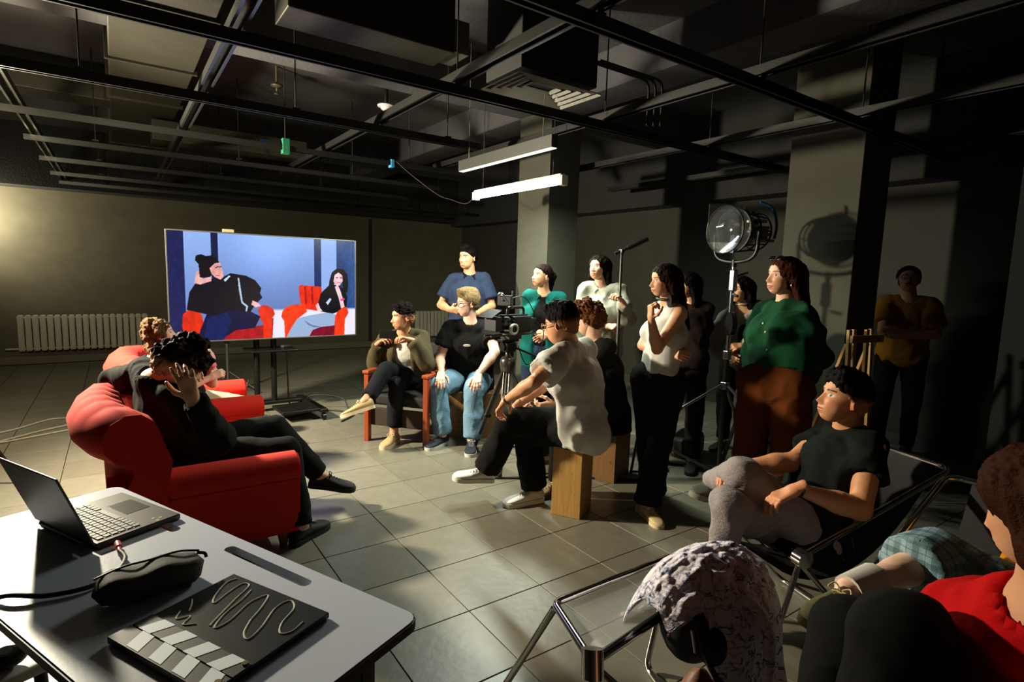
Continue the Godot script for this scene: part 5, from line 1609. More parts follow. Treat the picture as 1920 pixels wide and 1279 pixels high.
# ------------------------------------------------------------------ armchairs and stage side
func armchair(at: Vector3, turn: float, label: String) -> void:
	# local frame: z forward, x to the sitter's left
	var o := thing("armchair", at, turn, label, "armchair", "red armchairs")
	var red := mat(Color(0.86, 0.135, 0.040), 0.9, 0.0, "weave", 0.35, 22.0, "mottle")
	var wood := mat(Color(0.55, 0.36, 0.17), 0.5, 0.0, "", 0.0, 1.0, "wood")
	var W := 0.425
	var b := Mb.new()
	# frame below the seat
	b.bx(Vector3(0, 0.22, 0.02), Vector3(0.66, 0.26, 0.78), 0.03)
	obj("base", b, red, o)
	b = Mb.new()
	var P := PackedVector3Array()
	var nu := 14
	var nv := 12
	for j in nv:
		for i in nu:
			var u := float(i) / (nu - 1) * 2.0 - 1.0
			var v := float(j) / (nv - 1) * 2.0 - 1.0
			var puff := 0.05 * (1.0 - pow(absf(u), 4.0)) * (1.0 - pow(absf(v), 4.0))
			P.append(Vector3(u * 0.275, 0.37 + puff, v * 0.33 + 0.05))
	b.grid(P, nu, nv, false, true)
	b.bx(Vector3(0, 0.345, 0.05), Vector3(0.55, 0.07, 0.66), 0.025)
	obj("seat_cushion", b, red, o)
	# arms: slab with a rolled top, flat front
	for s in [-1.0, 1.0]:
		b = Mb.new()
		var prof := PackedVector2Array()
		prof.append(Vector2(-0.075, 0.09))
		prof.append(Vector2(0.055, 0.09))
		prof.append(Vector2(0.066, 0.30))
		prof.append(Vector2(0.070, 0.385))
		for k in 15:
			var a := lerpf(-0.75, PI + 0.35, k / 14.0)
			prof.append(Vector2(0.012 + cos(a) * 0.086, 0.445 + sin(a) * 0.078))
		prof.append(Vector2(-0.062, 0.385))
		var q := PackedVector2Array()
		for p in prof:
			q.append(Vector2(p.x * s, p.y))
		b.prism(q, 0.82, Transform3D(Basis(), Vector3(s * (W - 0.085), 0, -0.40)), true)
		var arm := obj("arm", b, red, o)
		b = Mb.new()
		var fr := PackedVector2Array()
		for p in q:
			fr.append(Vector2(p.x * 0.86, (p.y - 0.3) * 0.93 + 0.3))
		b.prism(fr, 0.016, Transform3D(Basis(), Vector3(s * (W - 0.085), 0, 0.418)), true)
		obj("front_panel", b, red, arm)
		b = Mb.new()
		b.tube(PackedVector3Array([Vector3(s * (W - 0.012), 0.385, -0.38), Vector3(s * (W - 0.010), 0.388, 0.0), Vector3(s * (W - 0.012), 0.385, 0.42)]), 0.0055, 6)
		obj("piping", b, red, arm)
	# back: curved panel that leans and rolls over backwards, with channels
	var pad := PackedVector3Array()
	var pu := 64
	var prof2 := [[0.36, -0.20], [0.42, -0.23], [0.50, -0.255], [0.60, -0.285], [0.70, -0.315], [0.78, -0.335], [0.825, -0.355], [0.86, -0.40], [0.86, -0.455], [0.825, -0.515], [0.755, -0.55], [0.68, -0.54], [0.625, -0.50], [0.605, -0.44], [0.55, -0.415], [0.36, -0.41], [0.20, -0.405], [0.09, -0.40]]
	for q in prof2:
		for i in pu:
			var u := float(i) / (pu - 1) * 2.0 - 1.0
			var wing := 0.14 * pow(absf(u), 2.6) * clampf((q[0] - 0.3) / 0.3, 0.0, 1.0)
			var chan := 0.014 * absf(sin(u * PI * 4.0)) if q[1] > -0.5 and q[0] > 0.37 and not (q[0] < 0.6 and q[1] < -0.40) else 0.0
			var dip := 0.035 * u * u * clampf((q[0] - 0.5) / 0.3, 0.0, 1.0)
			pad.append(Vector3(u * (W - 0.01 + 0.035 * clampf((q[0] - 0.5) / 0.2, 0.0, 1.0)), q[0] - dip + (chan if q[0] > 0.8 else 0.0), q[1] + wing + (chan if q[1] > -0.36 else (-chan if q[1] < -0.46 else 0.0))))
	b = Mb.new()
	b.grid(pad, pu, prof2.size(), false, true)
	for s in [0, 1]:
		# flat sides closing the scroll
		var poly := PackedVector2Array()
		for k in prof2.size():
			var p: Vector3 = pad[k * pu + (0 if s == 0 else pu - 1)]
			poly.append(Vector2(p.z, p.y))
		var x: float = pad[9 * pu + (0 if s == 0 else pu - 1)].x
		b.prism(poly, 0.01, Transform3D(Basis(Vector3(0, 0, 1), Vector3(0, 1, 0), Vector3(-1, 0, 0)), Vector3(x + (0.008 if s == 0 else 0.0), 0, 0)), true)
	obj("backrest", b, red, o)
	for x in [-0.33, 0.33]:
		for z in [-0.33, 0.36]:
			b = Mb.new()
			b.lathe([Vector2(0.001, 0.0), Vector2(0.020, 0.0), Vector2(0.024, 0.02), Vector2(0.032, 0.06), Vector2(0.034, 0.09), Vector2(0.001, 0.092)], Transform3D(Basis(), Vector3(x, 0, z)), 14)
			obj("foot", b, wood, o)

func screen_image() -> ImageTexture:
	var w := 512
	var h := 288
	var im := Image.create(w, h, false, Image.FORMAT_RGB8)
	for y in h:
		for x in w:
			var c := Color(0.50, 0.62, 0.84).lerp(Color(0.30, 0.39, 0.60), float(y) / h)
			if x < 38: c = Color(0.09, 0.11, 0.30)
			elif x < 103: c = Color(0.54, 0.66, 0.88).lerp(Color(0.36, 0.46, 0.68), float(y) / h)
			elif x < 120: c = Color(0.07, 0.09, 0.24)
			elif x > 382 and x < 404: c = Color(0.04, 0.13, 0.34)
			elif x >= 404 and x < 452: c = Color(0.52, 0.64, 0.86)
			elif x >= 452: c = Color(0.08, 0.20, 0.42).lerp(Color(0.25, 0.40, 0.62), float(x - 452) / 120.0)
			else:
				c = c * (1.0 + 0.16 * exp(-pow((x - 250.0) / 90.0, 2.0) - pow((y - 40.0) / 90.0, 2.0)))
			if y > 204 and x > 250:
				c = Color(0.86, 0.84, 0.90) if y > 208 else Color(0.55, 0.62, 0.78)
			im.set_pixel(x, y, c)
	# shapes: colour, then outline in the picture's own pixels
	var S := [
		[Color(0.80, 0.16, 0.05), [30, 216, 45, 204, 66, 206, 76, 220, 80, 246, 76, 264, 90, 288, 34, 288, 28, 250]],
		[Color(0.62, 0.06, 0.10), [120, 262, 240, 250, 262, 230, 258, 288, 120, 288]],
		[Color(0.84, 0.17, 0.05), [220, 206, 232, 194, 248, 196, 262, 206, 266, 220, 258, 232, 256, 288, 232, 288, 234, 250, 226, 232]],
		[Color(0.03, 0.05, 0.20), [70, 262, 90, 210, 130, 200, 200, 212, 226, 226, 210, 258, 160, 262, 120, 288, 66, 288]],
		[Color(0.04, 0.10, 0.32), [88, 230, 136, 204, 150, 238, 128, 288, 80, 288]],
		[Color(0.04, 0.035, 0.085), [40, 204, 48, 158, 62, 136, 96, 124, 128, 118, 150, 106, 190, 112, 214, 124, 230, 146, 226, 160, 232, 172, 214, 190, 198, 214, 150, 206, 108, 222, 76, 214]],
		[Color(0.86, 0.64, 0.62), [60, 134, 66, 104, 76, 100, 80, 122, 100, 116, 102, 128, 74, 138]],
		[Color(0.05, 0.03, 0.06), [74, 118, 72, 84, 64, 74, 66, 62, 78, 58, 90, 62, 104, 60, 118, 68, 124, 82, 112, 96, 100, 116, 84, 120]],
		[Color(0.85, 0.60, 0.58), [98, 94, 112, 80, 124, 78, 130, 96, 132, 116, 124, 124, 112, 118, 102, 108]],
		[Color(0.70, 0.80, 0.85), [132, 124, 146, 112, 150, 114, 136, 130]],
		[Color(0.62, 0.72, 0.80), [168, 118, 172, 118, 176, 150, 180, 184, 194, 196, 190, 212, 186, 210, 188, 198, 176, 188, 170, 150]],
		[Color(0.90, 0.66, 0.66), [202, 192, 206, 180, 222, 188, 228, 196, 214, 200]],
		[Color(0.86, 0.15, 0.05), [336, 142, 340, 136, 404, 140, 408, 190, 400, 214, 346, 204, 338, 170]],
		[Color(0.62, 0.05, 0.06), [352, 140, 358, 140, 360, 190, 354, 194]],
		[Color(0.62, 0.05, 0.06), [372, 141, 378, 141, 380, 190, 374, 194]],
		[Color(0.90, 0.22, 0.07), [288, 212, 298, 200, 316, 194, 352, 192, 360, 214, 330, 236, 312, 288, 294, 288, 292, 240, 284, 228]],
		[Color(0.45, 0.03, 0.14), [330, 250, 440, 232, 450, 288, 330, 288]],
		[Color(0.56, 0.65, 0.78), [298, 288, 312, 262, 330, 234, 366, 226, 420, 218, 452, 226, 448, 258, 400, 262, 376, 270, 366, 288]],
		[Color(0.36, 0.45, 0.60), [352, 240, 372, 254, 404, 262, 380, 262, 362, 254]],
		[Color(0.02, 0.02, 0.06), [400, 214, 392, 196, 402, 160, 428, 136, 456, 134, 478, 150, 486, 170, 484, 200, 462, 214, 440, 222]],
		[Color(0.03, 0.025, 0.06), [424, 160, 430, 120, 438, 96, 454, 84, 474, 86, 486, 100, 490, 130, 486, 160, 472, 146, 470, 110, 450, 104, 444, 124, 444, 150]],
		[Color(0.92, 0.72, 0.74), [442, 124, 446, 104, 458, 96, 470, 104, 472, 122, 462, 136, 450, 136]],
		[Color(0.92, 0.74, 0.78), [446, 140, 456, 134, 464, 150, 472, 176, 478, 204, 466, 206, 458, 174]],
		[Color(0.90, 0.70, 0.72), [386, 196, 394, 188, 400, 204, 408, 214, 392, 214]],
		[Color(0.95, 0.20, 0.55), [464, 178, 476, 174, 478, 180, 466, 184]],
		[Color(0.90, 0.21, 0.07), [446, 232, 456, 214, 474, 202, 486, 204, 490, 220, 478, 240, 476, 288, 444, 288]],
		[Color(0.70, 0.78, 0.90), [418, 188, 430, 174, 436, 178, 424, 196]],
	]
	for s in S:
		var poly := PackedVector2Array()
		var lo := Vector2(999, 999)
		var hi := Vector2.ZERO
		for k in range(0, s[1].size(), 2):
			var p := Vector2(s[1][k], s[1][k + 1])
			poly.append(p)
			lo = lo.min(p); hi = hi.max(p)
		for y in range(int(lo.y), mini(int(hi.y) + 1, h)):
			for x in range(int(lo.x), mini(int(hi.x) + 1, w)):
				if Geometry2D.is_point_in_polygon(Vector2(x + 0.5, y + 0.5), poly):
					im.set_pixel(x, y, s[0])
	# a little shading on cloth and faces, part of the broadcast picture
	for q in [[112, 92, 120, 88, Color(0.1, 0.05, 0.06)], [122, 90, 127, 88, Color(0.1, 0.05, 0.06)], [112, 112, 122, 112, Color(0.6, 0.25, 0.28)], [450, 112, 456, 111, Color(0.1, 0.06, 0.08)], [462, 111, 468, 112, Color(0.1, 0.06, 0.08)], [454, 126, 464, 126, Color(0.75, 0.3, 0.38)]]:
		for x in range(int(q[0]), int(q[2]) + 1):
			for dy in 2:
				im.set_pixel(x, int(lerpf(q[1], q[3], float(x - q[0]) / (q[2] - q[0]))) + dy, q[4])
	var nz := FastNoiseLite.new()
	nz.frequency = 0.035
	nz.fractal_octaves = 3
	nz.seed = 3
	for y in h:
		for x in w:
			var c := im.get_pixel(x, y)
			var k := 1.0 + 0.16 * nz.get_noise_2d(x * 1.3, y * 0.8)
			if c.get_luminance() > 0.34 and c.b > c.r:
				k = 1.0
			var l := 0.015 * clampf(nz.get_noise_2d(x * 2.0 + 300.0, y * 2.0) * 2.0, 0.0, 1.0)
			im.set_pixel(x, y, Color(c.r * k + l, c.g * k + l, c.b * k + l * 1.6))
	im.resize(300, 169, Image.INTERPOLATE_LANCZOS)
	im.resize(1024, 576, Image.INTERPOLATE_CUBIC)
	return ImageTexture.create_from_image(im)

func build_stage() -> void:
	armchair(Vector3(0.325, 0, -3.40), PI / 2, "nearer red armchair, the man in the black jacket sits in it")
	armchair(Vector3(0.445, 0, -4.90), PI / 2, "farther red armchair behind the first, the curly haired woman sits in it")
	# television
	var blackm := mat(Color(0.035, 0.035, 0.04), 0.35)
	var t := thing("television", Vector3(1.255, 1.29, -5.985), 0.0587, "large flat television on a stand showing two people in red armchairs", "television")
	var b := Mb.new()
	b.bx(Vector3(0, 0, -0.012), Vector3(1.775, 1.03, 0.035), 0.006)
	b.bx(Vector3(0, -0.1, -0.045), Vector3(1.1, 0.6, 0.04), 0.012)
	obj("housing", b, blackm, t)
	b = Mb.new()
	for s in [-1.0, 1.0]:
		b.bx(Vector3(s * 0.882, 0, 0.006), Vector3(0.012, 1.03, 0.012), 0.002)
		b.bx(Vector3(0, s * 0.509, 0.006), Vector3(1.775, 0.012, 0.012), 0.002)
	obj("bezel", b, mat(Color(0.5, 0.5, 0.48), 0.3, 0.7), t)
	b = Mb.new()
	var i := b.vert(Vector3(-0.876, -0.503, 0.008), Vector3.BACK, Vector2(0, 1))
	b.vert(Vector3(0.876, -0.503, 0.008), Vector3.BACK, Vector2(1, 1)); b.vert(Vector3(0.876, 0.503, 0.008), Vector3.BACK, Vector2(1, 0)); b.vert(Vector3(-0.876, 0.503, 0.008), Vector3.BACK, Vector2(0, 0))
	b.tri(i, i + 1, i + 2); b.tri(i, i + 2, i + 3)
	var scr := mat(Color(0.01, 0.01, 0.012), 0.25)
	scr.emission_enabled = true
	scr.emission_texture = screen_image()
	scr.emission = Color.BLACK
	scr.emission_energy_multiplier = 1.25
	obj("screen", b, scr, t)
	b = Mb.new()
	b.bx(Vector3(-0.37, 0.53, 0.0), Vector3(0.10, 0.03, 0.035), 0.006)
	tag(shifted_obj("webcam", b, mat(Color(0.62, 0.56, 0.42), 0.5), t), "small beige box camera clipped on top of the television", "camera")
	# its stand: two poles, shelf, base on castors
	var st := thing("television_stand", Vector3(1.22, 0, -6.13), 0.0587, "black two pole television stand with a small shelf and castors", "stand")
	var polem := mat(Color(0.10, 0.095, 0.085), 0.35, 0.4)
	for x in [-0.083, 0.083]:
		b = Mb.new()
		b.rod(Vector3(x, 0.08, 0), Vector3(x, 1.55, 0), 0.028, 16)
		obj("pole", b, polem, st)
	b = Mb.new()
	b.bx(Vector3(0.0, 1.2, 0.035), Vector3(0.6, 0.4, 0.025), 0.004)
	obj("mounting_plate", b, blackm, st)
	b = Mb.new()
	b.bx(Vector3(0.03, 0.665, 0.10), Vector3(0.46, 0.016, 0.34), 0.006)
	obj("shelf", b, mat(Color(0.05, 0.05, 0.055), 0.3), st)
	b = Mb.new()
	b.bx(Vector3(0, 0.095, 0.0), Vector3(0.86, 0.035, 0.10), 0.008)
	for x in [-0.38, 0.38]:
		b.bx(Vector3(x, 0.095, 0.26), Vector3(0.07, 0.04, 0.78), 0.008)
	b.bx(Vector3(0.2, 0.10, 0.42), Vector3(0.42, 0.03, 0.36), 0.008)
	obj("base_frame", b, polem, st)
	for x in [-0.38, 0.38]:
		for z in [-0.1, 0.62]:
			b = Mb.new()
			b.rod(Vector3(x - 0.015, 0.035, z), Vector3(x + 0.015, 0.035, z), 0.035, 16)
			b.rod(Vector3(x, 0.045, z), Vector3(x, 0.085, z), 0.012, 8)
			obj("castor", b, blackm, st)
	b = Mb.new()
	b.bx(Vector3(1.40, 0.688, -6.03), Vector3(0.09, 0.028, 0.05), 0.008, 0.4)
	tag(obj("remote_control", b, mat(Color(0.2, 0.2, 0.22), 0.3)), "small dark remote control lying on the television stand shelf", "remote")
	# thin silver stand behind the armchairs
	var ls := thing("light_stand", Vector3(1.02, 0, -7.2), 0.0, "thin silver tripod stand between the armchairs and the television", "stand")
	var sil := mat(Color(0.62, 0.61, 0.58), 0.25, 0.9)
	b = Mb.new()
	b.rod(Vector3(0, 0.16, 0), Vector3(0, 0.62, 0), 0.017, 12)
	b.rod(Vector3(0, 0.62, 0), Vector3(0, 1.15, 0), 0.013, 12)
	obj("column", b, sil, ls)
	for k in 3:
		b = Mb.new()
		var d := Vector3(cos(k * TAU / 3 + 0.4), 0, sin(k * TAU / 3 + 0.4))
		b.rod(Vector3(0, 0.26, 0) + d * 0.02, d * 0.36 + Vector3.UP * 0.012, 0.009, 8)
		b.rod(Vector3(0, 0.16, 0) + d * 0.015, d * 0.18 + Vector3.UP * 0.135, 0.006, 8)
		obj("leg", b, sil, ls)
	b = Mb.new()
	b.bx(Vector3(0, 0.62, 0), Vector3(0.05, 0.05, 0.05), 0.01)
	obj("clamp", b, blackm, ls)
	# cables on the floor
	cable([[1.05, 0.35, -6.1], [1.02, 0.1, -6.0], [1.3, 0.008, -5.75], [1.7, 0.008, -5.9], [1.95, 0.008, -5.6], [1.75, 0.008, -5.35]], 0.008, Color(0.06, 0.06, 0.055), "black cable looping on the floor under the television")
	cable([[1.45, 0.62, -6.2], [1.46, 0.3, -6.22], [1.48, 0.02, -6.2], [1.6, 0.012, -6.05], [1.62, 0.16, -5.95], [1.9, 0.14, -5.8], [1.95, 0.01, -5.65], [2.1, 0.008, -5.5]], 0.008, Color(0.09, 0.085, 0.075), "dark cord hanging down beside the television stand and arching over the floor")
	cable([[-1.6, 0.008, -6.3], [-0.9, 0.008, -6.35], [-0.55, 0.008, -6.7], [-0.3, 0.008, -6.5], [-0.62, 0.008, -6.25], [-0.85, 0.008, -6.0], [-0.4, 0.008, -6.2], [0.1, 0.008, -6.45]], 0.008, Color(0.72, 0.70, 0.62), "pale cable in loose loops on the floor at the left edge")
	# bulb of the unseen lamp that lights the back wall, out of view on the left
	var wl := thing("unseen_wall_lamp", Vector3(-1.55, 2.1, -10.02), 0.0, "round unseen lamp past the left edge, placed to light the back wall", "lamp")
	b = Mb.new()
	b.sphere(Vector3.ZERO, 0.06, 16)
	obj("bulb", b, glow(Color(1.0, 0.95, 0.82), 4.0), wl)
	b = Mb.new()
	b.rod(Vector3(0, 0, -0.06), Vector3(0, 0, -0.48), 0.012, 8)
	obj("wall_arm", b, blackm, wl)
	# film lamp on its stand, outside the picture on the left
	var kl := thing("film_lamp", Vector3(-0.95, 0, -5.06), 0.0, "film lamp on a stand, just outside the left edge", "lamp")
	b = Mb.new()
	b.rod(Vector3(0, 0.0, 0), Vector3(0, 2.0, 0), 0.016, 12)
	for k in 3:
		var d := Vector3(cos(k * TAU / 3 + 2.6), 0, sin(k * TAU / 3 + 2.6))
		b.rod(Vector3(0, 0.7, 0), d * 0.42 + Vector3.UP * 0.012, 0.011, 8)
	obj("stand", b, polem, kl)
	var kd := Vector3(0.9, -0.2, 0.3).normalized()
	b = Mb.new()
	b.rod(Vector3(0, 2.11, 0) - kd * 0.16, Vector3(0, 2.11, 0) + kd * 0.06, 0.12, 20, 0.13)
	obj("housing", b, blackm, kl)
	b = Mb.new()
	b.rod(Vector3(0, 2.11, 0) + kd * 0.062, Vector3(0, 2.11, 0) + kd * 0.066, 0.115, 20)
	obj("lens", b, glow(Color(1.0, 0.96, 0.86), 3.0), kl)

func shifted_obj(called: String, b: Mb, m: Material, at_node: Node3D) -> MeshInstance3D:
	# a separate thing given in another thing's frame
	var o := obj(called, b, m)
	o.transform = at_node.transform
	return o

func cable(p: Array, r: float, c: Color, label: String, cat := "cable") -> void:
	var l := []
	for q in p:
		l.append(Vector3(q[0], q[1], q[2]))
	var b := Mb.new()
	b.tube(curve(l, 8), r, 6)
	tag(obj("cable", b, mat(c, 0.6)), label, cat)

func wood_block(at: Vector3, turn: float, size: Vector3, label: String, c: Color) -> void:
	var o := thing("wooden_block", at, turn, label, "box", "plywood seat boxes")
	var m := mat(c, 0.6, 0.0, "", 0.0, 2.2, "wood")
	var t := 0.018
	for k in 4:
		var b := Mb.new()
		var s := -1.0 if k % 2 == 0 else 1.0
		if k < 2:
			b.bx(Vector3(s * (size.x - t) / 2, size.y / 2, 0), Vector3(t, size.y, size.z), 0.003)
		else:
			b.bx(Vector3(0, size.y / 2, s * (size.z - t) / 2), Vector3(size.x - t * 2 - 0.001, size.y, t), 0.003)
		obj("side_panel", b, m, o)
	var b := Mb.new()
	b.bx(Vector3(0, size.y - t / 2 + 0.0005, 0), Vector3(size.x - t * 2 - 0.001, t, size.z - t * 2 - 0.001), 0.003)
	obj("top_panel", b, m, o)

func build_seats() -> void:
	wood_block(Vector3(2.34, 0, -2.60), 0.53, Vector3(0.24, 0.44, 0.19), "pale plywood block under the man in the white t-shirt", Color(0.78, 0.60, 0.33))
	wood_block(Vector3(2.99, 0, -2.98), 0.40, Vector3(0.30, 0.44, 0.30), "brown wooden block under the brown haired seated person", Color(0.50, 0.35, 0.17))
	wood_block(Vector3(2.70, 0, -4.42), -0.63, Vector3(0.52, 0.42, 0.36), "wide brown wooden box under the fair haired man in jeans", Color(0.48, 0.35, 0.17))
	# wooden armchair of the olive jacket man: local z forward
	var o := thing("wooden_chair", Vector3(2.17, 0, -4.64), atan2(-0.77, 0.63), "orange wood chair with dark seat under the man in the olive jacket", "chair")
	var wood := mat(Color(0.62, 0.27, 0.09), 0.45, 0.0, "", 0.0, 3.0, "wood")
	var dark := mat(Color(0.05, 0.045, 0.04), 0.8, 0.0, "weave", 0.3, 20.0)
	for s in [-1.0, 1.0]:
		var b := Mb.new()
		b.bx(Vector3(s * 0.28, 0.30, 0.30), Vector3(0.045, 0.60, 0.055), 0.006)
		obj("leg", b, wood, o)
		b = Mb.new()
		b.bar(Vector3(s * 0.28, 0.0, -0.30), Vector3(s * 0.28, 0.80, -0.40), 0.045, 0.05, Vector3.BACK, 0.006)
		obj("leg", b, wood, o)
		b = Mb.new()
		b.bx(Vector3(s * 0.28, 0.615, -0.02), Vector3(0.065, 0.03, 0.72), 0.008)
		obj("armrest", b, wood, o)
		b = Mb.new()
		b.bx(Vector3(s * 0.28, 0.33, 0.0), Vector3(0.03, 0.06, 0.58), 0.004)
		obj("rail", b, wood, o)
	var b := Mb.new()
	b.bx(Vector3(0, 0.37, 0.0), Vector3(0.52, 0.10, 0.56), 0.025)
	obj("seat", b, dark, o)
	b = Mb.new()
	b.box(Transform3D(Basis(Vector3.RIGHT, -0.16), Vector3(0, 0.62, -0.34)), Vector3(0.50, 0.40, 0.07), 0.025)
	obj("backrest", b, dark, o)
	b = Mb.new()
	b.bx(Vector3(0, 0.22, 0.275), Vector3(0.52, 0.16, 0.02), 0.004)
	obj("front_apron", b, mat(Color(0.16, 0.09, 0.04), 0.7), o)
	# slatted wooden rack by the right hand wall
	o = thing("wooden_rack", Vector3(4.116, 0, -1.726), -0.15, "upright pale wooden slats beside the right hand column, before the mustard shirt", "rack")
	var pale := mat(Color(0.62, 0.47, 0.22), 0.6, 0.0, "", 0.0, 3.0, "wood")
	for k in 4:
		b = Mb.new()
		b.bar(Vector3(-0.14 + k * 0.085, 0.0, 0.05), Vector3(-0.155 + k * 0.095, 1.20, -0.03 * (k % 2)), 0.032, 0.022, Vector3.BACK, 0.004)
		obj("slat", b, pale, o)
	for y in [0.45, 1.14]:
		b = Mb.new()
		b.bx(Vector3(-0.01, y, 0.035), Vector3(0.34, 0.05, 0.022), 0.004)
		obj("cross_bar", b, pale, o)
	for s in [-1.0, 1.0]:
		b = Mb.new()
		b.bar(Vector3(s * 0.13, 0.0, -0.35), Vector3(s * 0.12, 1.10, -0.03), 0.028, 0.022, Vector3.BACK, 0.004)
		obj("rear_leg", b, pale, o)

# chrome folding chair: two side tubes from front hubs F to back tops B, sling seat, clear back
func folding_chair(fn: Vector3, ff: Vector3, bn: Vector3, bf: Vector3, label: String, clear := true) -> void:
	var base := (fn + ff + bn + bf) * 0.25
	base.y = 0
	var o := thing("folding_chair", base, 0.0, label, "folding chair")
	var chrome := mat(Color(0.78, 0.78, 0.77), 0.09, 1.0)
	var a := fn - base
	var c := ff - base
	var d := bn - base
	var e := bf - base
	var b := Mb.new()
	b.tube(bend([a, d, e, c], 0.06, 6), 0.0125, 12)
	obj("back_frame", b, chrome, o)
	for s in 2:
		var h: Vector3 = a if s == 0 else c
		var out_ := (a - c).normalized() * (0.03 if s == 0 else -0.03)
		b = Mb.new()
		b.rod(h + out_, h - out_ * 0.4, 0.034, 18)
		obj("hub", b, chrome, o)
	var back := ((d + e) - (a + c)).normalized()
	var flat := Vector3(back.x, 0, back.z).normalized()
	# front and rear legs as two loops from the hubs
	var f1 := a - flat * 0.16
	var f2 := c - flat * 0.16
	b = Mb.new()
	b.tube(bend([a - Vector3.UP * 0.02, Vector3(f1.x, 0.013, f1.z), Vector3(f2.x, 0.013, f2.z), c - Vector3.UP * 0.02], 0.06, 6), 0.0115, 12)
	obj("leg_loop", b, chrome, o)
	f1 = a + flat * 0.46
	f2 = c + flat * 0.46
	b = Mb.new()
	b.tube(bend([a - Vector3.UP * 0.02, Vector3(f1.x, 0.013, f1.z), Vector3(f2.x, 0.013, f2.z), c - Vector3.UP * 0.02], 0.06, 6), 0.0115, 12)
	obj("leg_loop", b, chrome, o)
	# sling seat
	b = Mb.new()
	var P := PackedVector3Array()
	for j in 13:
		var t := j / 12.0
		for i in 7:
			var u := 0.17 + 0.66 * i / 6.0
			var p := a.lerp(d, t).lerp(c.lerp(e, t), u)
			p.y -= 0.27 * pow(sin(PI * clampf(t * 0.94 + 0.06, 0.0, 1.0)), 0.7) + 0.012
			P.append(p)
	b.grid(P, 7, 13)
	var Q := PackedVector3Array()
	for p in P:
		Q.append(p - Vector3.UP * 0.006)
	b.grid(Q, 7, 13, false, true)
	var pm := mat(Color(0.86, 0.88, 0.88, 0.16), 0.05)
	pm.transparency = BaseMaterial3D.TRANSPARENCY_ALPHA
	obj("seat_panel", b, pm if clear else mat(Color(0.04, 0.04, 0.04), 0.7, 0.0, "weave", 0.4, 20.0), o)

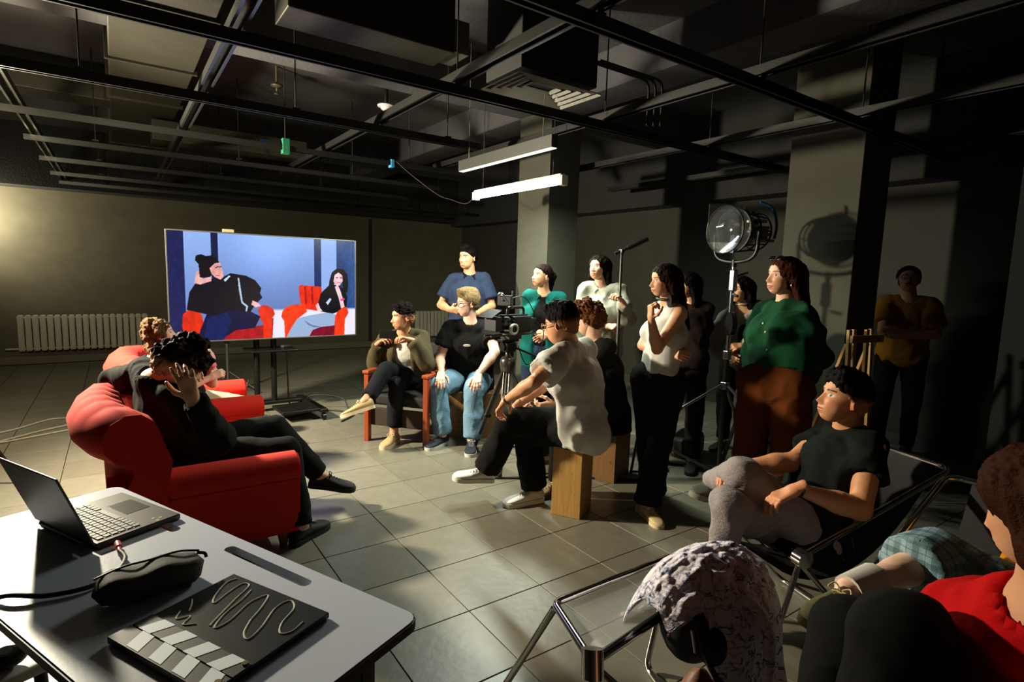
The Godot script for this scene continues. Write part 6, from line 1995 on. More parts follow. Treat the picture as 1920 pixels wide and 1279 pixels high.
func build_audience_side() -> void:
	folding_chair(Vector3(2.096, 0.458, -1.019), Vector3(2.233, 0.458, -1.466), Vector3(3.152, 0.659, -0.883), Vector3(3.289, 0.659, -1.330), "chrome folding chair under the man in the dark green t-shirt", false)
	folding_chair(Vector3(1.30, 0.50, 0.10), Vector3(1.30, 0.50, -0.38), Vector3(1.92, 0.78, 0.12), Vector3(1.92, 0.78, -0.36), "folding chair under the person in the red top, mostly hidden", false)
	folding_chair(Vector3(1.98, 0.50, -0.30), Vector3(1.98, 0.50, -0.76), Vector3(2.60, 0.78, -0.28), Vector3(2.60, 0.78, -0.74), "chrome folding chair under the person with plaid shorts", false)
	# the empty chair in front with the denim jacket over it
	var o := thing("folding_chair", Vector3(1.27, 0, -1.14), 0.0, "empty chrome folding chair with clear seat in front, jacket draped over it", "folding chair")
	var chrome := mat(Color(0.78, 0.78, 0.77), 0.09, 1.0)
	var c := Vector3(1.27, 0, -1.14)
	var F1 := Vector3(0.985, 0.49, -0.985) - c
	var F2 := Vector3(1.107, 0.455, -1.290) - c
	var R1 := Vector3(1.66, 0.50, -1.06) - c
	var R2 := Vector3(1.66, 0.47, -1.27) - c
	var b := Mb.new()
	b.tube(bend([F1, F2, R2, R1], 0.03, 6), 0.0125, 12)
	obj("seat_frame", b, chrome, o)
	b = Mb.new()
	b.rod(F1, R1, 0.014, 12)
	obj("side_tube", b, chrome, o)
	for h in [F1]:
		b = Mb.new()
		b.rod(h + Vector3(-0.01, -0.035, 0.014), h + Vector3(0.008, 0.03, -0.01), 0.030, 18)
		obj("hub", b, chrome, o)
	b = Mb.new()
	b.tube(bend([F1, Vector3(-0.42, 0.012, 0.30), Vector3(-0.26, 0.012, -0.34), F2 + Vector3(0, -0.02, 0)], 0.05, 6), 0.012, 12)
	obj("leg_loop", b, chrome, o)
	b = Mb.new()
	b.tube(bend([F1 + Vector3(0.02, -0.03, 0), Vector3(0.16, 0.012, 0.30), Vector3(0.34, 0.012, -0.18), R2], 0.05, 6), 0.012, 12)
	obj("leg_loop", b, chrome, o)
	b = Mb.new()
	var P := PackedVector3Array()
	for j in 5:
		for i in 5:
			P.append(F1.lerp(R1, j / 4.0).lerp(F2.lerp(R2, j / 4.0), 0.04 + 0.92 * i / 4.0) - Vector3.UP * (0.006 + 0.02 * sin(PI * i / 4.0)))
	b.grid(P, 5, 5)
	var Q := PackedVector3Array()
	for p in P:
		Q.append(p - Vector3.UP * 0.006)
	b.grid(Q, 5, 5, false, true)
	var pm := mat(Color(0.86, 0.88, 0.88, 0.14), 0.05)
	pm.transparency = BaseMaterial3D.TRANSPARENCY_ALPHA
	obj("seat_panel", b, pm, o)
	# black backpack on it
	o = thing("backpack", Vector3(1.40, -0.03, -1.03), 0.2, "black backpack on the empty folding chair under the denim jacket", "bag")
	var bm := mat(Color(0.035, 0.034, 0.036), 0.75, 0.0, "weave", 0.4, 16.0)
	b = Mb.new()
	b.ball(Transform3D(Basis().scaled(Vector3(0.14, 0.16, 0.10)), Vector3(-0.02, 0.545, 0.06)), 24, 15)
	obj("pack_body", b, bm, o)
	b = Mb.new()
	b.ball(Transform3D(Basis().scaled(Vector3(0.10, 0.085, 0.05)), Vector3(-0.03, 0.50, 0.14)), 20, 11)
	obj("front_pocket", b, bm, o)
	b = Mb.new()
	b.tube(curve([Vector3(-0.13, 0.64, 0.09), Vector3(-0.17, 0.52, 0.16), Vector3(-0.12, 0.42, 0.20), Vector3(0.02, 0.36, 0.22), Vector3(0.13, 0.34, 0.16)]), 0.009, 6)
	obj("strap", b, bm, o)
	b = Mb.new()
	b.rod(Vector3(-0.150, 0.56, 0.11), Vector3(-0.152, 0.50, 0.125), 0.006, 8)
	obj("buckle", b, mat(Color(0.6, 0.58, 0.55), 0.2, 0.9), o)
	# denim jacket draped over backpack and chair back: u along the chair, v from behind, over the top, down the front
	o = thing("denim_jacket", Vector3(1.465, -0.05, -0.955), 0.0, "blue and white patterned jacket draped over the empty folding chair", "jacket")
	var jm := mat(Color(0.95, 0.93, 0.96), 0.95, 0.0, "weave", 0.5, 14.0, "brush")
	jm.uv1_scale = Vector3.ONE * 3.4
	var nz := FastNoiseLite.new()
	nz.frequency = 1.0
	nz.seed = 5
	nz.fractal_octaves = 2
	for part in 2:
		var nu := 56
		var nv := 70
		var pt := PackedVector3Array()
		var pb := PackedVector3Array()
		for j in nv:
			var v := float(j) / (nv - 1)
			for i in nu:
				var u := float(i) / (nu - 1)
				var th := lerpf(-1.12, 0.75, u)
				var ct := pow(cos(th), 0.55)
				var x := -0.03 + 0.245 * sin(th)
				var grow := 0.012 if part == 1 else 0.0
				# the fold runs from behind over the top, then hangs down in front
				var arc := lerpf(-1.25, lerpf(0.70, 1.15, smoothstep(0.35, 0.55, u)), clampf(v / 0.5, 0.0, 1.0)) if part == 0 else lerpf(-0.5, 0.75, v)
				var ry := (0.30 + grow) * ct
				var rz := (0.165 + grow) * ct
				var p := Vector3(x, 0.44 + ry * cos(arc), -0.035 + u * 0.05 + rz * sin(arc))
				if part == 0 and v > 0.5:
					var len_ := lerpf(0.02, 0.50, smoothstep(0.30, 0.50, u))
					var q := (v - 0.5) / 0.5
					p.y -= len_ * q
					p.z += 0.05 * q * len_ + 0.030 * sin(u * 26.0) * q * smoothstep(0.4, 0.7, u)
					p.x += 0.05 * q * smoothstep(0.5, 1.0, u)
				var f := nz.get_noise_2d(u * 6.0 + part * 9.0, v * 4.0) * 0.012 + nz.get_noise_2d(u * 10.0, v * 6.0 + part * 5.0) * 0.004
				p += Vector3(0, f, f * 0.6)
				pt.append(p)
				pb.append(p + Vector3(0, -0.005, -0.006))
		b = Mb.new()
		b.grid(pt, nu, nv)
		b.grid(pb, nu, nv, false, true)
		obj("jacket_body" if part == 0 else "collar", b, jm, o)
	# strap-like hem hanging by the backpack
	b = Mb.new()
	b.tube(curve([Vector3(-0.11, 0.66, 0.06), Vector3(-0.03, 0.645, 0.13), Vector3(0.0, 0.55, 0.18), Vector3(-0.03, 0.42, 0.20), Vector3(-0.045, 0.30, 0.21)]), 0.017, 8)
	obj("sleeve_edge", b, jm, o)
	# tan leather bag at the very bottom of the picture
	o = thing("leather_bag", Vector3(0.98, 0, -0.66), 0.3, "rounded tan leather bag at the bottom edge below the jacket", "bag")
	b = Mb.new()
	b.ball(Transform3D(Basis().scaled(Vector3(0.085, 0.34, 0.075)), Vector3(0, 0.34, 0)), 22, 15)
	obj("bag_body", b, mat(Color(0.42, 0.24, 0.11), 0.55, 0.0, "skin", 0.4, 10.0), o)
	b = Mb.new()
	b.bx(Vector3(0, 0.01, 0), Vector3(0.12, 0.02, 0.1), 0.006)
	obj("bag_base", b, mat(Color(0.25, 0.14, 0.07), 0.6), o)

func build_table() -> void:
	# long table in front: d along it, n across it to the right
	var d := Vector3(0.41, 0, 0.912)
	var n := Vector3(0.912, 0, -0.41)
	var xf := Transform3D(Basis(n, Vector3.UP, d), Vector3.ZERO)
	var o := thing("table", Vector3.ZERO, 0.0, "white table in the left foreground with the laptop and clapperboard", "table")
	o.transform = Transform3D(xf.basis, xf * Vector3(0.66, 0, -1.42))
	var topm := mat(Color(0.74, 0.76, 0.82), 0.32, 0.0, "skin", 0.05, 5.0)
	var L := 1.33
	var W := 0.495
	# worktop with two slots: the outline runs round each slot through a hairline cut
	var poly := rounded_rect(W, L, 0.03)
	for q in [[0.178, -0.335, 0.33], [0.198, 0.20, 0.33]]:
		var hole := rounded_rect(0.03, q[2], 0.0149)
		hole.reverse()
		poly.append(Vector2(W / 2, q[1] - 0.0001))
		poly.append(Vector2(q[0] + 0.015, q[1] - 0.0001))
		for p in hole:
			poly.append(p + Vector2(q[0], q[1]))
		poly.append(Vector2(q[0] + 0.015, q[1] + 0.0001))
		poly.append(Vector2(W / 2, q[1] + 0.0001))
	var tb := Mb.new()
	tb.prism(poly, 0.022, Transform3D(Basis(Vector3(1, 0, 0), Vector3(0, 0, 1), Vector3(0, -1, 0)), Vector3(0, 0.74, 0)))
	obj("tabletop", tb, topm, o)
	var b := Mb.new()
	var ring := rounded_rect(W + 0.004, L + 0.004, 0.032)
	# dark edging under the top, hollow where the slots are
	var eb := Mb.new()
	for k in ring.size():
		var p := ring[k]
		var q := ring[(k + 1) % ring.size()]
		eb.bar(Vector3(p.x, 0.727, p.y), Vector3(q.x, 0.727, q.y), 0.006, 0.020, Vector3.UP, 0.001)
	obj("edging", eb, mat(Color(0.03, 0.03, 0.03), 0.5), o)
	var lm := mat(Color(0.06, 0.06, 0.06), 0.45)
	for x in [-0.20, 0.14]:
		for z in [-0.6, 0.6]:
			b = Mb.new()
			b.bx(Vector3(x, 0.358, z), Vector3(0.04, 0.716, 0.04), 0.004)
			obj("leg", b, lm, o)
	b = Mb.new()
	b.bx(Vector3(-0.2, 0.69, 0), Vector3(0.03, 0.05, 1.2), 0.004)
	b.bx(Vector3(0.14, 0.69, 0), Vector3(0.03, 0.05, 1.2), 0.004)
	obj("frame", b, lm, o)
	# laptop
	var lt := thing("laptop", Vector3(0.0, 0, 0.0), 0.0, "open grey laptop on the white table, seen from behind its lid", "laptop")
	var hx := (Vector3(-0.08, 0, -1.773) - Vector3(-0.217, 0, -2.04)).normalized()
	var hz := Vector3(hx.z, 0, -hx.x)
	lt.transform = Transform3D(Basis(hx, Vector3.UP, hx.cross(Vector3.UP)), Vector3(-0.1485, 0.741, -1.9065))
	# local: x along the hinge toward the camera, z away from the keyboard side? keyboard lies at -z
	var grey := mat(Color(0.27, 0.265, 0.25), 0.38, 0.5)
	var dkey := mat(Color(0.16, 0.16, 0.155), 0.5, 0.3)
	var kz := 1.0 if lt.transform.basis.z.dot(n) > 0.0 else -1.0
	b = Mb.new()
	b.bx(Vector3(0, 0.0085, kz * 0.118), Vector3(0.312, 0.017, 0.225), 0.004)
	obj("base", b, grey, lt)
	var deck := Mb.new()
	deck.bx(Vector3(0, 0.0172, kz * 0.072), Vector3(0.282, 0.0012, 0.108), 0.0004)
	obj("keyboard_deck", deck, mat(Color(0.07, 0.07, 0.07), 0.5), lt)
	var kb := Mb.new()
	kb.bx(Vector3.ZERO, Vector3(0.0152, 0.0022, 0.0158), 0.0008)
	var km := kb.mesh()
	var keym := mat(Color(0.30, 0.30, 0.285), 0.5, 0.2)
	for r in 6:
		for k in 15:
			if r == 5 and k > 3 and k < 9:
				continue
			piece("key", km, keym, lt, Vector3(-0.128 + k * 0.0183, 0.0188, kz * (0.025 + r * 0.0185)))
	b = Mb.new()
	b.bx(Vector3(-0.009, 0.0188, kz * 0.1175), Vector3(0.088, 0.0022, 0.0158), 0.0008)
	obj("space_bar", b, keym, lt)
	b = Mb.new()
	b.bx(Vector3(-0.02, 0.0172, kz * 0.178), Vector3(0.105, 0.001, 0.068), 0.0004)
	obj("touchpad", b, mat(Color(0.20, 0.195, 0.185), 0.3, 0.4), lt)
	b = Mb.new()
	for k in 3:
		b.bx(Vector3(0.122 + k * 0.011, 0.0172, kz * (0.17 + (k % 2) * 0.014)), Vector3(0.009, 0.0008, 0.009), 0.0003)
	obj("sticker", b, mat(Color(0.45, 0.50, 0.10), 0.5), lt)
	var lid := Basis(Vector3.RIGHT, -kz * deg_to_rad(20.0))
	b = Mb.new()
	b.box(Transform3D(lid, Vector3(0, 0.016, 0) + lid * Vector3(0, 0.108, 0)), Vector3(0.312, 0.218, 0.006), 0.0025)
	obj("lid", b, grey, lt)
	b = Mb.new()
	b.box(Transform3D(lid, Vector3(0, 0.016, 0) + lid * Vector3(0, 0.110, kz * 0.0036)), Vector3(0.296, 0.192, 0.001), 0.0004)
	obj("screen", b, mat(Color(0.03, 0.03, 0.035), 0.2), lt)
	b = Mb.new()
	b.rod(Vector3(-0.12, 0.012, -kz * 0.002), Vector3(0.12, 0.012, -kz * 0.002), 0.007, 12)
	obj("hinge", b, dkey, lt)
	# plug and cable of the laptop
	b = Mb.new()
	b.rod(Vector3(-0.028, 0.752, -1.765), Vector3(-0.025, 0.752, -1.735), 0.008, 10)
	b.rod(Vector3(-0.025, 0.752, -1.735), Vector3(-0.024, 0.752, -1.715), 0.005, 10)
	tag(obj("cable_plug", b, mat(Color(0.75, 0.3, 0.22), 0.4)), "small red and silver plug in the side of the laptop", "plug")
	cable([[-0.024, 0.752, -1.715], [-0.012, 0.752, -1.66], [-0.03, 0.75, -1.60], [-0.08, 0.749, -1.555], [-0.16, 0.749, -1.56], [-0.24, 0.752, -1.60], [-0.30, 0.70, -1.64], [-0.36, 0.5, -1.7], [-0.40, 0.3, -1.75]], 0.0055, Color(0.075, 0.07, 0.065), "dark laptop cable curving across the table to its left edge")
	# soft pencil case
	var pc := thing("pencil_case", Vector3(0.036, 0.741, -1.478), 0.16, "dark olive pencil case lying on the table in front of the laptop", "case")
	b = Mb.new()
	var P := PackedVector3Array()
	var nu := 26
	for j in 17:
		var t := j / 16.0 * 2.0 - 1.0
		var taper := sqrt(maxf(1.0 - pow(absf(t), 5.0), 0.004))
		for i in nu:
			var a := TAU * i / nu
			var y := 0.033 + signf(sin(a)) * pow(absf(sin(a)), 0.38) * 0.032 * taper
			var z := signf(cos(a)) * pow(absf(cos(a)), 0.42) * 0.042 * taper
			P.append(Vector3(t * 0.112, maxf(y + 0.004 * sin(t * 7.0), 0.001), z))
	b.grid(P, nu, 17, true, true)
	obj("case_body", b, mat(Color(0.17, 0.16, 0.125), 0.75, 0.0, "weave", 0.5, 18.0), pc)
	b = Mb.new()
	b.tube(curve([Vector3(-0.105, 0.06, -0.014), Vector3(-0.05, 0.069, -0.018), Vector3(0.0, 0.068, -0.018), Vector3(0.06, 0.069, -0.018), Vector3(0.106, 0.058, -0.014)]), 0.0026, 6)
	obj("zip", b, mat(Color(0.05, 0.05, 0.045), 0.5), pc)
	b = Mb.new()
	b.tube(curve([Vector3(0.100, 0.055, -0.012), Vector3(0.116, 0.050, -0.008), Vector3(0.119, 0.04, -0.004)]), 0.004, 6)
	obj("pull_tab", b, mat(Color(0.06, 0.06, 0.055), 0.5), pc)
	# clapperboard
	var cu := (Vector3(0.347, 0, -1.137) - Vector3(0.202, 0, -1.414)).normalized()
	var cb := thing("clapperboard", Vector3(0.155, 0.741, -1.232), 0.0, "black clapperboard with white stripes and chalk scribbles on the table", "clapperboard")
	cb.transform.basis = Basis(cu, Vector3.UP, cu.cross(Vector3.UP))
	# local x along the short edge toward the camera, z to the left: sticks at +z
	b = Mb.new()
	b.bx(Vector3(0, 0.007, -0.02), Vector3(0.315, 0.012, 0.235), 0.002)
	obj("board", b, mat(Color(0.03, 0.032, 0.03), 0.35), cb)
	b = Mb.new()
	b.bx(Vector3(0, 0.0085, 0.122), Vector3(0.315, 0.015, 0.046), 0.002)
	obj("clap_stick", b, mat(Color(0.03, 0.03, 0.03), 0.45), cb)
	b = Mb.new()
	b.bx(Vector3(0, 0.0085, 0.076), Vector3(0.315, 0.015, 0.042), 0.002)
	obj("clap_stick", b, mat(Color(0.03, 0.03, 0.03), 0.45), cb)
	var wm := mat(Color(0.82, 0.86, 0.90), 0.5)
	for k in 4:
		for r in 2:
			b = Mb.new()
			var x := -0.115 + k * 0.072
			var z := 0.099 if r == 0 else 0.056
			var sh := 0.018 if r == 0 else -0.018
			b.prism(PackedVector2Array([Vector2(x, z), Vector2(x + 0.038, z), Vector2(x + 0.038 + sh, z + 0.042), Vector2(x + sh, z + 0.042)]), 0.0008, Transform3D(Basis(Vector3(1, 0, 0), Vector3(0, 0, 1), Vector3(0, -1, 0)), Vector3(0, 0.0168, 0)))
			obj("white_stripe", b, wm, cb)
	var chalk := mat(Color(0.80, 0.82, 0.74), 0.9)
	for line in [
		[[-0.13, -0.125], [-0.135, -0.10], [-0.11, -0.055], [-0.085, -0.035], [-0.095, -0.075], [-0.10, -0.115], [-0.08, -0.12], [-0.06, -0.07], [-0.03, 0.0], [-0.02, 0.02]],
		[[-0.06, -0.11], [-0.045, -0.075], [-0.03, -0.02], [-0.005, 0.02], [0.0, -0.01], [-0.02, -0.075], [-0.01, -0.115], [0.015, -0.08], [0.035, -0.035]],
		[[0.035, -0.035], [0.06, 0.0], [0.085, 0.01], [0.075, -0.03], [0.045, -0.09], [0.05, -0.125], [0.08, -0.11], [0.10, -0.06], [0.125, -0.035], [0.14, -0.05], [0.135, -0.085]],
		[[-0.12, 0.02], [-0.10, 0.04], [-0.085, 0.02], [-0.07, 0.045], [-0.05, 0.03]],
		[[-0.14, -0.02], [-0.12, -0.005], [-0.105, 0.01]],
	]:
		var l := []
		for q in line:
			l.append(Vector3(q[0], 0.0135, q[1]))
		b = Mb.new()
		var cpts := curve(l, 7)
		for k in cpts.size():
			cpts[k].y = 0.0134
		b.tube(cpts, 0.0021, 4)
		obj("chalk_stroke", b, chalk, cb)
	for z in [0.062, 0.118]:
		b = Mb.new()
		b.rod(Vector3(0.145, 0.012, z), Vector3(0.145, 0.019, z), 0.006, 12)
		obj("hinge_screw", b, mat(Color(0.7, 0.65, 0.5), 0.25, 0.9), cb)
	# small white stool beside the table at the lower left, dark gadget on it
	o = thing("white_stool", Vector3(-0.36, 0, -1.80), 0.4, "white square stool top at the lower left edge beside the table", "stool")
	b = Mb.new()
	b.bx(Vector3(0, 0.49, 0), Vector3(0.34, 0.03, 0.30), 0.008)
	obj("top", b, mat(Color(0.80, 0.79, 0.75), 0.4), o)
	for x in [-0.14, 0.14]:
		for z in [-0.12, 0.12]:
			b = Mb.new()
			b.rod(Vector3(x, 0, z), Vector3(x * 0.9, 0.477, z * 0.9), 0.014, 10)
			obj("leg", b, lm, o)
	o = thing("gadget", Vector3(-0.262, 0.506, -1.73), 0.2, "black rounded gadget on the stool at the lower left corner", "gadget")
	b = Mb.new()
	b.ball(Transform3D(Basis().scaled(Vector3(0.045, 0.026, 0.032)), Vector3(0, 0.026, 0)), 18, 11)
	obj("shell", b, mat(Color(0.03, 0.03, 0.035), 0.3), o)
	b = Mb.new()
	b.rod(Vector3(0.0, 0.045, 0.01), Vector3(0.0, 0.054, 0.012), 0.014, 14)
	obj("knob", b, mat(Color(0.4, 0.4, 0.42), 0.3, 0.5), o)

func build_gear() -> void:
	var blk := mat(Color(0.035, 0.035, 0.035), 0.45)
	var met := mat(Color(0.35, 0.35, 0.34), 0.3, 0.8)
	# tripod
	var o := thing("tripod", Vector3(2.46, 0, -3.60), 0.0, "black tall camera tripod standing between the seated men", "tripod")
	var hub := Vector3(0.02, 0.80, 0.03)
	for k in 3:
		var f: Vector3 = [Vector3(0.0, 0.01, -0.40), Vector3(-0.21, 0.01, 0.30), Vector3(0.42, 0.01, 0.12)][k]
		var side := (f - hub).cross(Vector3.UP).normalized() * 0.022
		var leg := Node3D.new()
		leg.name = "leg"
		o.add_child(leg, true)
		for s in 3:
			var off := side * (s - 1)
			var b := Mb.new()
			var mid := hub.lerp(f, 0.62)
			b.rod(hub + off, mid + off, 0.0085, 8)
			if s == 1:
				b.rod(hub.lerp(f, 0.35) + off, f + off, 0.008, 8)
			else:
				b.rod(mid + off, f.lerp(mid, 0.06) + off * 0.5, 0.0065, 8)
			obj("leg_tube", b, met if s != 1 else blk, leg)
		var b := Mb.new()
		b.bx(hub.lerp(f, 0.6), Vector3(0.06, 0.03, 0.04), 0.006)
		b.sphere(f + Vector3.UP * 0.012, 0.02, 10)
		obj("leg_clamp", b, blk, leg)
	var b := Mb.new()
	for k in 3:
		var f: Vector3 = [Vector3(0.0, 0.10, -0.34), Vector3(-0.18, 0.10, 0.26), Vector3(0.36, 0.10, 0.10)][k]
		b.rod(Vector3(0.02, 0.12, 0.0), f, 0.008, 8)
	obj("spreader", b, blk, o)
	b = Mb.new()
	b.lathe([Vector2(0.001, 0.74), Vector2(0.05, 0.74), Vector2(0.06, 0.79), Vector2(0.06, 0.83), Vector2(0.045, 0.85), Vector2(0.02, 0.86), Vector2(0.02, 0.90), Vector2(0.001, 0.90)], Transform3D(Basis(), Vector3(0.02, 0, 0.03)), 20)
	obj("bowl", b, met, o)
	b = Mb.new()
	b.bx(Vector3(0.02, 0.935, 0.03), Vector3(0.09, 0.08, 0.10), 0.014)
	b.rod(Vector3(-0.04, 0.935, 0.03), Vector3(0.08, 0.935, 0.03), 0.035, 16)
	b.bx(Vector3(0.02, 0.985, 0.03), Vector3(0.16, 0.016, 0.07), 0.004)
	obj("fluid_head", b, mat(Color(0.10, 0.10, 0.10), 0.35, 0.4), o)
	b = Mb.new()
	b.rod(Vector3(0.07, 0.93, 0.04), Vector3(0.38, 0.80, 0.12), 0.009, 10)
	obj("pan_handle", b, blk, o)
	# cinema camera, lens toward the armchairs (local -x)
	o = thing("cinema_camera", Vector3(2.48, 0.995, -3.57), 0.18, "black cinema camera rig with a white ringed focus wheel on the tripod", "camera")
	b = Mb.new()
	b.bx(Vector3(0.10, 0.115, 0), Vector3(0.20, 0.13, 0.12), 0.012)
	b.bx(Vector3(0.235, 0.11, 0), Vector3(0.07, 0.10, 0.09), 0.008)
	obj("camera_body", b, blk, o)
	b = Mb.new()
	var lx := Transform3D(Basis(Vector3.BACK, PI / 2), Vector3(0.0, 0.12, 0))
	b.lathe([Vector2(0.001, 0.0), Vector2(0.042, 0.0), Vector2(0.046, 0.02), Vector2(0.046, 0.05), Vector2(0.042, 0.055), Vector2(0.05, 0.075), Vector2(0.05, 0.12), Vector2(0.045, 0.125), Vector2(0.04, 0.11), Vector2(0.001, 0.10)], lx, 24)
	obj("lens", b, mat(Color(0.03, 0.03, 0.035), 0.25), o)
	b = Mb.new()
	b.bx(Vector3(-0.17, 0.125, 0), Vector3(0.06, 0.11, 0.13), 0.006)
	b.box(Transform3D(Basis(Vector3.BACK, 0.5), Vector3(-0.20, 0.205, 0)), Vector3(0.12, 0.005, 0.15), 0.002)
	obj("matte_box", b, blk, o)
	b = Mb.new()
	for z in [-0.035, 0.035]:
		b.rod(Vector3(-0.22, 0.035, z), Vector3(0.28, 0.035, z), 0.0075, 10)
	b.bx(Vector3(0.03, 0.02, 0), Vector3(0.14, 0.04, 0.10), 0.005)
	obj("support_rods", b, met, o)
	b = Mb.new()
	var wx := Transform3D(Basis(Vector3.RIGHT, PI / 2), Vector3(-0.03, 0.085, 0.075))
	b.lathe([Vector2(0.026, 0.0), Vector2(0.042, 0.0), Vector2(0.044, 0.006), Vector2(0.044, 0.022), Vector2(0.040, 0.026), Vector2(0.030, 0.026), Vector2(0.026, 0.02)], wx, 28)
	var fw := obj("focus_wheel", b, mat(Color(0.72, 0.72, 0.70), 0.4), o)
	b = Mb.new()
	b.lathe([Vector2(0.001, -0.02), Vector2(0.012, -0.02), Vector2(0.012, 0.004), Vector2(0.026, 0.006), Vector2(0.026, 0.018), Vector2(0.001, 0.02)], wx, 20)
	obj("wheel_core", b, blk, fw)
	b = Mb.new()
	b.tube(bend([Vector3(-0.02, 0.18, 0), Vector3(-0.02, 0.245, 0), Vector3(0.16, 0.245, 0), Vector3(0.16, 0.18, 0)], 0.03), 0.012, 10)
	b.bx(Vector3(0.05, 0.185, 0), Vector3(0.28, 0.012, 0.05), 0.004)
	obj("top_handle", b, mat(Color(0.12, 0.12, 0.12), 0.4, 0.3), o)
	b = Mb.new()
	b.box(Transform3D(Basis(Vector3.UP, 0.3), Vector3(-0.07, 0.30, 0.02)), Vector3(0.025, 0.08, 0.12), 0.006)
	b.rod(Vector3(-0.02, 0.245, 0), Vector3(-0.06, 0.28, 0.02), 0.007, 8)
	obj("monitor", b, blk, o)
	b = Mb.new()
	b.tube(bend([Vector3(-0.10, 0.29, 0.09), Vector3(-0.13, 0.36, 0.05), Vector3(-0.11, 0.34, -0.02), Vector3(-0.06, 0.36, -0.04), Vector3(-0.09, 0.30, 0.02)], 0.02), 0.007, 8)
	b.rod(Vector3(0.0, 0.24, 0.03), Vector3(0.0, 0.375, 0.03), 0.006, 8)
	obj("sunshade_bracket", b, mat(Color(0.4, 0.4, 0.4), 0.3, 0.6), o)
	b = Mb.new()
	b.tube(curve([Vector3(0.25, 0.14, 0.04), Vector3(0.32, 0.05, 0.08), Vector3(0.25, -0.12, 0.10), Vector3(0.12, -0.2, 0.09), Vector3(0.05, -0.05, 0.06)]), 0.004, 6)
	b.tube(curve([Vector3(-0.05, 0.3, 0.0), Vector3(0.1, 0.33, 0.05), Vector3(0.22, 0.22, 0.05), Vector3(0.26, 0.15, 0.03)]), 0.0035, 6)
	obj("camera_cable", b, blk, o)
	# microphone pole
	o = thing("boom_pole", Vector3(3.152, 0.895, -3.055), 0.0, "upright grey microphone pole held by the woman in the grey blouse", "pole")
	var top := Vector3(3.218, 1.704, -3.128) - Vector3(3.152, 0.895, -3.055)
	b = Mb.new()
	b.rod(Vector3.ZERO, top * 0.55, 0.014, 12)
	b.rod(top * 0.55, top * 0.98, 0.011, 12)
	obj("tube", b, mat(Color(0.22, 0.22, 0.21), 0.35, 0.5), o)
	b = Mb.new()
	b.rod(top * 0.53, top * 0.57, 0.018, 12)
	b.rod(top * 0.965, top, 0.016, 12)
	obj("locking_collar", b, blk, o)
	o = thing("microphone", Vector3(3.218, 1.704, -3.128), 0.0, "long black shotgun microphone on top of the pole", "microphone")
	var md := Vector3(0.761, 0.445, 0.471)
	b = Mb.new()
	b.rod(-md * 0.06, md * 0.22, 0.014, 14)
	b.rod(md * 0.05, md * 0.22, 0.020, 14)
	obj("capsule", b, blk, o)
	b = Mb.new()
	b.bx(Vector3(0, -0.005, 0), Vector3(0.035, 0.03, 0.035), 0.006)
	obj("shock_mount", b, met, o)
	# phones
	b = Mb.new()
	b.box(Transform3D(Basis.looking_at(Vector3(0.75, -0.1, -0.62)), Vector3(1.873, 0.955, -4.498)), Vector3(0.155, 0.075, 0.009), 0.004)
	tag(obj("phone", b, mat(Color(0.02, 0.02, 0.022), 0.2)), "black phone held sideways by the man in the olive jacket", "phone")
	b = Mb.new()
	b.box(Transform3D(Basis.looking_at(Vector3(0.9, 0.5, 0.2)), Vector3(2.346, 0.612, -3.053)), Vector3(0.10, 0.07, 0.012), 0.004)
	tag(obj("phone", b, mat(Color(0.02, 0.02, 0.022), 0.2)), "small dark device in the lap of the brown haired seated person", "phone")
	# headphones round the neck of the tank top woman
	o = thing("headphones", Vector3(2.849, 1.369, -2.326), 0.35, "black headphones hanging round the neck of the tank top woman", "headphones")
	b = Mb.new()
	var arc := PackedVector3Array()
	for k in 19:
		var a := lerpf(-0.4, PI + 0.4, k / 18.0)
		arc.append(Vector3(cos(a) * 0.085, 0.005 * sin(a), -sin(a) * 0.085))
	b.tube(arc, 0.009, 8)
	obj("headband", b, blk, o)
	for s in [-1.0, 1.0]:
		b = Mb.new()
		b.rod(Vector3(s * 0.085, -0.005, 0.02), Vector3(s * 0.055, -0.005, 0.055), 0.040, 18, 0.036)
		obj("ear_cup", b, blk, o)
	# studio lamp on its stand
	var chrome := mat(Color(0.66, 0.66, 0.70), 0.18, 0.95)
	o = thing("lamp_stand", Vector3(3.69, 0, -2.46), 0.0, "chrome tripod lamp stand in front of the right hand column", "stand")
	b = Mb.new()
	b.rod(Vector3(0, 0.02, 0), Vector3(0, 0.95, 0), 0.019, 14)
	obj("lower_column", b, mat(Color(0.3, 0.3, 0.3), 0.25, 0.9), o)
	b = Mb.new()
	b.rod(Vector3(0, 0.9, 0), Vector3(0, 1.62, 0), 0.015, 14)
	obj("upper_column", b, chrome, o)
	for k in 3:
		var dd := Vector3(-0.80, 0, -0.60).rotated(Vector3.UP, k * TAU / 3)
		var leg := Node3D.new()
		leg.name = "leg"
		o.add_child(leg, true)
		b = Mb.new()
		b.rod(Vector3(0, 0.72, 0) + dd * 0.03, dd * 0.62 + Vector3.UP * 0.33, 0.012, 10)
		obj("leg_tube", b, chrome, leg)
		b = Mb.new()
		b.bar(dd * 0.62 + Vector3.UP * 0.33, Vector3(0, 0.05, 0) + dd * 0.03, 0.03, 0.014, Vector3.UP, 0.003)
		obj("brace", b, mat(Color(0.42, 0.42, 0.44), 0.3, 0.8), leg)
		b = Mb.new()
		b.bx(dd * 0.62 + Vector3.UP * 0.33, Vector3(0.03, 0.05, 0.03), 0.006)
		b.rod(dd * 0.62 + Vector3.UP * 0.33, dd * 0.66 + Vector3.UP * 0.012, 0.010, 8)
		obj("foot", b, blk, leg)
	b = Mb.new()
	b.bx(Vector3(0, 0.72, 0), Vector3(0.055, 0.06, 0.055), 0.01)
	b.bx(Vector3(0, 0.95, 0), Vector3(0.05, 0.07, 0.05), 0.01)
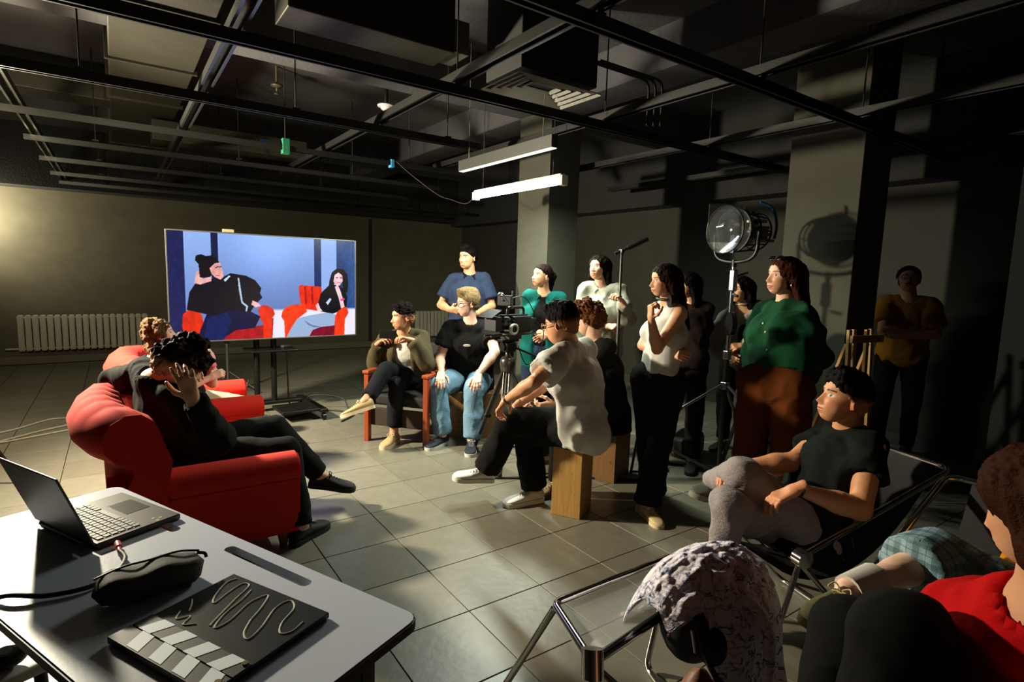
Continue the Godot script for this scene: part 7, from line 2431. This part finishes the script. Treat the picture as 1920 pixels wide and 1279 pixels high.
	b.bx(Vector3(0.005, 1.50, 0), Vector3(0.05, 0.16, 0.05), 0.012)
	b.rod(Vector3(0.02, 1.53, 0.02), Vector3(0.10, 1.56, 0.05), 0.010, 8)
	b.rod(Vector3(-0.02, 1.40, 0.02), Vector3(-0.05, 1.39, 0.08), 0.010, 8)
	obj("collar", b, chrome, o)
	b = Mb.new()
	b.rod(Vector3(-0.10, 1.19, 0.06), Vector3(-0.075, 1.19, 0.08), 0.085, 26)
	b.rod(Vector3(0, 1.19, 0), Vector3(-0.09, 1.19, 0.07), 0.012, 8)
	obj("round_clamp_disc", b, mat(Color(0.10, 0.10, 0.095), 0.25, 0.2), o)
	# lamp head
	o = thing("studio_lamp", Vector3(3.69, 1.86, -2.46), -0.15, "black open studio lamp head with a big glass lens on the chrome stand", "lamp")
	# local -x is the front
	b = Mb.new()
	b.tube(bend([Vector3(0, -0.02, 0.20), Vector3(0, -0.20, 0.19), Vector3(0, -0.235, 0.0), Vector3(0, -0.20, -0.19), Vector3(0, -0.02, -0.20)], 0.10, 6), 0.013, 10)
	b.rod(Vector3(0, -0.26, 0), Vector3(0, -0.21, 0), 0.018, 10)
	obj("yoke", b, blk, o)
	var fx := Transform3D(Basis(Vector3.BACK, PI / 2), Vector3(0, 0, 0))
	b = Mb.new()
	b.lathe([Vector2(0.001, -0.16), Vector2(0.06, -0.16), Vector2(0.10, -0.12), Vector2(0.13, -0.04), Vector2(0.145, 0.0), Vector2(0.15, 0.03), Vector2(0.14, 0.03), Vector2(0.12, -0.03), Vector2(0.05, -0.12), Vector2(0.001, -0.13)], fx, 28)
	obj("reflector", b, mat(Color(0.34, 0.34, 0.33), 0.3, 0.6), o)
	b = Mb.new()
	for k in 8:
		var a := TAU * k / 8
		b.rod(Vector3(-0.03, sin(a) * 0.155, cos(a) * 0.155), Vector3(0.20, sin(a) * 0.13, cos(a) * 0.13), 0.006, 6)
	for x in [-0.03, 0.08, 0.20]:
		var rp := PackedVector3Array()
		for k in 25:
			rp.append(Vector3(x, sin(TAU * k / 24) * (0.155 - 0.1 * (x + 0.03)), cos(TAU * k / 24) * (0.155 - 0.1 * (x + 0.03))))
		b.tube(rp, 0.007, 6, -1.0, false)
	obj("cage", b, blk, o)
	b = Mb.new()
	for k in 4:
		b.bx(Vector3(0.13 + 0.03 * k, 0.07 - 0.045 * k, 0.06), Vector3(0.10, 0.022, 0.10), 0.004)
	b.bx(Vector3(0.23, -0.01, 0), Vector3(0.06, 0.10, 0.12), 0.01)
	obj("ballast_fins", b, mat(Color(0.55, 0.55, 0.47), 0.5, 0.3), o)
	b = Mb.new()
	b.box(Transform3D(Basis(Vector3.UP, 0.2), Vector3(-0.055, -0.10, 0.02)), Vector3(0.012, 0.13, 0.035), 0.003)
	obj("blue_tape", b, mat(Color(0.03, 0.25, 0.48), 0.5), o)
	b = Mb.new()
	b.tube(curve([Vector3(0.10, 0.20, 0.10), Vector3(0.18, 0.16, 0.14), Vector3(0.24, 0.05, 0.14), Vector3(0.25, -0.05, 0.12)]), 0.010, 8)
	obj("blue_tape", b, mat(Color(0.03, 0.25, 0.48), 0.5), o)
	b = Mb.new()
	var gx := Transform3D(Basis(Vector3.BACK, PI / 2), Vector3(-0.12, 0, 0))
	b.lathe([Vector2(0.001, 0.03), Vector2(0.08, 0.026), Vector2(0.14, 0.012), Vector2(0.165, 0.0), Vector2(0.001, -0.002)], gx, 32)
	var gm := mat(Color(0.9, 0.93, 0.92, 0.05), 0.04)
	gm.transparency = BaseMaterial3D.TRANSPARENCY_ALPHA
	obj("glass_lens", b, gm, o)
	b = Mb.new()
	var rp := PackedVector3Array()
	for k in 29:
		rp.append(Vector3(-0.12, sin(TAU * k / 28) * 0.168, cos(TAU * k / 28) * 0.168))
	b.tube(rp, 0.006, 6, -1.0, false)
	for s in [-1.0, 1.0]:
		b.rod(Vector3(-0.03, s * 0.155, 0), Vector3(-0.12, s * 0.168, 0), 0.005, 6)
	obj("lens_ring", b, mat(Color(0.10, 0.10, 0.10), 0.3, 0.5), o)
	b = Mb.new()
	var fl := Transform3D(Basis(Vector3.UP, -0.5), Vector3(-0.22, 0.03, 0.10))
	b.box(fl, Vector3(0.24, 0.26, 0.003), 0.001)
	var fm := mat(Color(0.30, 0.30, 0.27, 0.35), 0.2)
	fm.transparency = BaseMaterial3D.TRANSPARENCY_ALPHA
	obj("gel_flag", b, fm, o)
	# bag with a red handle by the lamp stand, cables at its foot
	o = thing("equipment_bag", Vector3(3.95, 0, -2.95), 0.4, "black equipment bag with a red handle on the floor behind the lamp stand", "bag")
	b = Mb.new()
	b.bx(Vector3(0, 0.10, 0), Vector3(0.36, 0.20, 0.22), 0.05)
	obj("bag_body", b, blk, o)
	b = Mb.new()
	b.tube(curve([Vector3(-0.10, 0.20, 0.03), Vector3(-0.05, 0.235, 0.03), Vector3(0.05, 0.235, 0.03), Vector3(0.10, 0.20, 0.03)]), 0.012, 8)
	obj("handle", b, mat(Color(0.45, 0.05, 0.03), 0.6), o)
	cable([[3.2, 0.008, -2.9], [3.45, 0.008, -2.75], [3.6, 0.008, -2.9], [3.7, 0.008, -2.7], [3.69, 0.05, -2.5]], 0.008, Color(0.04, 0.04, 0.04), "black cable on the floor at the foot of the lamp stand")
	cable([[2.15, 0.008, -3.35], [2.4, 0.008, -3.2], [2.7, 0.008, -3.05], [3.1, 0.008, -2.75], [3.3, 0.008, -2.85]], 0.008, Color(0.04, 0.04, 0.04), "black cable on the floor beside the wooden blocks")
